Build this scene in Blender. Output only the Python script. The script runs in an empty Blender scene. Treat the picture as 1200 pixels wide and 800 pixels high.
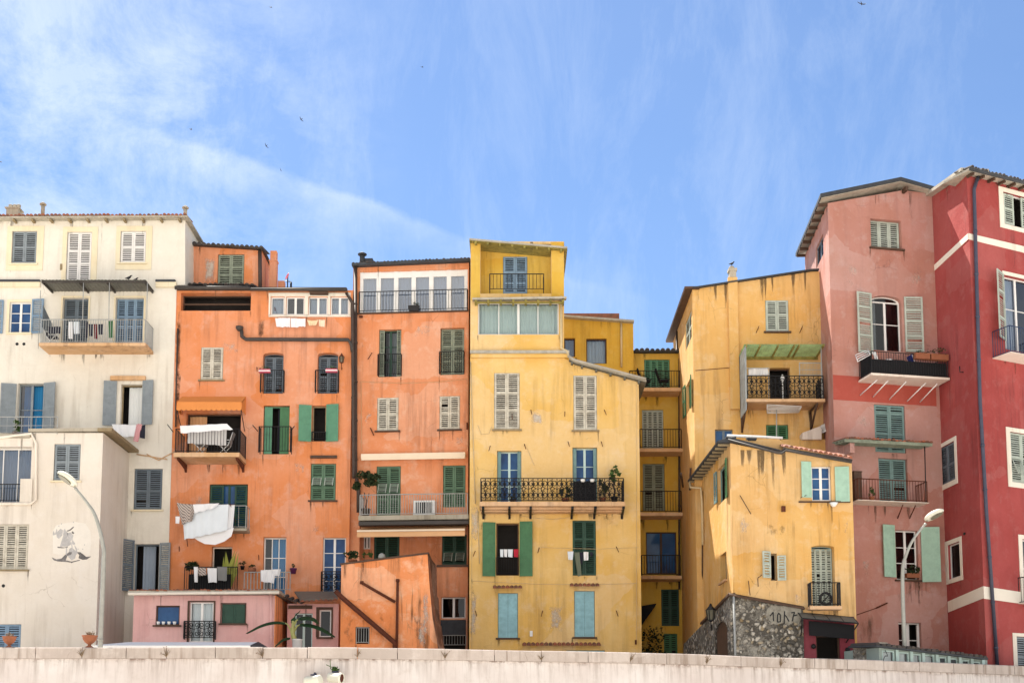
# A row of old coloured houses above a quay wall, seen from the beach
CLOUD = (6.0, 6.6, 7.4)
FILLCLOUD = (6.6, 6.4, 6.1)
SKYK, EXPO, SUNK = .063, 1.42, 5.0
import bpy, bmesh, math, random
from mathutils import Vector, Matrix
from mathutils.geometry import delaunay_2d_cdt
random.seed(7)
C = bpy.context.scene.collection
sc = bpy.context.scene
# ---------------------------------------------------------------- camera model (78 m lens on the beach, looking up)
FPX, YH, KD, CAMZ = 1500.0, 885.0, 1500.0/2600.0, 1.6
TP = FPX/13500.0
PIT = math.atan(TP)
PPY = YH-FPX*TP
CP, SP = math.cos(PIT), math.sin(PIT)
CAM = Vector((0, 0, CAMZ))
def ray(px, py):
    a = (px-600)/FPX; v = (PPY-py)/FPX
    return Vector((a, CP-SP*v, SP+CP*v))
def U(px, py, Y):
    """point of the place seen at that pixel of the photo, Y metres (old units * KD) away"""
    d = ray(px, py); return CAM+d*(Y*KD/d.y)
WALLTOP = U(0, 758, 70).z
STREET = WALLTOP-1.0

# ---------------------------------------------------------------- mesh collecting
class MB:
    def __init__(s): s.v = []; s.f = []; s.m = []; s.sm = []; s.fade = {}
    def add(s, verts, faces, m=0, smooth=False):
        o = len(s.v); s.v.extend(Vector(v) for v in verts)
        for f in faces: s.f.append([i+o for i in f]); s.m.append(m); s.sm.append(smooth)
    def quad(s, a, b, c, d, m=0): s.add([a, b, c, d], [(0, 1, 2, 3)], m)
    def hexa(s, p, m=0):
        """p: 8 points, bottom ring 0-3, top ring 4-7"""
        s.add(p, [(3, 2, 1, 0), (4, 5, 6, 7), (0, 1, 5, 4), (1, 2, 6, 5), (2, 3, 7, 6), (3, 0, 4, 7)], m)
    def box(s, P, u0, u1, z0, z1, d0, d1, m=0):
        q = lambda u, z, d: P.pt(u, z, d)
        s.hexa([q(u0, z0, d1), q(u1, z0, d1), q(u1, z0, d0), q(u0, z0, d0), q(u0, z1, d1), q(u1, z1, d1), q(u1, z1, d0), q(u0, z1, d0)], m)
    def tube(s, pts, r, n=6, m=0, cap=True):
        pts = [Vector(p) for p in pts]; k = len(pts)
        rs = r if isinstance(r, (list, tuple)) else [r]*k
        rings = []; up0 = None
        for i, p in enumerate(pts):
            t = (pts[min(i+1, k-1)]-pts[max(i-1, 0)]).normalized()
            if up0 is None:
                up0 = Vector((0, 0, 1)) if abs(t.z) < .9 else Vector((1, 0, 0))
            a = t.cross(up0).normalized(); b = a.cross(t).normalized(); up0 = b
            rings.append([p+(a*math.cos(2*math.pi*j/n)+b*math.sin(2*math.pi*j/n))*rs[i] for j in range(n)])
        vs = [v for R in rings for v in R]; fs = []
        for i in range(k-1):
            for j in range(n):
                fs.append((i*n+j, i*n+(j+1) % n, (i+1)*n+(j+1) % n, (i+1)*n+j))
        if cap:
            fs.append(tuple(reversed(range(n)))); fs.append(tuple((k-1)*n+j for j in range(n)))
        s.add(vs, fs, m, n > 4)
        if cap: s.sm[-1] = s.sm[-2] = False
    def prism(s, poly, vec, m=0):
        n = len(poly); vec = Vector(vec); a = [Vector(p) for p in poly]
        s.add(a+[p+vec for p in a], [tuple(range(n)), tuple(reversed(range(n, 2*n)))]+[(j, i, i+n, j+n) for i, j in ((i, (i+1) % n) for i in range(n))], m)
    def lathe(s, c, prof, n=14, m=0, axis=None):
        c = Vector(c); az = (axis or Vector((0, 0, 1))).normalized()
        ax = az.orthogonal().normalized(); ay = az.cross(ax)
        vs = []; fs = []
        for r, h in prof:
            for j in range(n):
                t = 2*math.pi*j/n; vs.append(c+az*h+(ax*math.cos(t)+ay*math.sin(t))*r)
        for i in range(len(prof)-1):
            for j in range(n): fs.append((i*n+j, i*n+(j+1) % n, (i+1)*n+(j+1) % n, (i+1)*n+j))
        L = len(prof)-1
        fs += [tuple(reversed(range(n))), tuple(L*n+j for j in range(n))]
        s.add(vs, fs, m, True); s.sm[-1] = s.sm[-2] = False
    def islands(s):
        par = list(range(len(s.v)))
        def find(i):
            while par[i] != i: par[i] = par[par[i]]; i = par[i]
            return i
        for f in s.f:
            for i in f[1:]: par[find(i)] = find(f[0])
        out = {}
        for f, m, sm in zip(s.f, s.m, s.sm):
            k = out.setdefault(find(f[0]), (MB(), {})); ids = []
            for i in f:
                if i not in k[1]: k[1][i] = len(k[0].v); k[0].v.append(s.v[i])
                ids.append(k[1][i])
            k[0].f.append(ids); k[0].m.append(m); k[0].sm.append(sm)
        return [k[0] for k in out.values()]
    def build(s, name, mats, parent=None, org=(0, 0, 0), label=None):
        if not isinstance(mats, (list, tuple)): mats = [mats]
        o0 = Vector(org)
        me = bpy.data.meshes.new(name)
        me.from_pydata([tuple(v-o0) for v in s.v], [], s.f)
        for mt in mats: me.materials.append(mt)
        me.polygons.foreach_set('material_index', s.m)
        me.polygons.foreach_set('use_smooth', s.sm)
        if s.fade:
            at = me.attributes.new('fade', 'FLOAT', 'POINT'); at.data.foreach_set('value', [s.fade.get(i, 0.0) for i in range(len(s.v))])
        me.update()
        o = bpy.data.objects.new(name, me); C.objects.link(o)
        if parent is not None: o.parent = parent
        else: o.location = o0
        if label: o['label'] = label
        return o

class Plane:
    """upright wall plane through plan points A and B (left to right as seen); d is measured outwards"""
    def __init__(s, A, B, off=0.0):
        s.A = Vector((A[0], A[1])); s.t = (Vector((B[0], B[1]))-s.A).normalized()
        s.n = Vector((s.t.y, -s.t.x)); s.off = off
        if off: s.A = s.A+s.n*off
    def shift(s, d): 
        P = Plane(s.A, s.A+s.t); P.A = s.A+s.n*d; return P
    def pt(s, u, z, d=0.0):
        q = s.A+s.t*u+s.n*d; return Vector((q.x, q.y, z))
    def hit(s, px, py):
        d = ray(px, py); den = d.x*s.n.x+d.y*s.n.y
        k = (s.A.x*s.n.x+s.A.y*s.n.y-(CAM.x*s.n.x+CAM.y*s.n.y))/den
        return CAM+d*k
    def uz(s, px, py):
        p = s.hit(px, py); return ((Vector((p.x, p.y))-s.A).dot(s.t), p.z)
    def rect(s, r):
        x0, y0, x1, y1 = r; xc, yc = (x0+x1)/2, (y0+y1)/2
        return (s.uz(x0, yc)[0], s.uz(x1, yc)[0], s.uz(xc, y1)[1], s.uz(xc, y0)[1])
    def swing(s, u, d, ang):
        """plane hinged at u, d; its u axis turned outwards by ang (radians)"""
        o = s.A+s.t*u+s.n*d; dirv = s.t*math.cos(ang)+s.n*math.sin(ang)
        return Plane(o, o+dirv)

EACH = set('rafter canopy_post awning_arm clothes_line_arm wall_hook strut post bracket brackets chimney_pot wall_vent glazing_post balcony_post rack_leg pipe_cap mullion canopy_beam roof_tube wall_bracket cornice cable wall_light rafter_end'.split())
class Thing:
    def __init__(s, name, label, cat, loc, group=None, kind=None):
        o = bpy.data.objects.new(name, None); C.objects.link(o); o.location = loc
        o['label'] = label; o['category'] = cat
        if group: o['group'] = group
        if kind: o['kind'] = kind
        s.o = o; s.loc = Vector(loc)
    def part(s, name, mb, mats, parent=None, label=None):
        if name in EACH:
            for k in mb.islands(): o = k.build(name, mats, parent or s.o, s.loc, label)
            return o
        return mb.build(name, mats, parent or s.o, s.loc, label)

def tag(o, label, cat, group=None, kind=None):
    o['label'] = label; o['category'] = cat
    if group: o['group'] = group
    if kind: o['kind'] = kind
    return o
def single(name, mb, mats, label, cat, org, group=None):
    return tag(mb.build(name, mats, None, org), label, cat, group)
def tree_copy(o, parent=None):
    c = o.copy(); C.objects.link(c)
    if parent is not None: c.parent = parent
    for ch in list(o.children): tree_copy(ch, c)
    return c

# ---------------------------------------------------------------- materials
def S(r, g, b):
    f = lambda c: ((c/255+.055)/1.055)**2.4 if c > 10.3 else c/255/12.92
    return (f(r), f(g), f(b), 1)
def sc_(c, k): return (min(c[0]*k, 1), min(c[1]*k, 1), min(c[2]*k, 1), 1)
def newmat(name):
    m = bpy.data.materials.new(name); m.use_nodes = True
    nt = m.node_tree; return m, nt, nt.nodes['Principled BSDF']
def node(nt, t, **kw):
    n = nt.nodes.new(t)
    for k, v in kw.items():
        if k.startswith('i_'): n.inputs[k[2:].replace('_', ' ')].default_value = v
        else: setattr(n, k, v)
    return n
def mixc(nt, fac, a, b, mode='MIX'):
    n = nt.nodes.new('ShaderNodeMix'); n.data_type = 'RGBA'; n.blend_type = mode
    for sock, v in ((n.inputs[0], fac), (n.inputs[6], a), (n.inputs[7], b)):
        if isinstance(v, (int, float, tuple)): sock.default_value = v
        else: nt.links.new(v, sock)
    return n.outputs[2]
def ramp(nt, src, lo, hi, a=0.0, b=1.0):
    n = nt.nodes.new('ShaderNodeMapRange'); n.clamp = True
    n.inputs[1].default_value = lo; n.inputs[2].default_value = hi; n.inputs[3].default_value = a; n.inputs[4].default_value = b
    nt.links.new(src, n.inputs[0]); return n.outputs[0]
def math_(nt, op, a, b=None):
    n = nt.nodes.new('ShaderNodeMath'); n.operation = op
    for i, v in enumerate((a, b)):
        if v is None: continue
        if isinstance(v, (int, float)): n.inputs[i].default_value = v
        else: nt.links.new(v, n.inputs[i])
    return n.outputs[0]
def coords(nt, scale=(1, 1, 1)):
    tc = nt.nodes.new('ShaderNodeTexCoord'); oi = nt.nodes.new('ShaderNodeObjectInfo')
    ad = nt.nodes.new('ShaderNodeVectorMath'); ad.operation = 'MULTIPLY_ADD'
    nt.links.new(oi.outputs['Location'], ad.inputs[0]); ad.inputs[1].default_value = (1.3, 1.7, 0); nt.links.new(tc.outputs['Object'], ad.inputs[2])
    mp = nt.nodes.new('ShaderNodeMapping'); mp.inputs['Scale'].default_value = scale
    nt.links.new(ad.outputs[0], mp.inputs[0]); return mp.outputs[0]
def noise(nt, vec, scale, detail=4, rough=.55):
    n = nt.nodes.new('ShaderNodeTexNoise'); n.inputs['Scale'].default_value = scale
    n.inputs['Detail'].default_value = detail; n.inputs['Roughness'].default_value = rough
    nt.links.new(vec, n.inputs['Vector']); return n.outputs[0]
def bump(nt, bs, h, strength=.3, dist=.02):
    b = nt.nodes.new('ShaderNodeBump'); b.inputs['Strength'].default_value = strength; b.inputs['Distance'].default_value = dist
    nt.links.new(h, b.inputs['Height']); nt.links.new(b.outputs[0], bs.inputs['Normal'])

def plaster(name, c, alt=None, pale=None, streak=.45, patch=.35, dirt=None, blot=(.38, .64)):
    m, nt, bs = newmat(name)
    v = coords(nt); vs = coords(nt, (3.2, 3.2, .22)); vl = coords(nt, (1, 1, .35))
    alt = alt or sc_(c, .74); pale = pale or tuple(list(min(1, x*.8+.12) for x in c[:3])+[1])
    dirt = dirt or (c[0]*.34, c[1]*.34, c[2]*.36, 1)
    col = mixc(nt, ramp(nt, noise(nt, v, .45, 6, .6), *blot), alt, c)
    # old repairs: blocky patches of a slightly different mix
    vo = nt.nodes.new('ShaderNodeTexVoronoi'); vo.distance = 'CHEBYCHEV'; vo.inputs['Scale'].default_value = .42; vo.inputs['Randomness'].default_value = .9
    wv = nt.nodes.new('ShaderNodeVectorMath'); wv.operation = 'ADD'; nz = nt.nodes.new('ShaderNodeTexNoise'); nz.inputs['Scale'].default_value = 2.2; nz.inputs['Detail'].default_value = 5
    nt.links.new(v, nz.inputs['Vector']); sl = nt.nodes.new('ShaderNodeVectorMath'); sl.operation = 'SCALE'; sl.inputs['Scale'].default_value = .35
    nt.links.new(nz.outputs['Color'], sl.inputs[0]); nt.links.new(v, wv.inputs[0]); nt.links.new(sl.outputs[0], wv.inputs[1]); nt.links.new(wv.outputs[0], vo.inputs['Vector'])
    sp = nt.nodes.new('ShaderNodeSeparateColor'); nt.links.new(vo.outputs['Color'], sp.inputs[0])
    col = mixc(nt, ramp(nt, sp.outputs[0], .70, .74, 0, patch*.75), col, pale)
    col = mixc(nt, ramp(nt, sp.outputs[1], .76, .80, 0, patch*.7), col, sc_(alt, .92))
    col = mixc(nt, ramp(nt, noise(nt, v, 1.7, 8, .7), .52, .68, 0, patch*1.2), col, pale)
    col = mixc(nt, ramp(nt, noise(nt, v, 9, 6, .7), .3, .75, 0, .34), col, sc_(alt, .93))
    st = math_(nt, 'MULTIPLY', ramp(nt, noise(nt, vs, 1.0, 6, .65), .48, .72), ramp(nt, noise(nt, v, .33, 3), .40, .60, 0, min(1, streak*1.35)))
    col = mixc(nt, st, col, dirt)
    st2 = math_(nt, 'MULTIPLY', ramp(nt, noise(nt, coords(nt, (9, 9, .35)), 1.0, 5, .6), .60, .72), ramp(nt, noise(nt, vl, .7, 4, .6), .50, .62, 0, streak))
    col = mixc(nt, st2, col, dirt)
    spots = ramp(nt, noise(nt, v, 3.3, 9, .75), .655, .76, 0, .55)
    col = mixc(nt, spots, col, dirt)
    ck = nt.nodes.new('ShaderNodeTexVoronoi'); ck.feature = 'DISTANCE_TO_EDGE'; ck.inputs['Scale'].default_value = .8; nt.links.new(wv.outputs[0], ck.inputs['Vector'])
    cr = math_(nt, 'MULTIPLY', ramp(nt, ck.outputs['Distance'], .009, .003), ramp(nt, noise(nt, v, .55, 4, .6), .57, .64, 0, .42))
    col = mixc(nt, cr, col, dirt)
    chips = ramp(nt, noise(nt, v, 5.5, 7, .7), .70, .72, 0, patch*1.3)
    col = mixc(nt, chips, col, pale)
    nt.links.new(col, bs.inputs['Base Color']); bs.inputs['Roughness'].default_value = .93
    bs.inputs['Specular IOR Level'].default_value = .15
    h = math_(nt, 'ADD', noise(nt, v, 2.2, 4), math_(nt, 'MULTIPLY', noise(nt, v, 26, 6, .7), .35))
    bump(nt, bs, h, .6, .04)
    return m
def paint(name, c, rough=.6, var=.25, metal=0.0, sc=4.0, spec=.35, alt=None):
    m, nt, bs = newmat(name); v = coords(nt)
    col = mixc(nt, ramp(nt, noise(nt, v, sc, 7, .7), .42, .68, 0, 1), c, alt or sc_(c, 1-var))
    col = mixc(nt, ramp(nt, noise(nt, v, sc*.3, 3), .4, .65, 0, .5), col, sc_(c, 1-var*.8))
    gi = nt.nodes.new('ShaderNodeNewGeometry'); col = mixc(nt, math_(nt, 'MULTIPLY', gi.outputs['Random Per Island'], .9*var), col, sc_(c, .55))
    nt.links.new(col, bs.inputs['Base Color']); bs.inputs['Roughness'].default_value = rough
    bs.inputs['Metallic'].default_value = metal; bs.inputs['Specular IOR Level'].default_value = spec
    bump(nt, bs, noise(nt, v, sc*6, 5), .15, .01)
    return m
def glassmat(name, tint, refl=.22):
    m, nt, bs = newmat(name); nt.nodes.remove(bs)
    out = nt.nodes['Material Output']
    tr = nt.nodes.new('ShaderNodeBsdfTransparent'); tr.inputs[0].default_value = tint
    gl = nt.nodes.new('ShaderNodeBsdfGlossy'); gl.inputs['Roughness'].default_value = .03; gl.inputs[0].default_value = (.95, .97, 1, 1)
    v = coords(nt)
    b = nt.nodes.new('ShaderNodeBump'); b.inputs['Strength'].default_value = .06; b.inputs['Distance'].default_value = .05
    nt.links.new(noise(nt, v, 1.6, 2), b.inputs['Height']); nt.links.new(b.outputs[0], gl.inputs['Normal'])
    mx = nt.nodes.new('ShaderNodeMixShader'); mx.inputs[0].default_value = refl
    nt.links.new(tr.outputs[0], mx.inputs[1]); nt.links.new(gl.outputs[0], mx.inputs[2]); nt.links.new(mx.outputs[0], out.inputs[0])
    return m
def wearmat(name, c, k, streaky=True):
    m, nt, bs = newmat(name); v = coords(nt, (7, 7, .9) if streaky else (1, 1, .7)); out = nt.nodes['Material Output']
    at = nt.nodes.new('ShaderNodeAttribute'); at.attribute_name = 'fade'
    f = at.outputs['Fac']
    n = noise(nt, v, 1.0 if streaky else 3.2, 10, .76)
    a = math_(nt, 'MULTIPLY', ramp(nt, math_(nt, 'ADD', n, math_(nt, 'MULTIPLY', math_(nt, 'SUBTRACT', f, .5), .5 if streaky else .7)), .42 if streaky else .44, .62 if streaky else .70), k)
    a = math_(nt, 'MULTIPLY', a, ramp(nt, f, 0, .25))
    tr = nt.nodes.new('ShaderNodeBsdfTransparent'); bs.inputs['Base Color'].default_value = c; bs.inputs['Roughness'].default_value = .95; bs.inputs['Specular IOR Level'].default_value = .1
    mx = nt.nodes.new('ShaderNodeMixShader'); nt.links.new(a, mx.inputs[0]); nt.links.new(tr.outputs[0], mx.inputs[1]); nt.links.new(bs.outputs[0], mx.inputs[2]); nt.links.new(mx.outputs[0], out.inputs[0])
    return m
def leafmat(name, a, b):
    m, nt, bs = newmat(name); v = coords(nt)
    gi = nt.nodes.new('ShaderNodeNewGeometry')
    col = mixc(nt, gi.outputs['Random Per Island'], a, b)
    nt.links.new(col, bs.inputs['Base Color']); bs.inputs['Roughness'].default_value = .7; bs.inputs['Specular IOR Level'].default_value = .15
    return m
def tilemat(name, a, b):
    m, nt, bs = newmat(name); v = coords(nt)
    gi = nt.nodes.new('ShaderNodeNewGeometry')
    col = mixc(nt, gi.outputs['Random Per Island'], a, b)
    col = mixc(nt, ramp(nt, noise(nt, v, 5, 6, .7), .48, .68, 0, .7), col, (.06, .055, .04, 1))
    nt.links.new(col, bs.inputs['Base Color']); bs.inputs['Roughness'].default_value = .9
    return m
def clothmat(name, c, stripes=None, sdir='X', freq=9):
    m, nt, bs = newmat(name); v = coords(nt)
    col = mixc(nt, ramp(nt, noise(nt, v, 2, 3), .35, .7, 0, .35), c, sc_(c, .82))
    if stripes:
        w = nt.nodes.new('ShaderNodeTexWave'); w.bands_direction = sdir; w.inputs['Scale'].default_value = freq; nt.links.new(v, w.inputs[0])
        col = mixc(nt, ramp(nt, w.outputs[1], .5, .6), col, stripes)
    nt.links.new(col, bs.inputs['Base Color']); bs.inputs['Roughness'].default_value = .9; bs.inputs['Specular IOR Level'].default_value = .1
    return m
def translucent(name, c, t):
    m, nt, bs = newmat(name); v = coords(nt, (1, 1, 1))
    out = nt.nodes['Material Output']
    tl = nt.nodes.new('ShaderNodeBsdfTranslucent')
    col = mixc(nt, ramp(nt, noise(nt, v, 2.5, 5, .7), .4, .7), c, sc_(c, .6))
    nt.links.new(col, tl.inputs[0]); nt.links.new(col, bs.inputs['Base Color']); bs.inputs['Roughness'].default_value = .5
    mx = nt.nodes.new('ShaderNodeMixShader'); mx.inputs[0].default_value = t
    nt.links.new(bs.outputs[0], mx.inputs[1]); nt.links.new(tl.outputs[0], mx.inputs[2]); nt.links.new(mx.outputs[0], out.inputs[0])
    return m
def stonemat(name):
    m, nt, bs = newmat(name); v = coords(nt)
    nz = nt.nodes.new('ShaderNodeTexNoise'); nz.inputs['Scale'].default_value = 4; nz.inputs['Detail'].default_value = 4; nt.links.new(v, nz.inputs['Vector'])
    sl = nt.nodes.new('ShaderNodeVectorMath'); sl.operation = 'SCALE'; sl.inputs['Scale'].default_value = .32; nt.links.new(nz.outputs['Color'], sl.inputs[0])
    wv = nt.nodes.new('ShaderNodeVectorMath'); wv.operation = 'ADD'; nt.links.new(v, wv.inputs[0]); nt.links.new(sl.outputs[0], wv.inputs[1])
    vo = nt.nodes.new('ShaderNodeTexVoronoi'); vo.feature = 'F1'; vo.inputs['Scale'].default_value = 6.5; nt.links.new(wv.outputs[0], vo.inputs['Vector'])
    sp = nt.nodes.new('ShaderNodeSeparateColor'); nt.links.new(vo.outputs['Color'], sp.inputs[0])
    stone = mixc(nt, ramp(nt, sp.outputs[0], .15, .85), (.10, .085, .065, 1), (.70, .65, .56, 1))
    stone = mixc(nt, ramp(nt, sp.outputs[1], .8, .9, 0, .6), stone, (.40, .28, .12, 1))
    stone = mixc(nt, ramp(nt, noise(nt, v, 14, 6, .7), .4, .7, 0, .5), stone, (.25, .22, .18, 1))
    gap = ramp(nt, vo.outputs['Distance'], .62, .40)
    render = ramp(nt, noise(nt, v, .8, 6, .7), .50, .60)
    mort = mixc(nt, render, (.10, .09, .075, 1), (.42, .39, .33, 1))
    col = mixc(nt, gap, mort, stone)
    col = mixc(nt, math_(nt, 'MULTIPLY', render, ramp(nt, noise(nt, v, 3, 6, .7), .42, .55, 0, .8)), col, (.44, .41, .35, 1))
    col = mixc(nt, ramp(nt, noise(nt, v, 1.6, 8, .75), .50, .62, 0, .8), col, (.07, .062, .05, 1))
    nt.links.new(col, bs.inputs['Base Color']); bs.inputs['Roughness'].default_value = .95
    bump(nt, bs, math_(nt, 'ADD', gap, noise(nt, v, 16, 5)), 1.0, .08)
    return m

M = {}
M['white'] = plaster('white_plaster', (0.774, 0.738, 0.657, 1), (0.696, 0.645, 0.560, 1), (0.802, 0.782, 0.702, 1), .35, .3, (0.329, 0.270, 0.206, 1))
M['white2'] = plaster('cream_plaster', (0.736, 0.674, 0.598, 1), (0.681, 0.613, 0.528, 1), (0.754, 0.716, 0.677, 1), .3, .25, (0.331, 0.270, 0.209, 1))
M['orange'] = plaster('orange_plaster', (0.720, 0.307, 0.166, 1), (0.668, 0.232, 0.087, 1), (0.720, 0.443, 0.346, 1), .4, .4, (0.219, 0.079, 0.045, 1))
M['orange_b'] = plaster('salmon_orange_plaster', (0.726, 0.333, 0.190, 1), (0.653, 0.241, 0.106, 1), (0.726, 0.483, 0.365, 1), .45, .45, (0.217, 0.084, 0.046, 1))
M['wedge'] = plaster('weathered_orange_plaster', (0.860, 0.359, 0.162, 1), (0.734, 0.248, 0.088, 1), (0.860, 0.580, 0.412, 1), 1.0, .5, (0.078, 0.041, 0.022, 1))
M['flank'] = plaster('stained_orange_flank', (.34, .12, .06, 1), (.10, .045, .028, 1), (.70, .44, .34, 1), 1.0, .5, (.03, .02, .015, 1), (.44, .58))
M['yellow'] = plaster('yellow_plaster', (0.755, 0.525, 0.222, 1), (0.702, 0.431, 0.122, 1), (0.755, 0.601, 0.415, 1), .4, .4, (0.290, 0.170, 0.062, 1))
M['ochre'] = plaster('ochre_plaster', (0.664, 0.441, 0.080, 1), (0.614, 0.357, 0.051, 1), (0.664, 0.504, 0.174, 1), .35, .3, (0.207, 0.116, 0.029, 1))
M['sand'] = plaster('sand_yellow_plaster', (0.727, 0.470, 0.198, 1), (0.675, 0.384, 0.120, 1), (0.735, 0.556, 0.335, 1), .5, .45, (0.208, 0.115, 0.048, 1))
M['straw'] = plaster('straw_yellow_plaster', (0.680, 0.439, 0.180, 1), (0.640, 0.347, 0.098, 1), (0.687, 0.522, 0.328, 1), .5, .5, (0.160, 0.091, 0.032, 1))
M['pink'] = plaster('pink_plaster', (0.498, 0.264, 0.231, 1), (0.429, 0.196, 0.150, 1), (0.512, 0.351, 0.323, 1), .15, .55, (0.152, 0.078, 0.074, 1))
M['pinkband'] = plaster('dark_pink_plaster', (0.425, 0.095, 0.072, 1), (0.374, 0.075, 0.055, 1), (0.442, 0.140, 0.110, 1), .3, .3)
M['red'] = plaster('red_plaster', (0.391, 0.085, 0.081, 1), (0.322, 0.060, 0.056, 1), (0.406, 0.161, 0.148, 1), .4, .35, (0.112, 0.033, 0.034, 1))
M['lowpink'] = plaster('pale_pink_plaster', (0.729, 0.446, 0.422, 1), (0.651, 0.362, 0.340, 1), (0.749, 0.532, 0.516, 1), .4, .3, (0.276, 0.149, 0.129, 1))
M['purple'] = plaster('plum_plaster', (.30, .06, .085, 1), (.24, .045, .06, 1), None, .3, .2)
M['trim'] = plaster('beige_trim', (.80, .72, .54, 1), (.75, .64, .44, 1), None, .3, .2)
M['whitetrim'] = plaster('white_trim', (.82, .76, .66, 1), (.78, .70, .60, 1), None, .3, .2, (.35, .28, .22, 1))
M['concrete'] = plaster('grey_concrete', (.48, .43, .35, 1), (.36, .32, .25, 1), None, .6, .4, (.12, .1, .08, 1))
M['slab_o'] = plaster('ochre_slab', (.68, .45, .27, 1), (.58, .35, .18, 1), None, .6, .5, (.2, .11, .06, 1))
M['slab_w'] = plaster('white_slab', (.80, .72, .64, 1), (.74, .64, .55, 1), None, .5, .3, (.3, .2, .15, 1))
M['roomshade'] = paint('painted_interior_shade', (.035, .03, .028, 1), .9, .3)
M['sh_grey'] = paint('blue_grey_shutter_paint', (.27, .31, .34, 1), .6, .3)
M['sh_blue'] = paint('sky_blue_grey_shutter_paint', (.22, .33, .46, 1), .6, .25)
M['sh_slate'] = paint('slate_shutter_paint', (.16, .20, .24, 1), .6, .3)
M['sh_white'] = paint('white_shutter_paint', (.80, .78, .76, 1), .55, .15)
M['sh_dirty'] = paint('weathered_white_shutter_paint', (.68, .64, .54, 1), .75, .5, alt=(.36, .31, .24, 1))
M['sh_green'] = paint('green_shutter_paint', (.07, .20, .09, 1), .55, .3)
M['sh_lgreen'] = paint('bright_green_shutter_paint', (.11, .29, .18, 1), .55, .25)
M['sh_dgreen'] = paint('dark_green_shutter_paint', (.025, .075, .05, 1), .55, .3)
M['sh_teal'] = paint('teal_shutter_paint', (.21, .34, .33, 1), .6, .35)
M['sh_mint'] = paint('mint_shutter_paint', (.38, .58, .46, 1), .5, .2)
M['sh_aqua'] = paint('aqua_shutter_paint', (.30, .55, .62, 1), .55, .3)
M['sh_pale'] = paint('pale_green_grey_shutter_paint', (.50, .56, .49, 1), .6, .3)
M['sh_mossy'] = paint('mossy_grey_shutter_paint', (.30, .34, .26, 1), .7, .45)
M['wood'] = paint('brown_wood', (.10, .055, .035, 1), .7, .4)
M['palewood'] = paint('weathered_wood', (.34, .26, .15, 1), .8, .4)
M['mosswood'] = paint('mossy_rafter_wood', (.36, .30, .08, 1), .85, .5, alt=(.10, .09, .03, 1))
M['framew'] = paint('white_frame_paint', (.80, .79, .77, 1), .5, .1)
M['frameaq'] = paint('pale_aqua_frame_paint', (.52, .68, .66, 1), .5, .15)
M['iron'] = paint('black_iron', (.012, .012, .014, 1), .5, .3, 0.0)
M['ironblue'] = paint('blue_black_iron', (.025, .05, .12, 1), .5, .3)
M['irongrey'] = paint('grey_railing_paint', (.42, .43, .42, 1), .5, .25)
M['rust'] = paint('rusty_iron', (.13, .035, .015, 1), .85, .5, 0, 9)
M['pipe'] = paint('brown_downpipe', (.085, .06, .05, 1), .55, .35, .2)
M['pipeblue'] = paint('blue_grey_downpipe', (.075, .08, .12, 1), .5, .3, .2)
M['pipecream'] = paint('cream_downpipe', (.66, .52, .30, 1), .6, .2)
M['gutter'] = paint('dark_gutter', (.07, .06, .055, 1), .6, .4)
M['slate'] = paint('dark_roof_edge', (.055, .06, .07, 1), .7, .4)
M['roofpale'] = paint('pale_roof_edge', (.50, .46, .38, 1), .8, .4)
M['sheet_metal'] = paint('grey_corrugated_sheet', (.17, .17, .15, 1), .6, .35, .2)
M['tile'] = tilemat('roof_tile', (.32, .10, .05, 1), (.17, .075, .05, 1))
M['darktile'] = tilemat('dark_roof_tile', (.075, .06, .055, 1), (.035, .03, .03, 1))
def skypane(name):  # opaque pane, the sky's reflection put into its blue base colour
    m, nt, bs = newmat(name); v = coords(nt)
    col = mixc(nt, ramp(nt, noise(nt, v, 1.1, 3), .35, .7), (.012, .045, .14, 1), (.03, .11, .27, 1)); nt.links.new(col, bs.inputs['Base Color'])
    bs.inputs['Roughness'].default_value = .06; bs.inputs['Specular IOR Level'].default_value = .35; return m
M['sh_sage'] = paint('sage_green_shutter_paint', (.11, .20, .125, 1), .6, .3)
M['cur_sage'] = clothmat('grey_green_curtain', (.44, .51, .47, 1))
M['glasssky'] = glassmat('sky_reflecting_glass', (.55, .62, .72, 1), .30)
M['shedwall'] = plaster('shed_aqua_paint', (.36, .44, .41, 1), None, None, .4, .3)
M['glass'] = glassmat('window_glass', (.50, .56, .64, 1), .13)
M['glassskypaint'] = skypane('painted_sky_glass')
M['glassdark'] = glassmat('dark_window_glass', (.35, .38, .4, 1), .05)
M['glassclear'] = glassmat('clear_window_glass', (.85, .9, .92, 1), .07)
M['cur_white'] = clothmat('white_curtain', (.74, .76, .76, 1))
M['cur_blue'] = clothmat('blue_curtain', (.03, .20, .42, 1))
M['cur_grey'] = clothmat('grey_blue_curtain', (.30, .36, .44, 1))
M['cl_white'] = clothmat('white_cloth', (.80, .80, .82, 1))
M['cl_ice'] = clothmat('pale_blue_cloth', (.70, .75, .80, 1))
M['cl_grey'] = clothmat('grey_cloth', (.22, .22, .22, 1))
M['cl_beige'] = clothmat('beige_pattern_cloth', (.55, .47, .42, 1), (.20, .17, .16, 1), 'DIAGONAL', 5)
M['cl_cream'] = clothmat('cream_cloth', (.78, .62, .40, 1))
M['cl_red'] = clothmat('red_pattern_cloth', (.50, .07, .10, 1), (.75, .6, .6, 1), 'DIAGONAL', 7)
M['cl_dark'] = clothmat('dark_cloth', (.03, .03, .045, 1))
M['cl_wine'] = clothmat('wine_cloth', (.14, .02, .03, 1))
M['cl_green'] = clothmat('green_cloth', (.05, .14, .06, 1))
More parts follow.
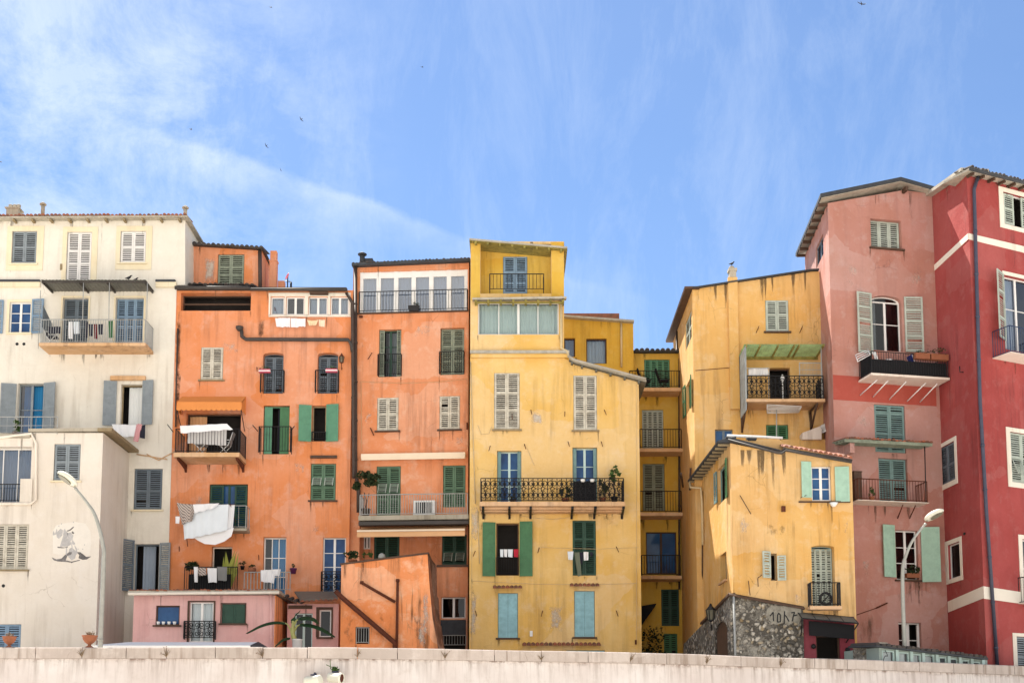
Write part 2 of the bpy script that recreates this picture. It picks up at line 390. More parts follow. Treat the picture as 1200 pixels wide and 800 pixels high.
M['cl_redplain'] = clothmat('red_cloth', (.45, .03, .05, 1)); M['cl_olive'] = clothmat('olive_cloth', (.16, .18, .13, 1))
M['cl_blue'] = clothmat('navy_cloth', (.03, .04, .20, 1))
M['cl_stripe'] = clothmat('white_striped_cloth', (.74, .73, .72, 1), (.42, .40, .40, 1), 'X', 6)
M['awn_orange'] = clothmat('orange_awning_cloth', (.72, .27, .08, 1))
M['awn_cream'] = clothmat('cream_awning_cloth', (.80, .66, .50, 1))
M['awn_tan'] = clothmat('tan_awning_cloth', (.72, .42, .22, 1))
M['awn_black'] = clothmat('black_awning_cloth', (.018, .018, .02, 1))
M['greenroof'] = translucent('green_translucent_sheet', (.50, .74, .34, 1), .75)
M['paleroof'] = translucent('pale_translucent_panel', (.62, .70, .74, 1), .45)
M['whiteroof'] = clothmat('white_canvas', (.82, .81, .79, 1))
M['terracotta'] = paint('terracotta', (.33, .12, .06, 1), .8, .3)
M['plastic_w'] = paint('white_plastic', (.78, .78, .77, 1), .4, .08)
M['plastic_p'] = paint('purple_plastic', (.13, .03, .11, 1), .5, .2)
M['plastic_r'] = paint('pink_plastic', (.55, .10, .16, 1), .5, .2)
M['lampgrey'] = paint('galvanised_pole', (.42, .42, .38, 1), .5, .25, .3)
M['lamphead'] = paint('cream_lamp_housing', (.76, .74, .62, 1), .45, .12)
M['lampglass'] = paint('lamp_lens', (.20, .19, .14, 1), .2, .3)
M['bird'] = paint('dark_plumage', (.02, .02, .025, 1), .7, .2)
M['leaf'] = leafmat('green_leaves', (.035, .075, .02, 1), (.09, .15, .045, 1))
M['leafdark'] = leafmat('dark_leaves', (.014, .026, .012, 1), (.05, .065, .025, 1))
M['leafdry'] = leafmat('dry_stems', (.16, .11, .07, 1), (.30, .22, .14, 1))
M['leafyellow'] = leafmat('yellow_green_leaves', (.10, .14, .02, 1), (.28, .28, .06, 1))
M['flower'] = leafmat('pink_flowers', (.55, .05, .10, 1), (.6, .16, .25, 1))
M['banana'] = leafmat('banana_leaf', (.012, .036, .012, 1), (.022, .055, .018, 1))
M['stem'] = paint('pale_green_stem', (.42, .42, .15, 1), .6, .3)
M['bark'] = paint('grey_bark', (.10, .075, .06, 1), .9, .4)
M['stone'] = stonemat('rubble_stone')
M['oldrender'] = paint('old_grey_render', (.36, .34, .29, 1), .95, .4, 0, 6, .1, alt=(.15, .135, .11, 1))
M['drip'] = wearmat('dirt_drips', (.085, .062, .042, 1), .55); M['peel'] = wearmat('bare_plaster', (.58, .53, .46, 1), .8, False); M['soot'] = wearmat('dark_stain', (.06, .042, .03, 1), .75, False)
M['mural'] = paint('mural_grey_paint', (.56, .54, .53, 1), .9, .35, 0, 14, .1, alt=(.40, .385, .38, 1))
M['muraldark'] = paint('mural_dark_paint', (.17, .16, .16, 1), .9, .6, 0, 12, .1, alt=(.36, .34, .33, 1))
M['muralpale'] = paint('mural_white_paint', (.755, .705, .635, 1), .9, .06, 0, 3, .1)
# ---------------------------------------------------------------- facades and their parts
class Bld(Thing):
    def __init__(s, name, label, cat, org, group=None):
        super().__init__(name, label, cat, org, group)
        s.wall = MB(); s.wmats = []; s.facs = []
    def mi(s, mat):
        if mat not in s.wmats: s.wmats.append(mat)
        return s.wmats.index(mat)
    def done(s):
        for f in s.facs: f.finish()
        s.part('wall', s.wall, [M[k] for k in s.wmats])

RW = random.Random(11)
def drip(b, P, u, z, w, L, k=1.0, mat='drip'):
    """a streak of dirt that has run down the wall from u, z"""
    mb, m = b.wall, b.mi(mat); d = RW.uniform(.0025, .0045); o = len(mb.v); n = 5; vs = []
    sk = RW.uniform(-.03, .03)
    for i in range(n+1):
        f = i/n; g = min(1, k*(1-f)**.8*(1 if i else .85))
        for j, e in ((-1, 0), (-.4, 1), (.4, 1), (1, 0)):
            mb.fade[o+len(vs)] = g*e; vs.append(P.pt(u+w*.5*j*(1-.35*f)+sk*f, z-L*f, d))
    mb.add(vs, [(4*i+j, 4*(i+1)+j, 4*(i+1)+j+1, 4*i+j+1) for i in range(n) for j in range(3)], m)
def blotch(b, P, r, mat='peel', k=1.0):
    """a worn patch: pixel rect"""
    u0, u1, z0, z1 = P.rect(r); mb, m = b.wall, b.mi(mat); d = RW.uniform(.0025, .0045); o = len(mb.v); vs = []; n = 6
    for i in range(n+1):
        for j in range(n+1):
            x, y = i/n*2-1, j/n*2-1; g = max(0, 1-max(abs(x), abs(y))**2)*k; mb.fade[o+len(vs)] = g; vs.append(P.pt(u0+(u1-u0)*j/n, z0+(z1-z0)*i/n, d))
    w = n+1; mb.add(vs, [(i*w+j, i*w+j+1, (i+1)*w+j+1, (i+1)*w+j) for i in range(n) for j in range(n)], m)
class Fac:
    def __init__(s, b, P, top, mat, base=None, close=True, reveal=.17):
        """top: pixel points of the upper outline, left to right; the sides drop to the street (base: pixel y or None)"""
        s.b, s.P, s.mat, s.holes, s.reveal = b, P, mat, [], reveal
        pts = [P.uz(x, y) for x, y in top]
        zb = STREET-.3 if base is None else P.uz((top[0][0]+top[-1][0])/2, base)[1]
        s.zb = zb
        s.out = pts+[(pts[-1][0], zb), (pts[0][0], zb)]
        b.facs.append(s)
    def back(s, depth, vec=None, left=True, right=True, roof=True, floor=False):
        """closes the body behind the facade"""
        mb, m = s.b.wall, s.b.mi(s.mat)
        n = s.P.n; V = Vector((-n.x*depth, -n.y*depth, 0)) if vec is None else Vector(vec)
        o = [s.P.pt(u, z) for u, z in s.out]; k = len(o)
        for i in range(k):
            j = (i+1) % k
            if i == k-2 and not floor: continue
            if i == k-1 and not left: continue
            if i == k-3 and not right: continue
            if i < k-3 and not roof: continue
            mb.quad(o[i], o[i]+V, o[j]+V, o[j], m)
        mb.add([p+V for p in o], [tuple(range(k))], m)
    def hole(s, poly, depth=None, back=None):
        s.holes.append((poly, s.reveal if depth is None else depth, back))
    def finish(s):
        top = s.out[:-2]
        for (ua, za), (ub, zb) in zip(top[:-1], top[1:]):
            if abs(ub-ua) < .3 or abs(zb-za) > abs(ub-ua): continue
            for _ in range(int(abs(ub-ua)*.9)):
                f = RW.random(); drip(s.b, s.P, ua+(ub-ua)*f, za+(zb-za)*f-.02, RW.uniform(.08, .35), RW.uniform(.4, 2.0), RW.uniform(.25, .75))
        mb, m = s.b.wall, s.b.mi(s.mat)
        vs = [Vector(p) for p in s.out]; ed = [(i, (i+1) % len(s.out)) for i in range(len(s.out))]
        # a loose grid keeps the triangles even
        for poly, dp, bk in s.holes:
            o = len(vs); vs += [Vector(p) for p in poly]; ed += [(o+i, o+(i+1) % len(poly)) for i in range(len(poly))]
        V, E, F, *_ = delaunay_2d_cdt(vs, ed, [], 1, 1e-5)
        def inside(p, poly):
            c = False; n = len(poly)
            for i in range(n):
                (x0, y0), (x1, y1) = poly[i], poly[(i+1) % n]
                if (y0 > p[1]) != (y1 > p[1]) and p[0] < (x1-x0)*(p[1]-y0)/(y1-y0)+x0: c = not c
            return c
        fs = []
        for f in F:
            cx = sum(V[i].x for i in f)/len(f); cy = sum(V[i].y for i in f)/len(f)
            if inside((cx, cy), s.out) and not any(inside((cx, cy), h[0]) for h in s.holes):
                a = [V[i] for i in f]
                area = sum(a[i].x*a[(i+1) % len(a)].y-a[(i+1) % len(a)].x*a[i].y for i in range(len(a)))
                fs.append(f if area > 0 else list(reversed(f)))
        mb.add([s.P.pt(v.x, v.y) for v in V], fs, m)
        for poly, dp, bk in s.holes:
            k = len(poly)
            for i in range(k):
                a, b2 = poly[i], poly[(i+1) % k]
                mb.quad(s.P.pt(a[0], a[1]), s.P.pt(b2[0], b2[1]), s.P.pt(b2[0], b2[1], -dp), s.P.pt(a[0], a[1], -dp), m)
            if bk is not None:
                mb.add([s.P.pt(u, z, -dp) for u, z in poly], [tuple(range(k))], s.b.mi(bk))

def rectpoly(u0, u1, z0, z1, arch=0):
    if not arch: return [(u0, z0), (u1, z0), (u1, z1), (u0, z1)]
    n = 8; w = (u1-u0)/2; pts = [(u0, z0), (u1, z0)]
    for i in range(n+1):
        t = math.pi*i/n; pts.append((u0+w+w*math.cos(t), z1-arch+arch*math.sin(t)))
    return pts

def shutter_mb(P, u0, u1, z0, z1, d, rails=(.5,), slats=True, thick=.045, solid=False):
    mb = MB(); fw = min(.075, (u1-u0)*.17)
    mb.box(P, u0, u0+fw, z0, z1, d, d+thick); mb.box(P, u1-fw, u1, z0, z1, d, d+thick)
    zs = [z0]+[z0+(z1-z0)*r for r in rails]+[z1]
    for i, z in enumerate(zs):
        a = z if i == 0 else (z-fw if i == len(zs)-1 else z-fw/2)
        mb.box(P, u0+fw, u1-fw, a, a+fw, d+.002, d+thick-.002)
    for i in range(len(zs)-1):
        a = zs[i]+(fw if i == 0 else fw/2); b = zs[i+1]-(fw if i == len(zs)-2 else fw/2)
        if solid or not slats:
            mb.box(P, u0+fw, u1-fw, a, b, d+.012, d+thick-.014); continue
        n = max(2, int((b-a)/.085)); st = (b-a)/n
        for k in range(n):
            z = a+st*(k+.5)+random.uniform(-.006, .006)
            if random.random() < .008: continue
            mb.hexa([P.pt(u0+fw, z-st*.42, d+thick-.012), P.pt(u1-fw, z-st*.42, d+thick-.012), P.pt(u1-fw, z-st*.34, d+thick-.004), P.pt(u0+fw, z-st*.34, d+thick-.004),
                     P.pt(u0+fw, z+st*.14, d+.006), P.pt(u1-fw, z+st*.14, d+.006), P.pt(u1-fw, z+st*.22, d+.014), P.pt(u0+fw, z+st*.22, d+.014)])
    return mb

def rail_mb(pts, h, sp=.11, r=.011, mid=None, ornate=False, base=.07, tube=4):
    """railing along base points (3D polyline)"""
    mb = MB(); up = Vector((0, 0, h)); pts = [Vector(p) for p in pts]
    mb.tube([p+up for p in pts], .022, 5); mb.tube([p+Vector((0, 0, base)) for p in pts], .016, 4)
    if mid: mb.tube([p+Vector((0, 0, h*mid)) for p in pts], .012, 4)
    for p in pts: mb.tube([p, p+up], .02, 4)
    for a, b in zip(pts[:-1], pts[1:]):
        L = (b-a).length; n = max(1, round(L/sp)); t = (b-a)/L
        if not ornate:
            for i in range(1, n):
                p = a+(b-a)*(i/n); mb.tube([p+Vector((0, 0, base)), p+up], r, tube, cap=False)
        else:
            n = max(1, round(L/.42)); w = L/n
            H = h-base
            for i in range(n):
                o = a+t*(w*i); q = lambda x, y: o+t*(x*w)+Vector((0, 0, base+y*H))
                mb.tube([q(0, 0), q(0, 1)], .016, 4)
                def spiral(cx, cy, rr, s0, sg, turns=1.4, k=13):
                    P3 = []
                    for j in range(k):
                        a_ = s0+sg*j/(k-1)*turns*2*math.pi; r_ = rr*(1-.72*j/(k-1))
                        P3.append(q(cx+r_*math.cos(a_)*H/w*.8, cy+r_*math.sin(a_)))
                    mb.tube(P3, .017, 4, cap=False)
                spiral(.27, .75, .19, -1.5, 1); spiral(.73, .75, .19, -1.6, -1)
                spiral(.27, .25, .19, 1.5, -1); spiral(.73, .25, .19, 1.6, 1)
                spiral(.5, .5, .13, 0, 1, 1.0)
                mb.tube([q(.5, 0), q(.5, .36)], .012, 4); mb.tube([q(.5, .64), q(.5, 1)], .012, 4)
                mb.tube([q(.02, .5), q(.2, .56), q(.36, .5)], .012, 4); mb.tube([q(.98, .5), q(.8, .56), q(.64, .5)], .012, 4)
                mb.tube([q(.5, 1), q(.38, .86), q(.3, .94)], .010, 4); mb.tube([q(.5, 0), q(.62, .14), q(.7, .06)], .010, 4)
    return mb

def wavy_mb(P, u0, u1, z0, z1, d, amp=.03, wave=.16, skew=0, ph=0):
    mb = MB(); n = max(6, int((u1-u0)/.04)); k = 5; vs = []
    for j in range(k+1):
        z = z0+(z1-z0)*j/k
        for i in range(n+1):
            u = u0+(u1-u0)*i/n
            vs.append(P.pt(u+skew*(1-j/k), z, d+amp*math.sin(u*2*math.pi/wave+ph)*(1-.3*j/k)+amp*.4*math.sin(u*9+ph*2)))
    w = n+1
    mb.add(vs, [(j*w+i, j*w+i+1, (j+1)*w+i+1, (j+1)*w+i) for j in range(k) for i in range(n)], 0, True)
    return mb

def win(F, r, kind='closed', mat='sh_grey', fm=None, leaves=2, rails=(.5,), sh=(), curtain=None, glass='glass', cols=2, rows=2, sill=None,
        surround=None, arch=0, depth=None, rail=None, railmat='iron', sp=.11, hood=None, flaps=False, solid=False, name='window', inset=.0,
        ajar=0, half=None, ornate=False, label=None, swing=None, split=None, dark=True, top=None):
    b, P = F.b, F.P; u0, u1, z0, z1 = P.rect(r); dp = F.reveal if depth is None else depth
    F.hole(rectpoly(u0, u1, z0, z1, arch), dp+(.02 if not dark else 0))
    fm = fm or mat; fw = .055
    if kind:     # near-black box behind the opening, the room's shade put into its colour
        mbw, mi = b.wall, b.mi('roomshade'); D0, D1 = -dp-.025, -dp-.025-(.75 if kind != 'closed' else .12); e0 = .12
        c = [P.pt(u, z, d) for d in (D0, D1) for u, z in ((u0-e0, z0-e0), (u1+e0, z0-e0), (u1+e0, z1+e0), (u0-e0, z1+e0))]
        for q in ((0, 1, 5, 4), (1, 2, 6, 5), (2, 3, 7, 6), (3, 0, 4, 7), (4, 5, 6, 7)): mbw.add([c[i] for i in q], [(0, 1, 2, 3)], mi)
    fr = MB(); e = .003
    a0, a1, b0, b1 = u0+e, u1-e, z0+e, z1-arch-e
    if arch:
        poly = rectpoly(a0, a1, z1-arch, z1-e, arch-e); outer = poly[2:]
        c = ((a0+a1)/2, z1-arch)
        inner = [(c[0]+(x-c[0])*.86, c[1]+(y-c[1])*.8) for x, y in outer]
        for i in range(len(outer)-1):
            q = [outer[i], outer[i+1], inner[i+1], inner[i]]
            fr.prism([P.pt(x, y, -dp+.02) for x, y in q], P.pt(0, 0, 1)-P.pt(0, 0, .95))
    cd = -dp+.02
    fr.box(P, a0, a0+fw, b0, b1, cd, cd+.06); fr.box(P, a1-fw, a1, b0, b1, cd, cd+.06)
    fr.box(P, a0+fw, a1-fw, b1-fw, b1, cd+.001, cd+.059); fr.box(P, a0+fw, a1-fw, b0, b0+fw, cd+.001, cd+.059)
    if kind in ('glass', 'half'):
        g0, g1 = a0+fw, a1-fw; zz1 = b1-fw
        st = .032
        for i in range(1, cols):
            u = g0+(g1-g0)*i/cols; w = .05 if (cols % 2 == 0 and i == cols//2) else .018
            fr.box(P, u-w, u+w, b0+fw, zz1, cd+.004, cd+.062)
        if split: rowz = [b0+fw+(zz1-b0-fw)*s_ for s_ in split]
        else: rowz = [b0+fw+(zz1-b0-fw)*i/rows for i in range(1, rows)]
        for z in rowz: fr.box(P, g0, g1, z-.016, z+.016, cd+.008, cd+.05)
        if kind == 'half':   # one leaf stands open inwards
            pass
    if split and kind == 'closed': pass
    W = F.b.part(name, fr, M[fm], label=label)
    if kind in ('glass', 'half'):
        pn = MB()
        if kind == 'half': pn.quad(P.pt(a0+fw, b0+fw, cd+.03), P.pt((a0+a1)/2, b0+fw, cd+.03), P.pt((a0+a1)/2, b1-fw, cd+.03), P.pt(a0+fw, b1-fw, cd+.03))
        elif arch: pn.add([P.pt(x, y, cd+.03) for x, y in [(a0+fw, b0+fw), (a1-fw, b0+fw)]+inner], [tuple(range(2+len(inner)))])
        else: pn.quad(P.pt(a0+fw, b0+fw, cd+.03), P.pt(a1-fw, b0+fw, cd+.03), P.pt(a1-fw, b1-fw, cd+.03), P.pt(a0+fw, b1-fw, cd+.03))
        b.part('pane', pn, M[glass], W)
    if kind == 'closed':
        q0, q1 = a0+.02, a1-.02; w = (q1-q0)/leaves
        for i in range(leaves):
            s_ = shutter_mb(P, q0+w*i+.004, q0+w*(i+1)-.004, b0+.015, b1-.01, cd+.062+inset, rails, solid=solid)
            b.part('shutter', s_, M[mat], W)
            if flaps:
                zf0 = b0+(b1-b0)*flaps[0]; zf1 = b0+(b1-b0)*flaps[1]
                m2 = MB(); ua, ub = q0+w*i+.07, q0+w*(i+1)-.07
                tp = lambda u, f, dd=0: P.pt(u, zf1+(zf0-zf1)*f*.85, cd+.12+f*.30+dd)
                for ux in (ua, ub-.035): m2.hexa([tp(ux, 1), tp(ux+.035, 1), tp(ux+.035, 1, .03), tp(ux, 1, .03), tp(ux, 0), tp(ux+.035, 0), tp(ux+.035, 0, .03), tp(ux, 0, .03)])
                for k in range(8):
                    f = k/7; m2.hexa([tp(ua, min(f+.03, 1)), tp(ub, min(f+.03, 1)), tp(ub, min(f+.03, 1), .03), tp(ua, min(f+.03, 1), .03), tp(ua, f), tp(ub, f), tp(ub, f, .03), tp(ua, f, .03)])
                b.part('shutter_flap', m2, M['sh_pale'], W)
    for s_ in sh:      # (pixel rect, material[, swing degrees]): leaves folded open on the wall
        rr, mt = s_[0], s_[1]; ang = math.radians(s_[2] if len(s_) > 2 else 8)
        v0, v1, y0, y1 = P.rect(rr); mid = (v0+v1)/2
        if mid < (u0+u1)/2: Q = P.swing(v1, .02, 0); Q2 = Plane((0, 0), (1, 0)); Q2.A = Q.A; Q2.t = P.t*math.cos(ang)-P.n*math.sin(ang); Q2.n = P.n*math.cos(ang)+P.t*math.sin(ang); lo, hi = -(v1-v0)/max(.35, math.cos(ang)), 0
        else: Q2 = P.swing(v0, .02, ang); lo, hi = 0, (v1-v0)/max(.35, math.cos(ang)); Q2.n = P.n*math.cos(ang)-P.t*math.sin(ang)
        b.part('shutter', shutter_mb(Q2, lo, hi, y0, y1, .0, s_[3] if len(s_) > 3 else rails, solid=solid), M[mt], W)
    if curtain:
        cs, f0, f1 = curtain if isinstance(curtain, tuple) else (curtain, 0, 1)
        b.part('curtain', wavy_mb(P, a0+fw+(a1-a0-2*fw)*f0, a0+fw+(a1-a0-2*fw)*f1, b0+.02, z1-fw, cd-.10, ph=u0), M[cs], W)
    if sill:
        m2 = MB(); m2.box(P, u0-.09, u1+.09, z0-.07, z0-.002, -.01, .10); b.part('sill', m2, M[sill], W)
    if surround:
        rr, mt = surround; v0, v1, y0, y1 = P.rect(rr); m2 = MB(); t = .03
        m2.box(P, v0, u0-.004, y0, y1, .002, t); m2.box(P, u1+.004, v1, y0, y1, .002, t)
        m2.box(P, u0-.004, u1+.004, z1+.004, y1, .002, t-.001)
        if y0 < z0-.02: m2.box(P, u0-.004, u1+.004, y0, z0-.074 if sill else z0-.004, .002, t-.001)
        b.part('surround', m2, M[mt], W)
    if hood:
        rr, mt = hood; v0, v1, y0, y1 = P.rect(rr); m2 = MB()
        if mt == 'tile': tile_row(m2, P, v0, v1, y0, .22, 3)
        else: m2.box(P, v0, v1, y0, y1, .002, .12)
        b.part('hood', m2, M[mt], W)
    if rail:
        rr = rail; v0, v1, y0, y1 = P.rect(rr); o = .16
        pts = [P.pt(v0, y0, .0), P.pt(v0, y0, o), P.pt(v1, y0, o), P.pt(v1, y0, .0)]
        b.part('railing', rail_mb(pts, y1-y0, sp, ornate=ornate), M[railmat], W)
    F.lastwin = W
    for e_ in (u0-.03, u1+.03): 
        if RW.random() < .75: drip(b, P, e_+RW.uniform(-.06, .06), z0-.03, RW.uniform(.06, .16), RW.uniform(.3, 1.2), RW.uniform(.35, .9))
    for _ in range(RW.randint(0, 3)): drip(b, P, RW.uniform(u0, u1), z0-.04, RW.uniform(.06, .22), RW.uniform(.2, .8), RW.uniform(.3, .7))
    return W

def tile_row(mb, P, u0, u1, z, out, rows=1, r=.085, rise=.35):
    """eave tiles: half-round, running up and back from d=out"""
    n = max(1, round((u1-u0)/(r*2.25))); st = (u1-u0)/n
    for i in range(n):
        c = u0+st*(i+.5); j0 = random.uniform(-.02, .02)
        ring = []
        for (d, dz) in ((out+j0, 0), (-.02, (out+.02)*rise)):
            ring.append([P.pt(c+r*math.cos(math.pi*k/6), z+dz+r*math.sin(math.pi*k/6), d) for k in range(7)])
        mb.add(ring[0]+ring[1], [(k, k+1, k+8, k+7) for k in range(6)]+[tuple(range(7)), tuple(reversed(range(7, 14))), (0, 7, 13, 6)], 0)

def tiled_edge(b, A, B, back, r=.09, length=.5, mat='darktile', parent=None, name='roof_tile_edge'):
    """row of half-round tiles along the 3D eave A-B, each running back along the vector back"""
    mb = MB(); A, B, back = Vector(A), Vector(B), Vector(back).normalized(); L = (B-A).length; t = (B-A)/L
    n = max(1, round(L/(r*2.3))); up = t.cross(back).normalized()
    if up.z < 0: up = -up
    for i in range(n):
        c = A+t*(L*(i+.5)/n)+Vector((0, 0, random.uniform(-.018, .018))); j0 = random.uniform(-.05, .05)
        R = [[c+back*dd+t*(r*math.cos(math.pi*k/6))+up*(r*math.sin(math.pi*k/6)) for k in range(7)] for dd in (j0, length)]
        mb.add(R[0]+R[1], [(k, k+1, k+8, k+7) for k in range(6)]+[tuple(range(7)), tuple(reversed(range(7, 14))), (0, 7, 13, 6)], 0)
    return b.part(name, mb, M[mat], parent)

def balcony(F, front, depth, thick_px=5, rail_y=None, mat='slab_o', railmat='iron', sp=.11, ornate=False, wall_x=None, taper=0, r=.011, steps=False,
            left=True, right=True, brackets=(), brmat='iron', label=None, mid=None, rail_x=None):
    """front: (x0, x1, y) pixels of the slab's front top edge, on the plane depth metres before the wall"""
    b, P = F.b, F.P; Q = P.shift(depth); x0, x1, y = front[:3]
    u0, zt = Q.uz(x0, y); u1, zt2 = Q.uz(x1, y if len(front) < 4 else front[3]); zt = (zt+zt2)/2
    th = zt-Q.uz((x0+x1)/2, y+thick_px)[1]
    mb = MB(); w0, w1 = u0, u1
    mb.hexa([P.pt(w0, zt-th-taper, .001), P.pt(w1, zt-th-taper, .001), P.pt(u1, zt-th, depth), P.pt(u0, zt-th, depth), P.pt(w0, zt, .001), P.pt(w1, zt, .001), P.pt(u1, zt, depth), P.pt(u0, zt, depth)][0:8])
    if steps:
        for k, (dd, hh) in enumerate(((.75, .12), (.5, .22))):
            mb.box(P, u0+.04, u1-.04, zt-th-taper-hh*.6, zt-th-taper*.3-.003, .002, depth*dd)
    S_ = b.part('balcony', mb, M[mat], label=label)
    if rail_y is not None:
        h = Q.uz((x0+x1)/2, rail_y)[1]-zt
        e = .05; rp = [P.pt(u0+e, zt, depth-e), P.pt(u1-e, zt, depth-e)]
        if left: rp.insert(0, P.pt(u0+e, zt, .0))
        if right: rp.append(P.pt(u1-e, zt, .0))
        b.part('railing', rail_mb(rp, h, sp, r, mid, ornate), M[railmat], S_)
    for bx in brackets:
        u = Q.uz(bx, y)[0]; m2 = MB()
        m2.prism([P.pt(u-.05, zt-th-.003, depth*.95), P.pt(u-.05, zt-th-.003, .004), P.pt(u-.05, zt-th-taper-.36, .004), P.pt(u-.05, zt-th-taper-.24, .1), P.pt(u-.05, zt-th-.10, depth*.9)], P.pt(.1, 0)-P.pt(0, 0))
        b.part('bracket', m2, M[brmat], S_)
    for _ in range(int((u1-u0)*2.2)): drip(b, P, RW.uniform(u0, u1), zt-th-taper-.005, RW.uniform(.08, .3), RW.uniform(.2, 1.0), RW.uniform(.4, .9))
    return S_, Q, (u0, u1, zt)

def eave(b, P, pts, thick, out, back, mat, name='roof', parent=None, rafters=0, rmat='palewood', ends=True, px=True, soffit=None):
    """roof slab along the wall's top: pts are pixels of its lower front edge, out metres before the wall"""
    Q = P.shift(out); mb = MB(); uz = [Q.uz(*p) for p in pts] if px else pts
    for (ua, za), (ub, zb) in zip(uz[:-1], uz[1:]):
        mb.hexa([P.pt(ua, za, out), P.pt(ub, zb, out), P.pt(ub, zb+.002, -back), P.pt(ua, za+.002, -back), P.pt(ua, za+thick, out), P.pt(ub, zb+thick, out), P.pt(ub, zb+thick, -back), P.pt(ua, za+thick, -back)])
    o = b.part(name, mb, M[mat], parent)
    if soffit:
        m2 = MB()
        for (ua, za), (ub, zb) in zip(uz[:-1], uz[1:]):
            q = lambda u, z, d: P.pt(u, z, d)
            m2.hexa([q(ua, za-.022, out-.05), q(ub, zb-.022, out-.05), q(ub, zb-.022, -back*.6), q(ua, za-.022, -back*.6), q(ua, za-.002, out-.05), q(ub, zb-.002, out-.05), q(ub, zb-.002, -back*.6), q(ua, za-.002, -back*.6)])
        b.part('soffit', m2, M[soffit], o)
    if rafters:
        m2 = MB()
        for (ua, za), (ub, zb) in zip(uz[:-1], uz[1:]):
            n = max(1, round((ub-ua)/rafters))
            for i in range(n):
                f = (i+.5)/n; u = ua+(ub-ua)*f; z = za+(zb-za)*f
                m2.box(P, u-.045, u+.045, z-.12, z-.025, .002, out-.06)
        b.part('rafter', m2, M[rmat], o)
    return o

def pipe(b, P, pts, r=.05, mat='pipe', d=.08, name='downpipe', parent=None):
    mb = MB(); q = [P.shift(d).hit(*p) for p in pts]
    mb.tube(q, r, 8)
    if name == 'downpipe':
        for a, c in zip(q[:-1], q[1:]):
            L = (c-a).length
            if L > 2.5:
                for k in range(1, int(L/1.8)+1):
                    p = a+(c-a)*(k*1.8/L) if k*1.8 < L else None
                    if p is not None: mb.tube([p-(c-a)/L*.04, p+(c-a)/L*.04], r*1.25, 8)
    return b.part(name, mb, M[mat], parent)

def band(F, r, mat, t=.025, name='band', px4=None):
    """strip of render set proud of the wall"""
    mb = MB(); P = F.P
    if px4: q = [P.uz(*p) for p in px4]
    else: u0, u1, z0, z1 = P.rect(r); q = [(u0, z0), (u1, z0), (u1, z1), (u0, z1)]
    mb.prism([P.pt(u, z, .002) for u, z in q], P.pt(0, 0, t)-P.pt(0, 0, 0))
    return F.b.part(name, mb, M[mat])

# ---------------------------------------------------------------- small things
CLN = [0]
def cloth(name, label, P, d, q, mat, group=None, amp=.034, wave=.2, cat='laundry', n=18, k=10, sag=0, ph=0):
    """q: pixel corners top-left, top-right, bottom-right, bottom-left on the plane d metres before the wall"""
    CLN[0] += 1; ph = ph or CLN[0]*1.7
    Q = P.shift(d); c = [Q.hit(*p) for p in q]; mb = MB(); vs = []; N3 = Vector((P.n.x, P.n.y, 0))
    for j in range(k+1):
        f = j/k
        for i in range(n+1):
            g = i/n
            p = (c[0]*(1-g)+c[1]*g)*(1-f)+(c[3]*(1-g)+c[2]*g)*f
            L = (c[1]-c[0]).length
            p = p+N3*(amp*(.3+.7*f)*math.sin(g*L*2*math.pi/wave*(1+.12*math.sin(g*5+ph))+ph+f*1.1)+amp*.6*math.sin(g*L*11+ph*3+f*2))
            p.z += -sag*4*g*(1-g)*(1-.2*f)+amp*.35*f*math.sin(g*L*14+ph)
            vs.append(p)
    w = n+1
    mb.add(vs, [(j*w+i, (j+1)*w+i, (j+1)*w+i+1, j*w+i+1) for j in range(k) for i in range(n)], 0, True)
    mb.tube([v+N3*.004 for v in vs[:w]], .012, 4)
    org = (c[0]+c[1])/2
    return single(name, mb, M[mat], label, cat, org, group)

def leaves(mb, c, rad, n, size, m=0, flat=.5, hollow=.25):
    c = Vector(c)
    for _ in range(n):
        while True:
            p = Vector((random.uniform(-1, 1), random.uniform(-1, 1), random.uniform(-1, 1)))
            if hollow < p.length < 1: break
        p = Vector((p.x*rad[0], p.y*rad[1], p.z*rad[2]))+c
        a = Vector((random.gauss(0, 1), random.gauss(0, 1), random.gauss(0, .6))).normalized()
        b = a.cross(Vector((random.gauss(0, 1), random.gauss(0, 1), random.gauss(0, 1)))).normalized()
        s_ = size*random.uniform(.6, 1.3)
        mb.add([p-a*s_, p+b*s_*flat, p+a*s_, p-b*s_*flat], [(0, 1, 2, 3)], m)
def clumpy(mb, c, rad, clumps, n, size, m=0, spread=.35):
    for _ in range(clumps):
        while True:
            p = Vector((random.uniform(-1, 1), random.uniform(-1, 1), random.uniform(-1, 1)))
            if p.length < 1: break
        k = random.uniform(.6, 1.2)
        leaves(mb, Vector(c)+Vector((p.x*rad[0], p.y*rad[1], p.z*rad[2])), (rad[0]*spread*k, rad[1]*spread*k, rad[2]*spread*k), n, size, m, hollow=0)

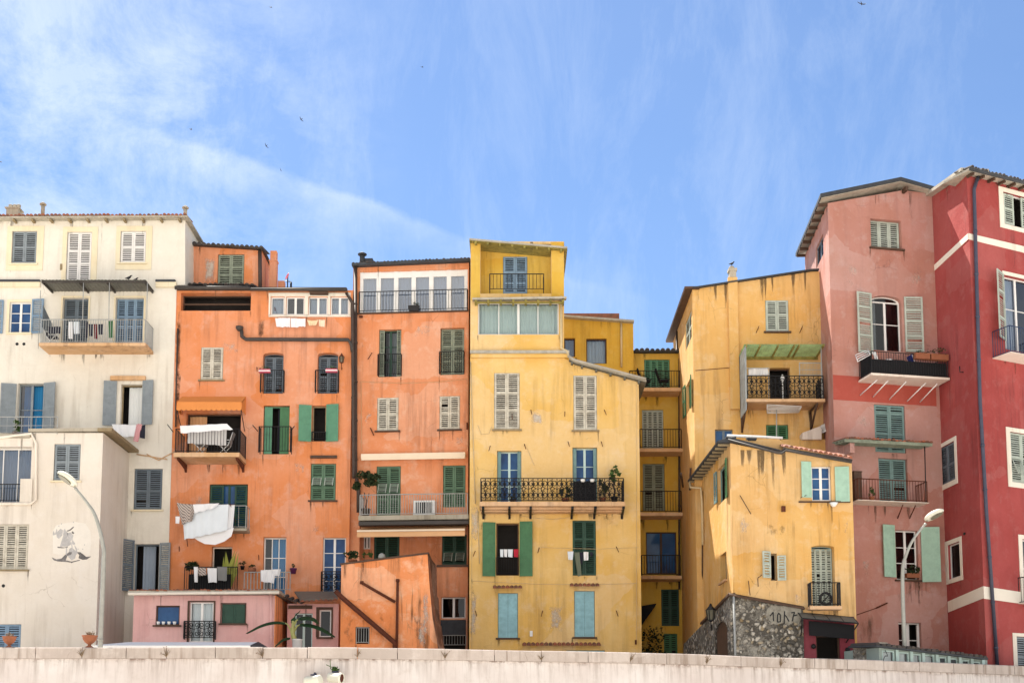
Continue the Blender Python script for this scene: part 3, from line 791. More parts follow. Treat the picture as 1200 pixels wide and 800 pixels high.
def potted(name, label, p, pot_r=.14, pot_h=.24, rad=(.25, .25, .28), n=90, size=.06, leaf='leaf', pot='terracotta', cat='potted plant', group=None, flower=None, box=None, stem=0):
    T = Thing(name, label, cat, p, group); p = Vector(p); mb = MB()
    if box: mb.lathe(p, [(0.001, 0), (pot_r, 0), (pot_r*1.06, pot_h), (pot_r*.9, pot_h)], 4)
    else: mb.lathe(p, [(pot_r*.68, 0), (pot_r*.95, pot_h*.8), (pot_r*1.08, pot_h*.82), (pot_r*1.08, pot_h), (pot_r*.85, pot_h*.97)], 12)
    T.part('pot', mb, M[pot])
    if stem:
        s_ = MB(); 
        for k in range(3): s_.tube([p+Vector((0, 0, pot_h*.9)), p+Vector((random.uniform(-.06, .06), random.uniform(-.06, .06), pot_h+stem*.5)), p+Vector((random.uniform(-.15, .15), random.uniform(-.15, .15), pot_h+stem))], .018, 5)
        T.part('stem', s_, M['bark'])
    mb = MB(); c = p+Vector((0, 0, pot_h+stem+rad[2]*.75))
    clumpy(mb, c, (rad[0]*.7, rad[1]*.7, rad[2]*.7), 9, max(3, n//9), size)
    ms = [M[leaf]]
    if flower: leaves(mb, c+Vector((0, -.05, .04)), rad, n//6, size*.7, 1); ms.append(M[flower])
    T.part('foliage', mb, ms)
    return T
def PL(xa, Ya, xb, Yb, py=600):
    a, b = U(xa, py, Ya), U(xb, py, Yb); return Plane((a.x, a.y), (b.x, b.y))
def base_of(P, x):
    u = P.uz(x, 700)[0]; p = P.pt(u, STREET); return (p.x, p.y, STREET)
def chimney_pot(b, p, r=.09, h=.5, mat='sheet_metal', cap=True, name='chimney_pipe', parent=None):
    mb = MB(); mb.lathe(p, [(r, 0), (r, h), (r*.6, h+.01)], 10)
    if cap: mb.lathe(Vector(p)+Vector((0, 0, h+.04)), [(r*1.7, 0), (r*1.8, .05), (r*.5, .14)], 10)
    return b.part(name, mb, M[mat], parent)

# ================================================================ white apartment house
P = PL(-60, 97.5, 218, 97.5)
A = Bld('white_apartment_house', 'tall white plastered house with grey-blue shutters and a long railed balcony', 'house', base_of(P, 60))
F = Fac(A, P, [(-60, 259), (217, 258), (217, 334), (207, 334)], 'white'); F.back(7)
win(F, (14, 271, 43, 309), 'closed', 'sh_grey', surround=((8, 265, 51, 317), 'trim'), sill='trim')
win(F, (78, 272, 107, 330), 'closed', 'sh_white', rails=(.36, .62), surround=((73, 266, 114, 330), 'trim'))
win(F, (141, 271, 171, 308), 'closed', 'sh_white', surround=((136, 265, 178, 316), 'trim'), sill='trim')
win(F, (73, 349, 103, 402), 'closed', 'sh_slate', rails=(.38, .6), surround=((71, 347, 105, 402), 'trim'), depth=.3)
win(F, (135, 349, 168, 402), 'closed', 'sh_blue', rails=(.38, .6), leaves=3, surround=((133, 347, 170, 402), 'trim'), depth=.3)
win(F, (11, 354, 36, 390), 'glass', fm='framew', cols=2, rows=3, glass='glassskypaint', sh=(((-6, 352, 4, 391), 'sh_blue'), ((37.5, 351, 52, 391), 'sh_blue')), sill='trim', surround=((8, 351, 37, 390), 'trim'))
win(F, (20, 449, 50, 509), 'half', fm='sh_grey', curtain=('cur_blue', .12, 1), sh=(((2, 450, 18.5, 508), 'sh_grey', 14), ((51, 449, 66, 508), 'sh_grey', 18)), solid=True, depth=.3)
win(F, (141, 450, 166, 500), 'dark', fm='palewood', curtain=('cur_white', .25, .95), sh=(((122, 447, 136.5, 499), 'sh_grey', 12), ((167, 446, 180, 498), 'sh_grey', 12)), solid=True, depth=.3, hood=((130, 441, 171, 446), 'slab_o'))
win(F, (157, 549, 190, 597), 'closed', 'sh_slate', rails=(.45,), sill='trim')
win(F, (157, 637, 186, 692), 'dark', fm='sh_slate', curtain=('cur_grey', .25, .8), sh=(((146, 633, 156.5, 693), 'sh_slate', 50), ((187, 636, 200, 692), 'sh_grey', 10)), depth=.3)
for r_ in ((-60, 331, 47.5, 337), (183, 331, 207, 337)):
    band(F, r_, 'trim', .09, 'cornice')
band(F, (-60, 328.6, 47.5, 331), 'slate', .13, 'cornice_cap'); band(F, (183, 328.6, 206, 331), 'slate', .13, 'cornice_cap')
rf = eave(A, P, [(-60, 255.5), (220, 254)], .07, .4, 7.2, 'roofpale', 'roof', None, .85)
u0, z = P.shift(.4).uz(-60, 254); u1 = P.shift(.4).uz(219, 253)[0]
tiled_edge(A, P.pt(u0, z+.05, .42), P.pt(u1, z+.07, .42), (-P.n.x, -P.n.y, .12), .08, 1.2, 'tile', rf)
for x, y0, y1 in ((50, 252, 239), (217, 254, 243)):
    Q = P.shift(-.9); p = Q.hit(x, y0); chimney_pot(A, p, .09, Q.hit(x, y1).z-p.z-.1, 'concrete', True, 'chimney_pipe', rf)
Q = P.shift(-1.2); mb = MB()
u, z = Q.uz(16, 254); mb.box(P, u-.28, u+.28, z-.2, z+.32, -1.5, -1.0); mb.box(P, u-.34, u+.34, z+.32, z+.38, -1.56, -.94)
for k in (-.18, .02, .2): mb.lathe(P.pt(u+k, z+.38, -1.25), [(.08, 0), (.11, .2), (.05, .24)], 8)
A.part('chimney', mb, M['concrete'], rf)
# balcony with canopy
S_, Q, (bu0, bu1, bz) = balcony(F, (45.5, 170.5, 401.5), 1.25, 3.5, 374, 'slab_o', 'irongrey', .11, r=.012)
cb = MB(); Q2 = P.shift(1.35); (cu0, cz), (cu1, _) = Q2.uz(48, 328.5), Q2.uz(171, 328.5)
n = 60
for i in range(n):
    a = cu0+(cu1-cu0)*i/n; c = cu0+(cu1-cu0)*(i+1)/n; za, zc = cz+.02*(i % 2), cz+.02*((i+1) % 2)
    cb.hexa([P.pt(a, za, 1.35), P.pt(c, zc, 1.35), P.pt(c, zc-.02, .003), P.pt(a, za-.02, .003), P.pt(a, za+.02, 1.35), P.pt(c, zc+.02, 1.35), P.pt(c, zc, .003), P.pt(a, za, .003)])
cn = A.part('canopy', cb, M['sheet_metal'])
m2 = MB()
for f in (0.01, .36, .62, .985): u = cu0+(cu1-cu0)*f; m2.box(P, u-.03, u+.03, cz-.10, cz-.021, .01, 1.33)
m2.box(P, cu0, cu1, cz-.08, cz-.022, 1.25, 1.30)
A.part('canopy_frame', m2, M['gutter'], cn)
m2 = MB(); h = Q.uz(100, 374)[1]-bz
for px_ in (97, 127.5, 172):
    u = Q.uz(px_, 360)[0]; m2.tube([P.pt(u, bz+h if px_ < 170 else bz+h, 1.2), P.pt(u, cz-.08, 1.27)], .02, 6)
u = P.uz(52, 330)[0]; m2.tube([P.pt(u, bz, .4), P.pt(u, cz-.1, .4)], .015, 5)
A.part('canopy_post', m2, M['irongrey'], cn)
m2 = MB(); pa = [(bu0+.06, bz+.75, 1.15), (bu0+.06, bz+1.75, 1.15), (bu0+.06, bz+1.3, .02), (bu0+.06, bz+.75, .02)]
m2.prism([P.pt(*q) for q in pa], P.pt(.03, 0)-P.pt(0, 0)); A.part('privacy_screen', m2, M['sh_slate'], S_)
# vents, little terrace on the left
for x in (20, 28):
    mb = MB(); p = P.hit(x, 403); mb.lathe(p+Vector((0, -.012, 0)), [(.07, 0), (.075, .02)], 10, 0, Vector((0, 1, 0))); A.part('vent', mb, M['iron'])
mb = MB(); u, z = P.uz(72, 313); mb.box(P, u-.05, u+.05, z-.14, z+.14, .002, .05); A.part('wall_lamp', mb, M['palewood'])
mb = MB()
for a, c in (((160, 532), (196, 538)), ((172, 532), (186, 539)), ((186, 539), (206, 528))):
    mb.tube([P.shift(.03).hit(*a), P.shift(.03).hit(*c)], .025, 5)
A.part('cable', mb, M['slab_o'])
A.done()

# things on the long balcony
for i, (x0, x1, ya, yb, mt, what) in enumerate((
        (80, 85, 377, 397, 'cl_white', 'thin white cloth'), (86, 93, 377, 391, 'cl_ice', 'pale blue shirt-like cloth'), (99, 103, 377, 396, 'cl_dark', 'narrow black cloth'),
        (104, 109, 380, 394, 'cl_dark', 'short black cloth'), (110, 114, 380, 397, 'cl_wine', 'wine red cloth'), (115, 121, 380, 392, 'cl_dark', 'wide short black cloth'), (127, 133, 376, 396, 'cl_green', 'dark green cloth'))):
    cloth('laundry', what+' drying behind the grey balcony railing of the white house', P, .95, [(x0, ya), (x1, ya), (x1, yb), (x0+.5, yb)], M and mt, 'clothes drying on the white balcony', amp=.02, wave=.14, n=8)
cloth('laundry', 'black garment spread at the near end of the white balcony railing', P, 1.05, [(56, 383), (71, 383), (71, 391), (56, 391)], 'cl_dark', 'clothes drying on the white balcony', wave=.2)
# folding chair on that balcony
def chair(name, label, P, u, z, d, mat, cat='chair', s=1.0, face=1, group=None, fmat='plastic_w'):
    p = P.pt(u, z, d); T = Thing(name, label, cat, p, group)
    q = lambda a, h, e: P.pt(u+a*s*face, z+h*s, d+e*s)
    fr = MB()
    for e in (-.22, .22):
        fr.tube([q(-.22, 0, e), q(.2, .45, e), q(.28, .48, e)], .018, 5); fr.tube([q(.24, 0, e), q(-.2, .45, e), q(-.38, 1.0, e)], .018, 5)
        fr.tube([q(-.25, .66, e), q(.22, .64, e)], .018, 5)
    T.part('chair_frame', fr, M[fmat])
    m2 = MB(); m2.hexa([q(-.2, .42, -.21), q(.24, .45, -.21), q(.24, .45, .21), q(-.2, .42, .21), q(-.2, .47, -.21), q(.24, .49, -.21), q(.24, .49, .21), q(-.2, .47, .21)])
    T.part('seat', m2, M[mat])
    m2 = MB(); m2.hexa([q(-.19, .5, -.21), q(-.23, .5, -.21), q(-.23, .5, .21), q(-.19, .5, .21), q(-.36, 1.02, -.21), q(-.41, 1.02, -.21), q(-.41, 1.02, .21), q(-.36, 1.02, .21)])
    T.part('backrest', m2, M[mat]); return T
u = P.uz(63, 395)[0]; chair('folding_chair', 'white framed folding chair behind the dark screen of the white balcony', P, u+.15, bz, .6, 'cl_dark')
b_ = MB(); p = Q2.hit(160.5, 326); 
def pigeon(name, label, p, s=1.0, group=None, cat='bird'):
    mb = MB(); p = Vector(p)
    mb.tube([p+Vector((-.17, 0, .12))*s, p+Vector((-.08, 0, .13))*s, p+Vector((0, 0, .14))*s, p+Vector((.08, 0, .19))*s, p+Vector((.11, 0, .25))*s, p+Vector((.15, 0, .26))*s, p+Vector((.19, 0, .25))*s],
            [.012*s, .04*s, .07*s, .055*s, .035*s, .03*s, .005*s], 8)
    for e in (-.025, .025): mb.tube([p+Vector((.0, e, .1))*s, p+Vector((.01, e, 0))*s], .008*s, 4)
    return single(name, mb, M['bird'], label, cat, p, group)
p = P.pt(P.uz(160, 327)[0], cz+.04, 1.2); pigeon('pigeon', 'dark pigeon standing on the grey canopy over the white balcony', p, .9); pigeon('pigeon', 'second dark pigeon close behind the other on the grey canopy edge', p+Vector((.24, .2, 0)), .8)
# laundry below the dark window
cloth('laundry', 'white towel hung under the hooded window of the white house', P, .45, [(131, 497), (160, 498), (158, 511), (137, 512)], 'cl_white')
cloth('laundry', 'red and pink patterned cloth hung beside a white towel', P, .47, [(160, 497), (166.5, 497), (162, 518), (156, 516)], 'cl_red', wave=.2)
cloth('laundry', 'dark cloth hung at the end of the towel line of the white house', P, .42, [(164, 499), (170.5, 498), (170, 514), (164, 513)], 'cl_dark')

# ================================================================ white front block
P = PL(-60, 91, 121, 91); PB = P
B_ = Bld('white_front_block', 'lower white block in front of the white house, painted with a grey figure', 'house', base_of(P, 60))
F = Fac(B_, P, [(-60, 513), (35, 513), (35, 507), (121, 507)], 'white2'); F.back(3.9)
win(F, (63, 520, 94, 563), 'closed', 'sh_grey', rails=(.5,), sill='trim')
win(F, (-22, 614, 33, 667), 'closed', 'sh_dirty', rails=(.5,), leaves=4, sill='palewood')
win(F, (-10, 731, 24, 775), 'closed', 'sh_blue', rails=(.6,))
win(F, (-20, 523, 36, 588), 'glass', fm='framew', cols=3, rows=1, glass='glass', curtain='cur_grey', depth=.45, name='sliding_window')
# loggia parapet, rail and the pipe that frames it
mb = MB(); u0, u1, z0, z1 = P.rect((24, 561, 38, 590)); mb.box(P, u0, u1, z0, z1, -.3, .06); B_.part('parapet', mb, M['white2'])
ua, z, h = P.uz(-20, 588)[0], P.uz(10, 588)[1], P.uz(10, 567)[1]-P.uz(10, 588)[1]
B_.part('railing', rail_mb([P.pt(ua, z, -.02), P.pt(u0-.02, z, -.02)], h, .11), M['iron'])
mb = MB(); Q = P.shift(.06); mb.tube([Q.hit(-40, 590), Q.hit(36, 590), Q.hit(42, 586), Q.hit(42.5, 520), Q.hit(37, 508), Q.hit(-40, 517)], .06, 8); B_.part('pipe', mb, M['whitetrim'])
rf = eave(B_, P, [(33, 505.5), (123.5, 504.5)], .13, .12, 4.2, 'concrete', 'roof')
mb = MB(); u, z = P.uz(121, 506); mb.hexa([P.pt(u-.2, z+.01, .14), P.pt(u+.40, z+.01, .14), P.pt(u+.40, z+.01, -4.2), P.pt(u-.2, z+.01, -4.2), P.pt(u-.2, z+.145, .14), P.pt(u+.40, z+.145, .14), P.pt(u+.40, z+.145, -4.2), P.pt(u-.2, z+.145, -4.2)])
B_.part('roof_overhang', mb, M['palewood'], rf)
mb = MB(); ua = P.uz(-60, 510)[0]; ub, zz = P.uz(36, 512); mb.box(P, ua, ub, zz-.02, zz+.12, -3.9, .10); B_.part('terrace_slab', mb, M['concrete'])
zz += .12
tr = B_.part('terrace_railing', rail_mb([P.pt(ua, zz, 0), P.pt(ub+1.1, zz, 0)], .75, .3, .008, .5), M['irongrey'])
mb = MB(); p = P.hit(4, 686); mb.lathe(p+Vector((0, -.012, 0)), [(.07, 0), (.07, .02)], 10, 0, Vector((0, 1, 0))); B_.part('vent', mb, M['iron'])
# the painted figure: flat paint on the wall
def flat(mb, P, pts, d, m=0):
    mb.add([P.pt(*P.uz(x, y), d) for x, y in pts], [tuple(range(len(pts)))], m)
mb = MB()
flat(mb, P, [(62, 622), (66, 615), (74, 613), (88, 611), (100, 613), (106, 622), (107, 636), (105, 650), (98, 648), (84, 645), (72, 650), (62, 648)], .003, 2)
flat(mb, P, [(73, 632), (76, 629), (81, 631), (84, 637), (81, 639), (77, 640), (71, 640), (71.5, 636)], .0045, 0)
flat(mb, P, [(66, 624), (71, 619), (74, 621), (73, 627), (69, 631), (66.5, 629)], .0045, 0)
flat(mb, P, [(81, 643), (84, 641), (90, 646), (88, 654), (84, 656), (80, 652)], .0045, 0)
flat(mb, P, [(60.5, 652.5), (66, 655), (72, 654), (76, 650), (81, 646.5), (84.5, 646.5), (83.5, 649.5), (79, 651), (77, 656), (84, 659), (78, 658), (68, 657.5), (63, 656)], .006, 1)
flat(mb, P, [(90, 646.5), (94, 646.5), (97.5, 649), (101, 652), (107, 651.5), (102, 655), (97, 655.5), (92, 653.5), (93, 650)], .006, 1)
flat(mb, P, [(84, 659.5), (83, 658.3), (77, 656.8), (78, 656.2), (84, 657.6), (93, 655.5), (94, 656.2), (85, 658.6)], .007, 1)
flat(mb, P, [(74.5, 621), (76, 619), (77.5, 622), (80, 625), (79, 629), (76.5, 633), (73, 640), (70, 641), (72, 634), (74, 628)], .006, 0)
flat(mb, P, [(79, 624), (83, 623.5), (86, 627), (85, 632), (82, 634), (79.5, 632)], .006, 0)
flat(mb, P, [(85, 632), (88.5, 637), (86, 638), (83.5, 636)], .006, 0)
flat(mb, P, [(67.5, 640), (71, 640.6), (76, 641), (79.5, 639.6), (79.5, 641), (74, 642), (67.5, 641.6)], .007, 1)
flat(mb, P, [(77.4, 641), (78.8, 640.5), (78.8, 646), (77.8, 651), (77, 648)], .007, 0)
flat(mb, P, [(83.4, 637), (84.5, 637), (85.5, 643), (87, 650), (86, 652), (84.4, 645)], .007, 0)
flat(mb, P, [(61.8, 626.5), (62.6, 621), (63.6, 623.5), (64.5, 625.5), (66.5, 619), (67.3, 621), (66.3, 625.4), (63, 627)], .007, 0)
flat(mb, P, [(78, 621.5), (82, 620), (86, 616.5), (86.8, 617.6), (83, 621), (79, 622.6)], .008, 1)
flat(mb, P, [(84.5, 622), (87.2, 624), (86, 625.4), (84, 624)], .008, 1)
flat(mb, P, [(87, 638), (90, 642), (91, 648), (88.5, 650), (88.8, 644)], .006, 0)
for x, y in ((99, 638), (91.5, 643), (97, 643), (72, 613.5), (86, 611.5), (69, 616)): flat(mb, P, [(x-.6, y-.5), (x+.6, y-.8), (x+.5, y+.8), (x-.4, y+.6)], .007, 0)
B_.part('painted_figure', mb, [M['mural'], M['muraldark'], M['muralpale']], label='grey painted figure over two dark wing-like curves')
B_.done()
T = potted('potted_plant', 'low green plant on the white terrace beside the blue curtain', P.pt(P.uz(13, 505)[0], zz, -.5), .14, .2, (.3, .25, .35), 110, .07)

# ================================================================ left orange house
P = PL(207, 97.5, 413.5, 97.5); PO = P
Bo = Bld('orange_house', 'tall orange house with an orange scalloped awning and green shutters', 'house', base_of(P, 300))
F = Fac(Bo, P, [(207, 340), (413.5, 340)], 'orange'); F.back(8)
win(F, (212, 343, 294, 364), 'dark', fm='wood', depth=.5, name='attic_opening')
mb = MB(); u0, u1, z0, z1 = P.rect((212, 343, 294, 364)); mb.box(P, u0+.05, u1-.05, z0+.35, z0+.42, -.3, -.24); mb.box(P, u0+.05, u1-.05, z0, z1, -1.62, -1.55); Bo.part('attic_back', mb, M['wood'])
for r_, c in (((317.5, 348, 333.5, 369), 1), ((335.5, 348, 357, 369), 2), ((361.5, 348, 384, 369), 2), ((387.5, 348, 409, 369), 2)):
    win(F, r_, 'glass', fm='framew', cols=c, rows=1, curtain='cur_white' if r_[0] != 335.5 else None, depth=.12, glass='glass')
mb = MB()
for r_ in ((315, 343.5, 411, 347.6), (315, 347.6, 317.2, 370), (333.8, 347.6, 335.2, 370), (357.3, 347.6, 361.2, 370), (384.3, 347.6, 387.2, 370), (409.3, 347.6, 411, 370), (315, 369.4, 411, 371.5)):
    u0, u1, z0, z1 = P.rect(r_); mb.box(P, u0+.001, u1-.001, z0+.001, z1-.001, .002, .05)
Bo.part('window_band', mb, M['whitetrim'])
mb = MB(); u0, u1, z0, z1 = P.rect((364, 344, 385, 346.5)); mb.box(P, u0, u1, z0, z1, .055, .28); Bo.part('window_hood', mb, M['wood'])
rf = eave(Bo, P, [(206, 338.5), (406, 339)], .10, .22, 8, 'gutter', 'roof')
mb = MB(); Q = P.shift(.28); mb.tube([Q.hit(205, 337), Q.hit(293, 337.5)], .09, 8); mb.tube([Q.hit(293, 339), Q.hit(407, 339.5)], .075, 8); Bo.part('gutter', mb, M['gutter'], rf)
# attic room on the roof
Pp = PL(221, 100.2, 306, 100.2, 300)
F2 = Fac(Bo, Pp, [(221, 287), (307, 293)], 'orange', base=345); F2.back(3)
win(F2, (255, 298, 286, 336), 'closed', 'sh_mossy', rails=(.35, .6))
r2 = eave(Bo, Pp, [(219, 286), (309, 291.5)], .06, .25, 3, 'gutter', 'attic_roof')
Q = Pp.shift(.28); tiled_edge(Bo, Q.hit(219, 285), Q.hit(309, 290.5), (-Pp.n.x, -Pp.n.y, .2), .10, 1.6, 'darktile', r2)
mb = MB(); Q = Pp.shift(.03); mb.tube([Q.hit(304.5, 292), Q.hit(305, 345)], .09, 8); Bo.part('attic_pipe', mb, M['pipe'])
mb = MB(); Q = Pp.shift(-.6); u, z = Q.uz(319.5, 334); z1 = Q.uz(319, 306)[1]; z2 = Q.uz(319, 293.5)[1]
mb.box(Pp, u-.17, u+.17, z-.3, z1, -.95, -.6); mb.box(Pp, u-.20, u+.20, z1, z1+.06, -.98, -.57); mb.box(Pp, u-.15, u+.15, z1+.06, z2, -.93, -.62); mb.box(Pp, u+.18, u+.48, z-.3, z+.35, -1.3, -.95)
Bo.part('chimney', mb, M['orange'])
tiled_edge(Bo, P.shift(-.3).hit(219, 333.5), P.shift(-.3).hit(298, 334), (0, 1, .25), .10, 1.0, 'darktile', rf)
# windows
win(F, (235.5, 407, 261.5, 445), 'closed', 'sh_dirty', rails=(.5,), sill='palewood', depth=.1)
for i, x in enumerate((308, 372)):
    win(F, (x, 413, x+24, 461), 'closed', 'sh_slate', fm='sh_slate', rails=(.45,), arch=.12, depth=.38, rail=(x-2, 435, x+25, 460.5), sp=.10)
win(F, (308.5, 475, 339, 532), 'dark', fm='sh_lgreen', sh=(), depth=.3, curtain=('cl_dark', .5, .9))
Wl = F.lastwin; u0, u1, z0, z1 = P.rect((308.5, 475, 339, 532))
for a, c, mt in ((.03, .33, 'sh_lgreen'), (.62, .98, 'sh_green')):
    Bo.part('shutter', shutter_mb(P, u0+(u1-u0)*a, u0+(u1-u0)*c, z0+.02, z1-.05, -.12, (.42,), solid=True), M[mt], Wl)
zt = z0
Bo.part('railing', rail_mb([P.pt(u0-.12, zt, 0), P.pt(u0-.12, zt, .35), P.pt(u1+.12, zt, .35), P.pt(u1+.12, zt, 0)], P.uz(320, 502)[1]-zt, .12), M['iron'], Wl)
win(F, (365.5, 475, 382, 517), 'dark', fm='palewood', sh=(((350.5, 475, 365, 517.5), 'sh_lgreen', 12), ((382.5, 474, 397, 517.5), 'sh_lgreen', 10)), solid=True, depth=.25, rail=(366, 507, 382, 517), sill=None)
win(F, (364, 543, 393.5, 586), 'closed', 'sh_sage', flaps=(.33, .62), rails=(.33, .62), sill='wood', hood=((364, 534, 395, 537), 'wood'))
win(F, (245, 567, 290, 620), 'glass', fm='sh_dgreen', cols=2, rows=1, glass='glassskypaint', depth=.25, curtain=('cur_grey', .45, .6))
W2 = F.lastwin; u0, u1, z0, z1 = P.rect((245, 567, 290, 620))
for a, c in ((.02, .37), (.66, .98)): Bo.part('shutter', shutter_mb(P, u0+(u1-u0)*a, u0+(u1-u0)*c, z0+.02, z1-.05, -.07, (.3, .62)), M['sh_dgreen'], W2)
balcony(F, (243, 289, 618.5), .75, 3, 592, 'concrete', 'irongrey', .3)
win(F, (247.5, 640, 271.5, 699), 'dark', fm='whitetrim', depth=.3)
win(F, (308, 629, 335, 699), 'glass', fm='framew', cols=3, rows=3, glass='glassclear', curtain=('cur_blue', .3, 1), depth=.3)
win(F, (378, 629.5, 405, 698), 'glass', fm='framew', cols=2, rows=4, glass='glassskypaint', depth=.22, rail=(377, 670, 400, 696), ornate=True)
# second gutter, lantern, downpipe
mb = MB(); Q = P.shift(.16); mb.tube([Q.hit(283, 387), Q.hit(283.5, 394), Q.hit(288, 397.5), Q.hit(408, 398), Q.hit(412, 404), Q.hit(413, 412)], .085, 8); Bo.part('gutter', mb, M['gutter'])
mb = MB(); p = P.pt(*P.uz(281.5, 387), .16); mb.lathe(p-Vector((0, 0, .08)), [(.09, 0), (.17, .12), (.17, .2)], 10); Bo.part('rain_head', mb, M['gutter'])
# orange awning with scalloped valance
awu0, awz0 = P.shift(.9).uz(206.5, 481); awu1 = P.shift(.9).uz(283, 481)[0]; awz1 = P.uz(250, 468.5)[1]
mb = MB(); zt = P.shift(.8).uz(240, 471)[1]; n = 26
mb.hexa([P.pt(awu0, zt-.03, .82), P.pt(awu1, zt-.03, .82), P.pt(awu1, awz1+.12, .003), P.pt(awu0, awz1+.12, .003), P.pt(awu0, zt, .84), P.pt(awu1, zt, .84), P.pt(awu1, awz1+.16, .003), P.pt(awu0, awz1+.16, .003)])
zb = P.shift(.9).uz(240, 479.5)[1]
vs = []
for i in range(n*4+1):
    u = awu0+(awu1-awu0)*i/(n*4); dz = -.06*abs(math.sin(math.pi*i/8))
    vs += [P.pt(u, zt, .835), P.pt(u, zb+dz, .90)]
mb.add(vs, [(2*i, 2*i+1, 2*i+3, 2*i+2) for i in range(n*4)], 0)
for uu in (awu0, awu1):
    vs = []
    for i in range(9):
        f = i/8; d = .88*(1-f); zz = zt+(awz1+.12-zt)*f; vs += [P.pt(uu, zz, d), P.pt(uu, zb-.06*abs(math.sin(math.pi*i/2))+(.0-.35)*f*0, d+.01)]
    mb.add(vs, [(2*i, 2*i+1, 2*i+3, 2*i+2) for i in range(8)], 0)
aw = Bo.part('awning', mb, M['awn_orange'])
m2 = MB()
for uu in (awu0+.03, awu1-.03): m2.tube([P.pt(uu, zb, .86), P.pt(uu, zb-.75, .02)], .02, 5)
Bo.part('awning_arm', m2, M['iron'], aw)
win(F, (218, 484, 282, 531), 'dark', fm='wood', depth=.35, name='balcony_doorway', curtain=('awn_tan', 0, .33))
S2, Qb, (cu0, cu1, cz2) = balcony(F, (203.5, 280.5, 530), 1.5, 5, 502, 'slab_o', 'iron', .13, brackets=(208, 277), brmat='rust')
mb = MB(); 
for (xa, ya), (xc, yc) in (((203, 506), (196, 497)), ((302, 505), (296, 498)), ((340, 506), (345, 499))): mb.tube([P.shift(1.4 if xa < 250 else .35).hit(xa, ya), P.shift(1.7 if xa < 250 else .6).hit(xc, yc)], .02, 5)
Bo.part('clothes_line_arm', mb, M['iron'])
mb = MB()
for dx, dy in ((322, 518-150), (329, 375),): pass
for x, y in ((322, 360), (328, 452), (301, 430), (210, 640), (303, 650)):
    q = P.shift(.01).hit(x, y); mb.tube([q, q+Vector((.06, -.2, -.25))], .018, 5)
Bo.part('wall_hook', mb, M['rust'])
mb = MB(); Q = P.shift(.03); mb.tube([Q.hit(208.5, 385), Q.hit(206, 470), Q.hit(206, 500)], .035, 6); Bo.part('cable', mb, M['pipe'])
pipe(Bo, P, [(406, 343), (413, 355), (413.5, 420), (414.5, 553), (414.6, 560)], .075, 'pipe', .12)
for r_ in ((204, 345, 213, 480), (205, 420, 212, 530), (300, 370, 312, 400)): blotch(Bo, P, r_, 'soot', .7)
for r_ in ((250, 395, 290, 420), (340, 535, 362, 560), (225, 575, 240, 600), (360, 610, 380, 628)): blotch(Bo, P, r_, 'peel', .5)
blotch(Bo, Pp, (238, 297, 254, 335), 'peel', .8)
Bo.done()
u = P.uz(401, 420)[0]
# things on the orange house
def lantern(name, label, p, s=1.0, mat='iron', wall=None):
    T = Thing(name, label, 'lantern', p); p = Vector(p)
    mb = MB(); mb.lathe(p, [(.03*s, -.02), (.09*s, .03*s), (.13*s, .30*s), (.15*s, .31*s), (.05*s, .42*s), (.02*s, .48*s)], 6)
    T.part('lantern_body', mb, M['lampglass'])
    m2 = MB()
    for k in range(6):
        a = math.pi*2*k/6; c, sn = math.cos(a), math.sin(a)
        m2.tube([p+Vector((.095*s*c, .095*s*sn, .03*s)), p+Vector((.135*s*c, .135*s*sn, .30*s))], .012*s, 4)
    m2.lathe(p+Vector((0, 0, .305*s)), [(.16*s, 0), (.055*s, .12*s), (.02*s, .2*s)], 6); m2.lathe(p+Vector((0, 0, -.03*s)), [(.03*s, 0), (.1*s, .06*s)], 6)
    T.part('lantern_cap', m2, M[mat])
    if wall is not None:
        m3 = MB(); w = Vector(wall); m3.tube([p+Vector((0, 0, -.02*s)), p+Vector((0, 0, -.14*s)), (p+w)/2+Vector((0, 0, -.24*s)), w+Vector((0, 0, -.05*s))], .018*s, 5); T.part('wall_bracket', m3, M[mat])
    return T
lantern('wall_lantern', 'narrow rusty wall lantern beside the second arched window', P.pt(u, P.uz(401, 427)[1], .22), .9, 'rust', P.pt(u, P.uz(401, 430)[1], 0))
for x0, x1, y, what in ((304, 317, 437, 'first'), (382, 395.5, 436.5, 'second')):
    u0, u1, z0, z1 = P.shift(.25).rect((x0, y-4, x1, y)); c = P.pt((u0+u1)/2, z0, .28)
    T = Thing('flower_box', 'pink flower box on the railing of the arched window '+('above the green door shutters' if what == 'first' else 'next to the wall lantern'), 'flower box', c, 'flower boxes of the orange house')
    mb = MB(); mb.box(P, u0, u1, z0, z1, .2, .36); T.part('box', mb, M['plastic_r'])
    mb = MB(); leaves(mb, P.pt((u0+u1)/2, z1+.05, .28), ((u1-u0)/2, .1, .09), 70, .035); T.part('foliage', mb, [M['leaf']])
    mb = MB(); mb.box(P, u0-.01, u1+.01, z0+.05, z0+.10, .19, .37); T.part('trim_strip', mb, M['plastic_w'])
cloth('laundry', 'white towel under the row of white attic windows, beside its twin', P, .3, [(322.5, 373), (340, 372.5), (340, 383), (324, 383)], 'cl_white', None)
cloth('laundry', 'white towel with a straight hem between its twin and a cream cloth', P, .3, [(340.8, 373), (358, 373.5), (358, 382.5), (341, 383.5)], 'cl_white', None, ph=2)
cloth('laundry', 'cream yellow cloth bundled on the attic window line', P, .32, [(360, 375), (373, 375), (371, 380.5), (362, 381)], 'cl_cream', None, sag=.03)
cloth('laundry', 'small beige cloth at the end of the attic window line', P, .3, [(373.6, 375), (381, 375), (380.5, 383), (374, 382.5)], 'awn_cream', None)
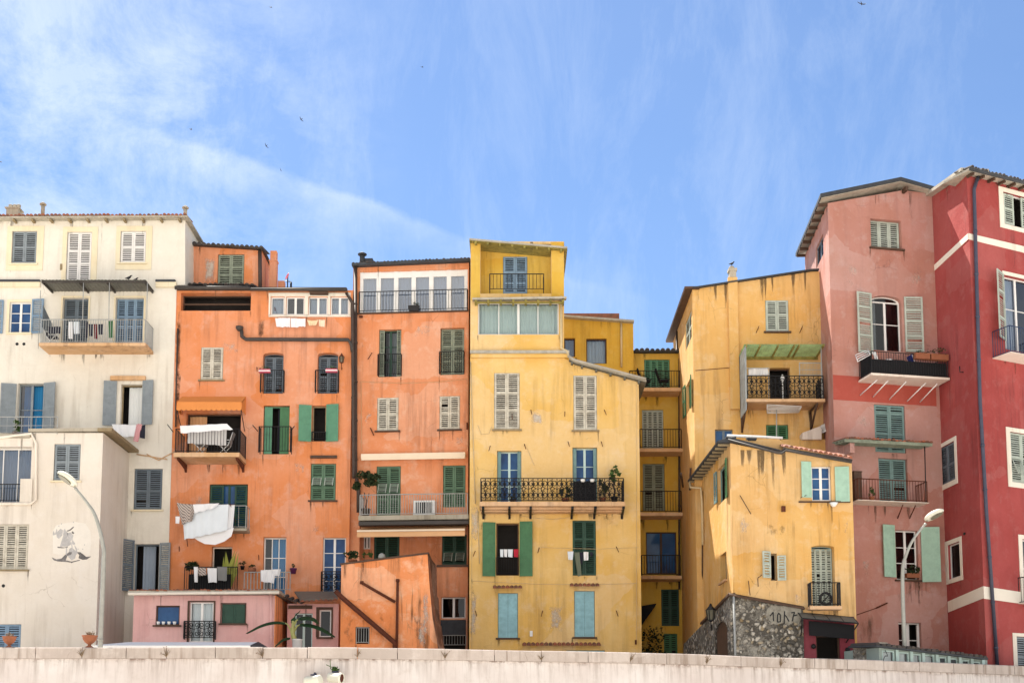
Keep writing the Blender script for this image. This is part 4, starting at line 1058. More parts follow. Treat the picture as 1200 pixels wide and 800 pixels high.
# balcony under the orange awning
u = Qb.uz(232, 520)[0]
chair('folding_chair', 'grey folding armchair under the white sheet on the awning balcony', P, u, cz2, .9, 'cl_grey', face=-1)
chair('folding_chair', 'grey folding armchair at the open end of the awning balcony', P, Qb.uz(260, 520)[0], cz2, .9, 'cl_grey', face=-1)
cloth('laundry', 'white sheet thrown over the balcony line under the orange awning', P, 1.55, [(211, 499), (266, 496.5), (273, 503), (212, 507.5)], 'cl_white', amp=.03, wave=.6)
cloth('laundry', 'pale striped cloth hanging behind the chairs of the awning balcony', P, 1.2, [(220, 504), (266, 503), (265, 522), (219, 519)], 'cl_stripe', amp=.02, wave=.4)
# laundry on the dark green balcony
cloth('laundry', 'large pale blue sheet spread on the rack by the dark green shutters', P, 1.15, [(213, 592), (268, 591), (266, 621), (216, 632)], 'cl_ice', amp=.04, wave=.5, n=40, cat='laundry')
cloth('laundry', 'large white sheet with a rounded hem under the pale blue sheet', P, 1.0, [(226, 594), (275, 591.5), (273, 619), (226, 631)], 'cl_white', amp=.035, wave=.45, n=40)
mbx = MB(); Q = P.shift(1.02); ptsx = [(226, 629), (274, 618), (271, 628), (263, 634), (252, 638), (240, 637), (232, 633)]
Q9 = [Q.hit(*p_) for p_ in ptsx]; mbx.prism(Q9, (0, .015, 0)); single('laundry', mbx, M['cl_white'], 'rounded white sheet corner hanging lowest on the dark green balcony rack', 'laundry', Q9[0])
cloth('laundry', 'brown checked cloth bunched at the outer end of the rack', P, 1.25, [(207.5, 589), (229, 591), (226, 609), (213, 614)], 'cl_beige', amp=.06, wave=.35, sag=.02)
cloth('laundry', 'white cloth rolled along the top of the laundry rack', P, 1.28, [(226, 591), (257, 589.5), (254, 594), (228, 601)], 'cl_white', amp=.04, wave=.5)
cloth('laundry', 'small white cloth corner below the brown checked cloth', P, 1.2, [(205.5, 605), (211, 605), (210, 613.5), (206, 613)], 'cl_white', n=6)
T = Thing('laundry_rack', 'wall-hung laundry rack under the large sheets', 'laundry rack', P.hit(240, 600))
mb = MB()
for dd in (.8, .95, 1.1): mb.tube([P.shift(dd).hit(207, 591), P.shift(dd).hit(276, 591)], .012, 4)
for x in (216, 272): mb.tube([P.shift(0).hit(x+4, 640 if x < 240 else 612), P.shift(1.15).hit(x-2, 591), P.shift(0).hit(x+2, 592)], .016, 4)
T.part('rack_frame', mb, M['rust'])

# ================================================================ low pink house in front
P = PL(154, 90.5, 322, 90.5, 720); PK = P
K = Bld('low_pink_house', 'low pale pink house with a flat roof and a white double door', 'house', base_of(P, 240))
F = Fac(K, P, [(157, 697), (322, 697)], 'lowpink'); F.back(3.6)
win(F, (182.5, 709, 210.5, 732), 'glass', fm='wood', cols=1, rows=1, glass='glassskypaint', sill='wood')
win(F, (222, 705, 250, 752), 'glass', fm='framew', cols=2, rows=1, glass='glassclear', curtain='cur_white', surround=((219.5, 703.5, 252, 752), 'wood'))
W = F.lastwin
K.part('railing', rail_mb([P.pt(P.uz(216.5, 749)[0], P.uz(230, 749)[1], .02), P.pt(P.uz(216.5, 749)[0], P.uz(230, 749)[1], .2), P.pt(P.uz(252.5, 749)[0], P.uz(230, 749)[1], .2), P.pt(P.uz(252.5, 749)[0], P.uz(230, 749)[1], .02)], P.uz(230, 728)[1]-P.uz(230, 749)[1], .1, ornate=True), M['iron'], W)
win(F, (259.5, 707, 287.5, 730), 'closed', 'sh_dgreen', solid=True, rails=(), sill='wood', surround=((258.5, 706, 288.5, 730), 'wood'))
mb = MB(); u, z = P.uz(322, 697); L = 3.6
rf = eave(K, P, [(150, 694.5), (327, 694)], .10, .3, 4.4, 'roofpale', 'roof')
mb = MB(); Q = P.shift(.32); mb.tube([Q.hit(150, 695.5), Q.hit(327, 694)], .06, 8); K.part('gutter', mb, M['whitetrim'], rf)
Q = P.shift(.28); tiled_edge(K, Q.hit(150, 692), Q.hit(326, 691.5), (-P.n.x, -P.n.y, .05), .07, 1.0, 'tile', rf)
# orange side wall, proud of the body
mb = MB(); p0 = P.pt(u+.004, z); p1 = P.pt(u+.004, z, -3.55); p2 = Vector((p1.x, p1.y, STREET-.2)); p3 = Vector((p0.x, p0.y, STREET-.2))
mb.prism([p3, p2, p1, p0], (.04, 0, 0)); K.part('side_wall', mb, M['wedge'])
pipe(K, P, [(317.5, 696), (318, 770)], .05, 'lowpink', .1)
K.done()
rz = z+.1
for i, x in enumerate((186, 192, 198.5, 205)):
    p = P.pt(P.uz(x, 731)[0], P.uz(x, 731.5)[1], .07); mb = MB(); mb.lathe(p, [(.05, 0), (.075, .12), (.06, .12)], 10)
    single('flower_pot', mb, M['plastic_w'], 'small empty white pot in the row on the pink house sill', 'flower pot', p, 'white pots on the pink house sill')
# roof terrace of the pink house: railing, laundry, plants
P = PO
T = Thing('terrace_railing', 'black railing on the roof of the low pink house', 'railing', P.pt(P.uz(250, 690)[0], rz, .8))
zt0 = P.shift(.9).uz(250, 692)[1]
T.part('rails', rail_mb([P.pt(P.uz(222, 690)[0], zt0, .9), P.pt(P.uz(283, 690)[0], zt0, .9)], P.shift(.9).uz(250, 664)[1]-zt0, .1), M['iron'])
mb = MB(); mb.box(P, P.uz(226, 690)[0], P.uz(275, 690)[0], zt0, zt0+.75, .78, .80); T.part('screen', mb, M['awn_black'])
T = Thing('terrace_railing', 'white panelled railing under the white cloth on the pink house roof', 'railing', P.pt(P.uz(320, 690)[0], zt0, .9))
T.part('rails', rail_mb([P.pt(P.uz(291, 690)[0], zt0, .9), P.pt(P.uz(344, 690)[0], zt0, .9)], P.shift(.9).uz(320, 670)[1]-zt0, .14, .02), M['irongrey'])
for x0, y0, x1, y1, mt, lab in ((227, 664, 232, 682, 'cl_white', 'narrow white cloth, first of four on the black terrace railing'), (231.5, 665, 241.5, 674, 'cl_beige', 'small patterned cloth between white ones on the black terrace railing'),
                           (243, 665.5, 254, 682, 'cl_white', 'white towel beside a grey one on the black terrace railing'), (254.5, 664, 266, 680, 'cl_grey', 'grey towel on the black terrace railing')):
    cloth('laundry', lab, P, 1.0, [(x0, y0), (x1, y0), (x1, y1), (x0+1, y1)], mt, 'laundry on the black terrace railing', n=8)
cloth('laundry', 'white tablecloth hung over the white terrace railing', P, 1.0, [(305.5, 668), (323, 667), (321, 683), (306, 681)], 'cl_white')
cloth('laundry', 'white cloth trailing off the tablecloth on the white railing', P, 1.05, [(318, 667), (329, 667), (327, 675), (321, 674)], 'cl_white', amp=.05, n=8)
potted('potted_plant', 'bushy dark plant at the outer end of the black terrace railing', P.pt(P.uz(230, 690)[0], zt0, .45), .2, .35, (.6, .35, .7), 420, .07, 'leafdark', stem=.25)
potted('potted_plant', 'small potted plant hanging on the orange wall over the terrace', P.pt(P.uz(285.5, 668)[0], P.uz(285, 668)[1], .25), .1, .16, (.18, .15, .15), 60, .05, 'leafdark', 'iron')
potted('potted_plant', 'dark plant in a square terracotta box on the terrace wall', P.pt(P.uz(297, 672)[0], P.uz(297, 672)[1], .35), .2, .22, (.22, .15, .12), 70, .05, 'leafdark', 'terracotta', box=1)
potted('potted_plant', 'purple pot with a small plant hung by the white window', P.pt(P.uz(345, 673)[0], P.uz(345, 673)[1], .3), .15, .24, (.12, .12, .14), 40, .05, 'leafdark', 'plastic_p')
T = Thing('climbing_plant', 'tall yellow-green leaning plant by the dark terrace doorway', 'plant', P.pt(P.uz(268, 690)[0], zt0, .6))
mb = MB()
for k in range(16):
    x = random.uniform(262, 281); p = P.pt(P.uz(270, 690)[0]+random.uniform(-.08, .08), zt0, .6+random.uniform(-.1, .1)); q = P.shift(.6).hit(262+k*.55 if k < 8 else 276+random.uniform(-2, 4), random.uniform(642, 664)); m_ = (p+q)/2+Vector((random.uniform(-.08, .12), -.1, .1)); w = Vector((.05, 0, .01))
    mb.add([p-w*.5, p+w*.5, m_+w*1.4, m_-w*1.4, q], [(0, 1, 2, 3), (3, 2, 4)], 0)
T.part('foliage', mb, M['leafyellow'])

# lean-to of the pink house
P = PL(338, 93, 398, 93, 720)
L_ = Bld('lean_to', 'small dusty pink lean-to with a slate and tile roof behind the banana plant', 'outbuilding', base_of(P, 365))
F = Fac(L_, P, [(337, 707), (397, 707)], 'lowpink'); F.back(2)
win(F, (374, 714, 388, 746), 'glass', fm='framew', cols=1, rows=1, glass='glassdark', sill='wood', surround=((370.5, 711, 390, 746), 'wood'))
win(F, (345, 718, 366, 780), 'glass', fm='frameaq', cols=2, rows=1, glass='glassdark', name='door')
mb = MB(); q = [P.shift(.35).hit(352, 704), P.shift(.35).hit(396, 702), P.shift(-1.8).hit(392, 694), P.shift(-1.8).hit(345, 694)]
mb.prism(q, (0, 0, .06)); rf = L_.part('roof', mb, M['sheet_metal'])
tiled_edge(L_, q[0]+Vector((0, -.05, -.06)), q[1]+Vector((0, -.05, -.06)), q[3]-q[0], .09, .6, 'tile', rf)
tiled_edge(L_, P.shift(.3).hit(330, 699), P.shift(.3).hit(354, 708), (0, 1, .2), .09, .8, 'darktile', rf)
band(F, (338, 709, 366, 713), 'wood', .04, 'lintel')
L_.done()

p = PO.shift(-1.0).hit(337, 334); T = Thing('roof_aerial', 'small reddish dish and aerial on the orange house roof by the chimney', 'aerial', p)
mb = MB(); mb.tube([p-Vector((0, 0, .3)), p+Vector((0, 0, .42))], .03, 6); mb.tube([p+Vector((-.18, 0, .2)), p+Vector((.15, 0, .16))], .02, 5); mb.tube([p+Vector((.16, 0, -.2)), p+Vector((.16, 0, .14))], .05, 6); T.part('mast', mb, M['iron'])
mb = MB(); mb.lathe(p+Vector((.02, -.05, .38)), [(.02, 0), (.10, .015), (.17, .05), (.15, .05), (.02, .02)], 14, 0, Vector((-.75, -.5, .3))); T.part('dish', mb, M['plastic_r'])
# ================================================================ second orange house
P = PL(412, 97.9, 550, 97.2); PC = P
Co = Bld('salmon_orange_house', 'salmon orange house with a white glazed top floor and a railed terrace', 'house', base_of(P, 480))
F = Fac(Co, P, [(414, 313), (549.5, 307)], 'orange_b'); F.back(8)
win(F, (421.5, 317, 548, 365.5), 'glass', fm='framew', cols=6, rows=1, curtain='cur_grey', depth=.15, glass='glasssky', name='glazed_front')
W = F.lastwin
mb = MB(); u0, u1, z0, z1 = P.rect((421.5, 317, 548, 365.5)); w = (u1-u0-.11)/6
for i in range(7):
    c = u0+.055+w*i; mb.box(P, max(u0+.004, c-.10), min(u1-.004, c+.10), z0+.004, z1-.004, -.10, -.045)
mb.box(P, u0+.06, u1-.06, z1-.30, z1-.06, -.098, -.05); Co.part('mullion', mb, M['framew'], W)
z0b = z0
Co.part('railing', rail_mb([P.pt(u0, z0b, .0), P.pt(u0, z0b, .14), P.pt(u1, z0b, .14), P.pt(u1, z0b, 0)], P.uz(480, 342)[1]-z0b, .14, .009), M['iron'], W)
band(F, (414.5, 365.3, 549, 367), 'wood', .06, 'ledge')
rf = eave(Co, P, [(412, 311), (551, 305)], .12, .3, 8, 'slate', 'roof')
tiled_edge(Co, P.shift(.3).hit(412, 309)+Vector((0, 0, .0)), P.shift(.3).hit(551, 303), (0, 1, .1), .07, 1.0, 'darktile', rf)
Q = P.shift(-1.0); p = Q.hit(424.5, 306); chimney_pot(Co, p-Vector((0, 0, .1)), .12, .35, 'slate', True, 'chimney_pipe', rf)
mb = MB(); u, z = Q.uz(429, 307); mb.box(P, u-.25, u+.3, z-.2, z+.18, -1.4, -1.0); Co.part('chimney', mb, M['slate'], rf)
win(F, (444, 386, 470, 441.5), 'glass', fm='sh_dgreen', cols=2, rows=3, glass='glassdark', depth=.3, rail=(443.5, 416, 470.5, 441), sp=.10, curtain=('cur_white', .35, .8))
W = F.lastwin; u0, u1, z0, z1 = P.rect((444, 386, 470, 441.5))
for a, c in ((.02, .24), (.80, .98)): Co.part('shutter', shutter_mb(P, u0+(u1-u0)*a, u0+(u1-u0)*c, z0+.03, z1-.03, -.10, (.5,)), M['sh_mossy'], W)
win(F, (516, 384, 544, 439), 'closed', 'sh_mossy', fm='sh_dgreen', rails=(.3, .62), leaves=2, depth=.3, rail=(515.5, 413, 544, 438.5), sp=.10)
win(F, (442, 466, 467, 504.5), 'closed', 'sh_dirty', rails=(.48,), sill='wood', depth=.1)
win(F, (515, 464, 539, 503), 'closed', 'sh_dirty', rails=(.48,), sill='wood', depth=.1)
win(F, (441, 546, 469.5, 606), 'closed', 'sh_sage', rails=(.35, .62), flaps=(.42, .66))
win(F, (519, 545, 545.5, 594), 'closed', 'sh_sage', rails=(.45,))
# rolled awnings
mb = MB(); u0, u1, z0, z1 = P.shift(.3).rect((423, 530.5, 545, 536.5)); mb.box(P, u0, u1, z0+.03, z1, .003, .30); mb.box(P, u0+.02, u1-.02, z0-.05, z0+.03, .24, .29); Co.part('awning', mb, M['awn_cream'], label='rolled cream awning')
sl, Qs, (su0, su1, sz) = balcony(F, (420, 549, 603), .9, 5.5, 578.5, 'concrete', 'irongrey', .115, left=True, right=False)
mb = MB(); mb.box(P, su0, su1, sz-.42, sz-.26, .50, .86); Co.part('gutter', mb, M['gutter'], sl)
mb = MB(); u0, z1 = P.shift(.5).uz(421, 615); u1, zz = P.shift(.9).uz(545, 620)[0], P.shift(.9).uz(480, 627)[1]
mb.hexa([P.pt(u0, zz+.14, .95), P.pt(u1, zz+.22, .95), P.pt(u1, z1-.02, .02), P.pt(u0, z1-.06, .02), P.pt(u0, zz+.18, .95), P.pt(u1, zz+.26, .95), P.pt(u1, z1+.03, .02), P.pt(u0, z1-.01, .02)])
mb.box(P, u0, u1, zz-.06, zz+.16, .952, .962); aw = Co.part('awning', mb, M['awn_tan'], label='half-open tan awning')
m2 = MB(); m2.box(P, u0, u1, zz+.17, zz+.25, .94, 1.0); Co.part('awning_bar', m2, M['awn_cream'], aw)
# recessed lower floor
ur0, ur1, zr0, zr1 = P.rect((421, 612, 548, 697)); F.hole(rectpoly(ur0, ur1, zr0, zr1), 1.0)
R = P.shift(-1.0); F2 = Fac(Co, R, [(419, 612), (549, 612)], 'orange_b', base=699, reveal=.12)
win(F2, (438, 626, 468, 690), 'closed', 'sh_dgreen', rails=(.4,))
win(F2, (518, 626, 547, 662), 'closed', 'sh_dgreen', rails=(.42,), flaps=(.05, .4))
win(F2, (426, 628, 434, 643), 'glass', fm='framew', cols=2, rows=1, glass='glassdark')
mb = MB(); u0, u1, z0, z1 = P.rect((500, 664, 548.5, 697.5)); mb.box(P, u0, u1-.01, z0, z1, -.14, .02); Co.part('parapet', mb, M['orange_b'])
band(F, (512, 661.5, 549, 664), 'wood', .08, 'ledge')
win(F, (517, 699, 545.5, 724), 'glass', fm='framew', cols=2, rows=1, glass='glassdark', depth=.25)
win(F, (517, 726, 545.5, 775), 'dark', fm='wood', depth=.3)
mb = MB(); u0, u1, z0, z1 = P.rect((516.5, 726, 546, 743)); mb.box(P, u0, u1, z0, z1, .02, .06); Co.part('panel', mb, M['slate'])
u0, u1, z0, z1 = P.rect((517, 744, 546, 757)); Co.part('grille', rail_mb([P.pt(u0, z0, .05), P.pt(u1, z0, .05)], z1-z0, .12), M['irongrey'])
pipe(Co, P, [(416.5, 312), (416.5, 557), (420, 568), (420, 600)], .085, 'pipe', .13)
mb = MB(); Q = P.shift(.07)
mb.tube([Q.hit(421, 371), Q.hit(425, 371)], .05, 6); mb.tube([Q.hit(436, 413), Q.hit(431, 421)], .02, 5); mb.tube([Q.hit(434, 501), Q.hit(438, 510)], .025, 5); mb.tube([Q.hit(547.5, 495), Q.hit(547.5, 503)], .04, 5)
Co.part('wall_hook', mb, M['rust'])
def sag(P, a, c, drop, d=.04, r=.011, n=8):
    A_, B2 = P.shift(d).hit(*a), P.shift(d).hit(*c); m_ = MB(); m_.tube([A_.lerp(B2, i/n)-Vector((0, 0, 4*drop*(i/n)*(1-i/n))) for i in range(n+1)], r, 4); return m_
for a_, c_, d_ in (((423, 447), (548, 444), .12), ((423, 447), (424, 528), 0), ((548, 372), (548, 528), .0), ((436, 600), (470, 612), .1)): Co.part('cable', sag(P, a_, c_, d_), M['slab_o'])
for r_ in ((425, 470, 440, 500), (480, 375, 510, 400), (530, 505, 548, 530)): blotch(Co, P, r_, 'peel', .5)
Co.done()
# terrace things
potted('terrace_tree', 'dark-leaved potted tree standing at the near corner of the orange terrace', P.pt(su0+.25, sz, .5), .2, .38, (.85, .6, .68), 760, .085, 'leafdark', 'bark', cat='potted tree', stem=.72)
u0, u1, z0, z1 = P.shift(.5).rect((484.5, 586.5, 510, 603)); T = Thing('air_conditioner', 'white air conditioner unit behind the terrace railing', 'air conditioner', P.pt((u0+u1)/2, sz, .5))
z0 = sz+.06
mb = MB(); mb.box(P, u0, u1, z0, z1, .3, .6); T.part('casing', mb, M['plastic_w'])
mb = MB(); mb.box(P, u0+.08, u1-.1, z0+.06, z1-.08, .603, .608); T.part('fan_opening', mb, M['iron'])
mb = MB()
for k in range(9): u = u0+.1+(u1-u0-.22)*k/8; mb.box(P, u-.012, u+.012, z0+.05, z1-.07, .61, .62)
mb.box(P, u0+.05, u0+.15, sz, z0, .35, .55); mb.box(P, u1-.15, u1-.05, sz, z0, .35, .55)
T.part('grille', mb, M['plastic_w'])
u0, u1, z0, z1 = P.shift(.2).rect((478, 357.5, 491, 363.5)); T = Thing('planter', 'dark planter box standing before the white glazed top floor', 'planter', P.pt((u0+u1)/2, z0, .2))
mb = MB(); mb.hexa([P.pt(u0+.04, z0b, .17), P.pt(u1-.04, z0b, .17), P.pt(u1-.04, z0b, .02), P.pt(u0+.04, z0b, .02), P.pt(u0, z1, .2), P.pt(u1, z1, .2), P.pt(u1, z1, .0), P.pt(u0, z1, .0)]); T.part('box', mb, M['iron'])
mb = MB(); leaves(mb, P.pt((u0+u1)/2+.1, z1+.08, .1), (.15, .08, .14), 40, .04); T.part('foliage', mb, M['leafdark'])

# ================================================================ orange buttress in front
P = PL(394, 89, 502, 89, 700); PW = P
Wd = Bld('orange_buttress', 'weathered orange lean-to block with rusty pipes and a small grille', 'outbuilding', base_of(P, 450))
F = Fac(Wd, P, [(400, 660.5), (501, 649)], 'wedge'); F.back(3.2, right=False)
u, z = P.uz(501, 649); ub, zb = P.uz(512, 752)
mb = MB(); zt = STREET-.2  # curved, stained flank
prof = [(u, z), (u+.10, z-1.4), (u+.22, z-2.6), (u+.42, z-3.6), (u+.62, zt)]
for (a, za), (c, zc) in zip(prof[:-1], prof[1:]):
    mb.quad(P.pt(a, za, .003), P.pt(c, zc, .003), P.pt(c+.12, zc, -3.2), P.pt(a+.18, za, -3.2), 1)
mb.add([P.pt(u-.02, z, .003), P.pt(u-.02, zt, .003)]+[P.pt(a, za, .003) for a, za in reversed(prof)], [tuple(range(2+len(prof)))], 0)
Wd.part('flank', mb, [M['wedge'], M['flank']])
win(F, (416.5, 734, 433, 754), 'dark', fm='rust', depth=.3)
W = F.lastwin; u0, u1, z0, z1 = P.rect((416.5, 734, 433, 754)); Wd.part('grille', rail_mb([P.pt(u0+.03, z0, -.05), P.pt(u1-.03, z0, -.05)], z1-z0-.03, .11, .014), M['irongrey'], W)
eave(Wd, P, [(398.5, 661.5), (502.5, 648.5)], .07, .06, 3.2, 'wood', 'coping')
mb = MB(); Q = P.shift(.10); mb.tube([Q.hit(466, 680), Q.hit(465.5, 715), Q.hit(464.5, 775)], .055, 7); Wd.part('pipe', mb, M['rust'])
mb = MB(); mb.tube([Q.hit(424, 682.5), Q.hit(430, 686), Q.hit(463, 705)], .06, 7); Wd.part('pipe', mb, M['rust'])
mb = MB(); Q = P.shift(.16); mb.tube([Q.hit(393, 692), Q.hit(400, 699), Q.hit(462, 752), Q.hit(463, 765)], .10, 7); Wd.part('gutter_pipe', mb, M['rust'])
mb = MB()
for x, y in ((466, 680), (424, 682.5)): mb.lathe(P.shift(.1).hit(x, y)-Vector((0, 0, .05)), [(.07, 0), (.085, .05), (.07, .12)], 8)
Wd.part('pipe_cap', mb, M['rust'])
for r_ in ((494, 668, 504, 765), (488, 720, 503, 765)): blotch(Wd, P, r_, 'peel', .6)
for r_ in ((396, 700, 420, 775), (436, 700, 466, 775), (478, 690, 503, 775)): blotch(Wd, P, r_, 'soot', .45)
for x_ in range(404, 500, 10): drip(Wd, P, P.uz(x_, 700)[0], P.uz(x_, 662-(x_-400)*.1)[1], RW.uniform(.1, .3), RW.uniform(.6, 2.6), RW.uniform(.3, .75))
Wd.done()
zt = P.uz(450, 655)[1]
potted('potted_plant', 'dark spiky plant in a pot on the sloping orange buttress, beside a pale ball', P.pt(P.uz(411, 660)[0], P.uz(411, 660)[1], -.6), .18, .25, (.45, .3, .35), 130, .08, 'leafdark')
potted('potted_plant', 'grey-green potted plant on the orange buttress under the tan awning', P.pt(P.uz(428, 658)[0], P.uz(428, 658)[1], -.9), .16, .22, (.3, .25, .3), 90, .06, 'leaf')
p = P.pt(P.uz(445, 651)[0], P.uz(445, 653)[1], -.8); mb = MB(); mb.lathe(p, [(.06, 0), (.13, .05), (.16, .15), (.12, .26), (.04, .31)], 12); single('garden_ball', mb, M['lampgrey'], 'pale round ball ornament on the wall top under the tan awning', 'ornament', p)

# ================================================================ main yellow house
P = PL(550, 95, 749.5, 95); PD = P
D = Bld('yellow_house', 'tall yellow house with an ornate iron balcony, blue and green shutters and a small tower', 'house', base_of(P, 640))
F = Fac(D, P, [(551.5, 283), (661, 283), (661, 420), (673, 424), (748.5, 444)], 'yellow'); F.back(3.9)
# tower loggia
tu0, tu1, tz0, tz1 = P.rect((563, 286, 646, 344)); F.hole(rectpoly(tu0, tu1, tz0, tz1), .8)
R = P.shift(-.8); F2 = Fac(D, R, [(560, 284), (648, 284)], 'ochre', base=346, reveal=.1)
win(F2, (589.5, 301, 618, 345), 'closed', 'sh_blue', rails=(.28, .58))
band(F, (552, 284, 562.7, 352), 'ochre', .012, 'pier'); band(F, (646.3, 284, 660.8, 352), 'ochre', .012, 'pier')
rf = eave(D, P, [(550, 281), (665, 291)], .08, .32, 4.1, 'roofpale', 'roof', None, .52, 'mosswood', soffit='mosswood')
P_ = P.shift(.28)
D.part('railing', rail_mb([P.pt(P.uz(574, 344)[0], tz0+.02, -.02), P.pt(P.uz(574, 344)[0], tz0+.02, .35), P.pt(P.uz(637, 344)[0], tz0+.02, .35), P.pt(P.uz(637, 344)[0], tz0+.02, -.02)], P.uz(600, 325)[1]-tz0, .16, .010), M['iron'])
# glazed veranda
win(F, (560, 354, 655, 392), 'glass', fm='framew', cols=4, rows=1, curtain='cur_sage', glass='glassclear', depth=.18, name='veranda_glazing')
mb = MB(); Q = P.shift(.55); (a, z0), (c, _) = Q.uz(553.5, 351), Q.uz(664, 347)
z1 = P.uz(600, 344)[1]
mb.hexa([P.pt(a, z0, .55), P.pt(c, z0+.06, .55), P.pt(c, z0+.16, .003), P.pt(a, z0+.10, .003), P.pt(a, z0+.09, .55), P.pt(c, z0+.15, .55), P.pt(c, z0+.26, .003), P.pt(a, z0+.20, .003)])
vr = D.part('veranda_roof', mb, M['roofpale'])
m2 = MB()
for i in range(8): u = a+.15+(c-a-.3)*i/7; m2.box(P, u-.05, u+.05, z0-.09, z0+.02, .004, .50)
m2.box(P, a+.1, c-.1, z0-.10, z0-.02, .3, .36); D.part('rafter', m2, M['mosswood'], vr)
band(F, (551, 411.5, 667, 415), 'roofpale', .16, 'cornice'); band(F, (552, 415.2, 665, 419.5), 'yellow', .10, 'cornice_moulding')
pipe(D, P, [(657.5, 347), (657.8, 408), (664, 411), (667, 419)], .055, 'pipecream', .12)
# right-hand lower roof
e1 = eave(D, P, [(667, 420.5), (674, 424.5), (757.5, 447)], .09, .30, 3.9, 'roofpale', 'side_roof', None, .6, 'sheet_metal', soffit='sheet_metal')
mb = MB(); Q = P.shift(.38); mb.tube([Q.hit(666, 417), Q.hit(674, 422), Q.hit(757, 444)], .06, 8); D.part('gutter', mb, M['roofpale'], e1)
# shutters of the top floor
win(F, (579, 437, 609, 503), 'closed', 'sh_dirty', rails=(.33, .64), sill='palewood', depth=.1)
win(F, (672, 440, 699.5, 504), 'closed', 'sh_dirty', rails=(.33, .64), sill='palewood', depth=.1)
# balcony floor
for r_, g in (((582.5, 528, 611, 590), 'glassskypaint'), ((671, 524, 700, 587), 'glassskypaint')):
    win(F, r_, 'glass', fm='frameaq', cols=2, rows=3, glass=g, depth=.32, curtain=('cur_grey', .1, .9))
    W = F.lastwin; u0, u1, z0, z1 = P.rect(r_)
    for a, c in ((.03, .16), (.84, .97)): D.part('shutter', shutter_mb(P, u0+(u1-u0)*a, u0+(u1-u0)*c, z0+.02, z1-.03, -.10, (.5,), slats=False), M['sh_teal'], W)
sl, Qb, (bu0, bu1, bz) = balcony(F, (562, 732.5, 589, 586), 1.0, 3.5, 560, 'slab_o', 'iron', ornate=True, brackets=(566, 597, 622, 671, 698, 731), steps=True, taper=.03)
# floor of green shutters
win(F, (581.5, 612.5, 608, 674), 'dark', fm='wood', sh=(((565.5, 612, 580.5, 675), 'sh_green', 6), ((609, 611, 624, 675), 'sh_green', 6)), rails=(.32, .68), depth=.3, rail=(582, 653, 607.5, 673.5), sp=.10, solid=True)
win(F, (671, 609.5, 698.5, 674), 'closed', 'sh_dgreen', fm='sh_green', rails=(.42, .66), depth=.16)
# ground shutters with tile hoods
for r_, hd in (((583.5, 694.5, 607, 747), (577.5, 684, 612, 693)), ((673, 692, 697, 746), (667.5, 681, 702.5, 690.5))):
    win(F, r_, 'closed', 'sh_aqua', rails=(.45, .85), sill='wood', solid=True)
    mb = MB(); v0, v1, y0, y1 = P.rect(hd); tile_row(mb, P, v0, v1, y0+.12, .24); D.part('tile_hood', mb, M['tile'], F.lastwin)
mb = MB(); v0, v1, y0, y1 = P.rect((612, 750, 704, 757)); tile_row(mb, P, v0, v1, y0+.02, .24); D.part('tile_hood', mb, M['tile'])
win(F, (664, 761.5, 709, 800), 'closed', 'sh_aqua', rails=(.5,))
mb = MB()
for x, y in ((574.5, 522), (614.5, 520), (665.5, 517), (704.5, 517), (557, 645), (632, 641), (636, 715), (722, 640), (722, 715), (557, 715), (565, 760), (600, 485), (622, 480), (662, 482), (708, 480)):
    q = P.shift(.01).hit(x, y); mb.tube([q, q+Vector((random.uniform(-.1, .1), -.14, -.26))], .016, 5)
D.part('wall_hook', mb, M['rust'])
mb = MB(); Q = P.shift(.03); mb.tube([Q.hit(551.5, 424), Q.hit(557, 590), Q.hit(560, 512)][:2], .02, 5); mb.tube([Q.hit(560, 598), Q.hit(562, 660)], .02, 5)
mb.tube([Q.hit(560, 498), Q.hit(564, 509), Q.hit(573, 508), Q.hit(576, 500)], .012, 4); mb.tube([Q.hit(617, 524), Q.hit(626, 545)], .01, 4); mb.tube([Q.hit(632, 641), Q.hit(700, 643), Q.hit(748, 641)], .008, 4)
D.part('cable', mb, M['pipecream'])
mb = MB(); u, z = P.uz(622.5, 742); mb.box(P, u-.06, u+.06, z-.12, z+.12, .002, .06); D.part('meter_box', mb, M['plastic_w'])
mb = MB(); u, z = P.uz(745, 752); mb.box(P, u-.04, u+.04, z-.1, z+.1, .002, .05); D.part('vent', mb, M['rust'])
for a_, c_, d_ in (((553, 596), (553, 760), 0), ((746, 450), (746, 752), 0), ((610, 604), (668, 606), .10), ((553, 680), (746, 683), .10)): D.part('cable', sag(P, a_, c_, d_, .03, .009), M['pipecream'])
for r_ in ((549.5, 580, 563, 640), (550, 680, 560, 760), (620, 480, 640, 500), (640, 705, 662, 745)): blotch(D, P, r_, 'peel', .7)
for r_ in ((549, 592, 580, 640), (700, 596, 735, 625), (549, 655, 560, 765)): blotch(D, P, r_, 'soot', .45)
D.done()
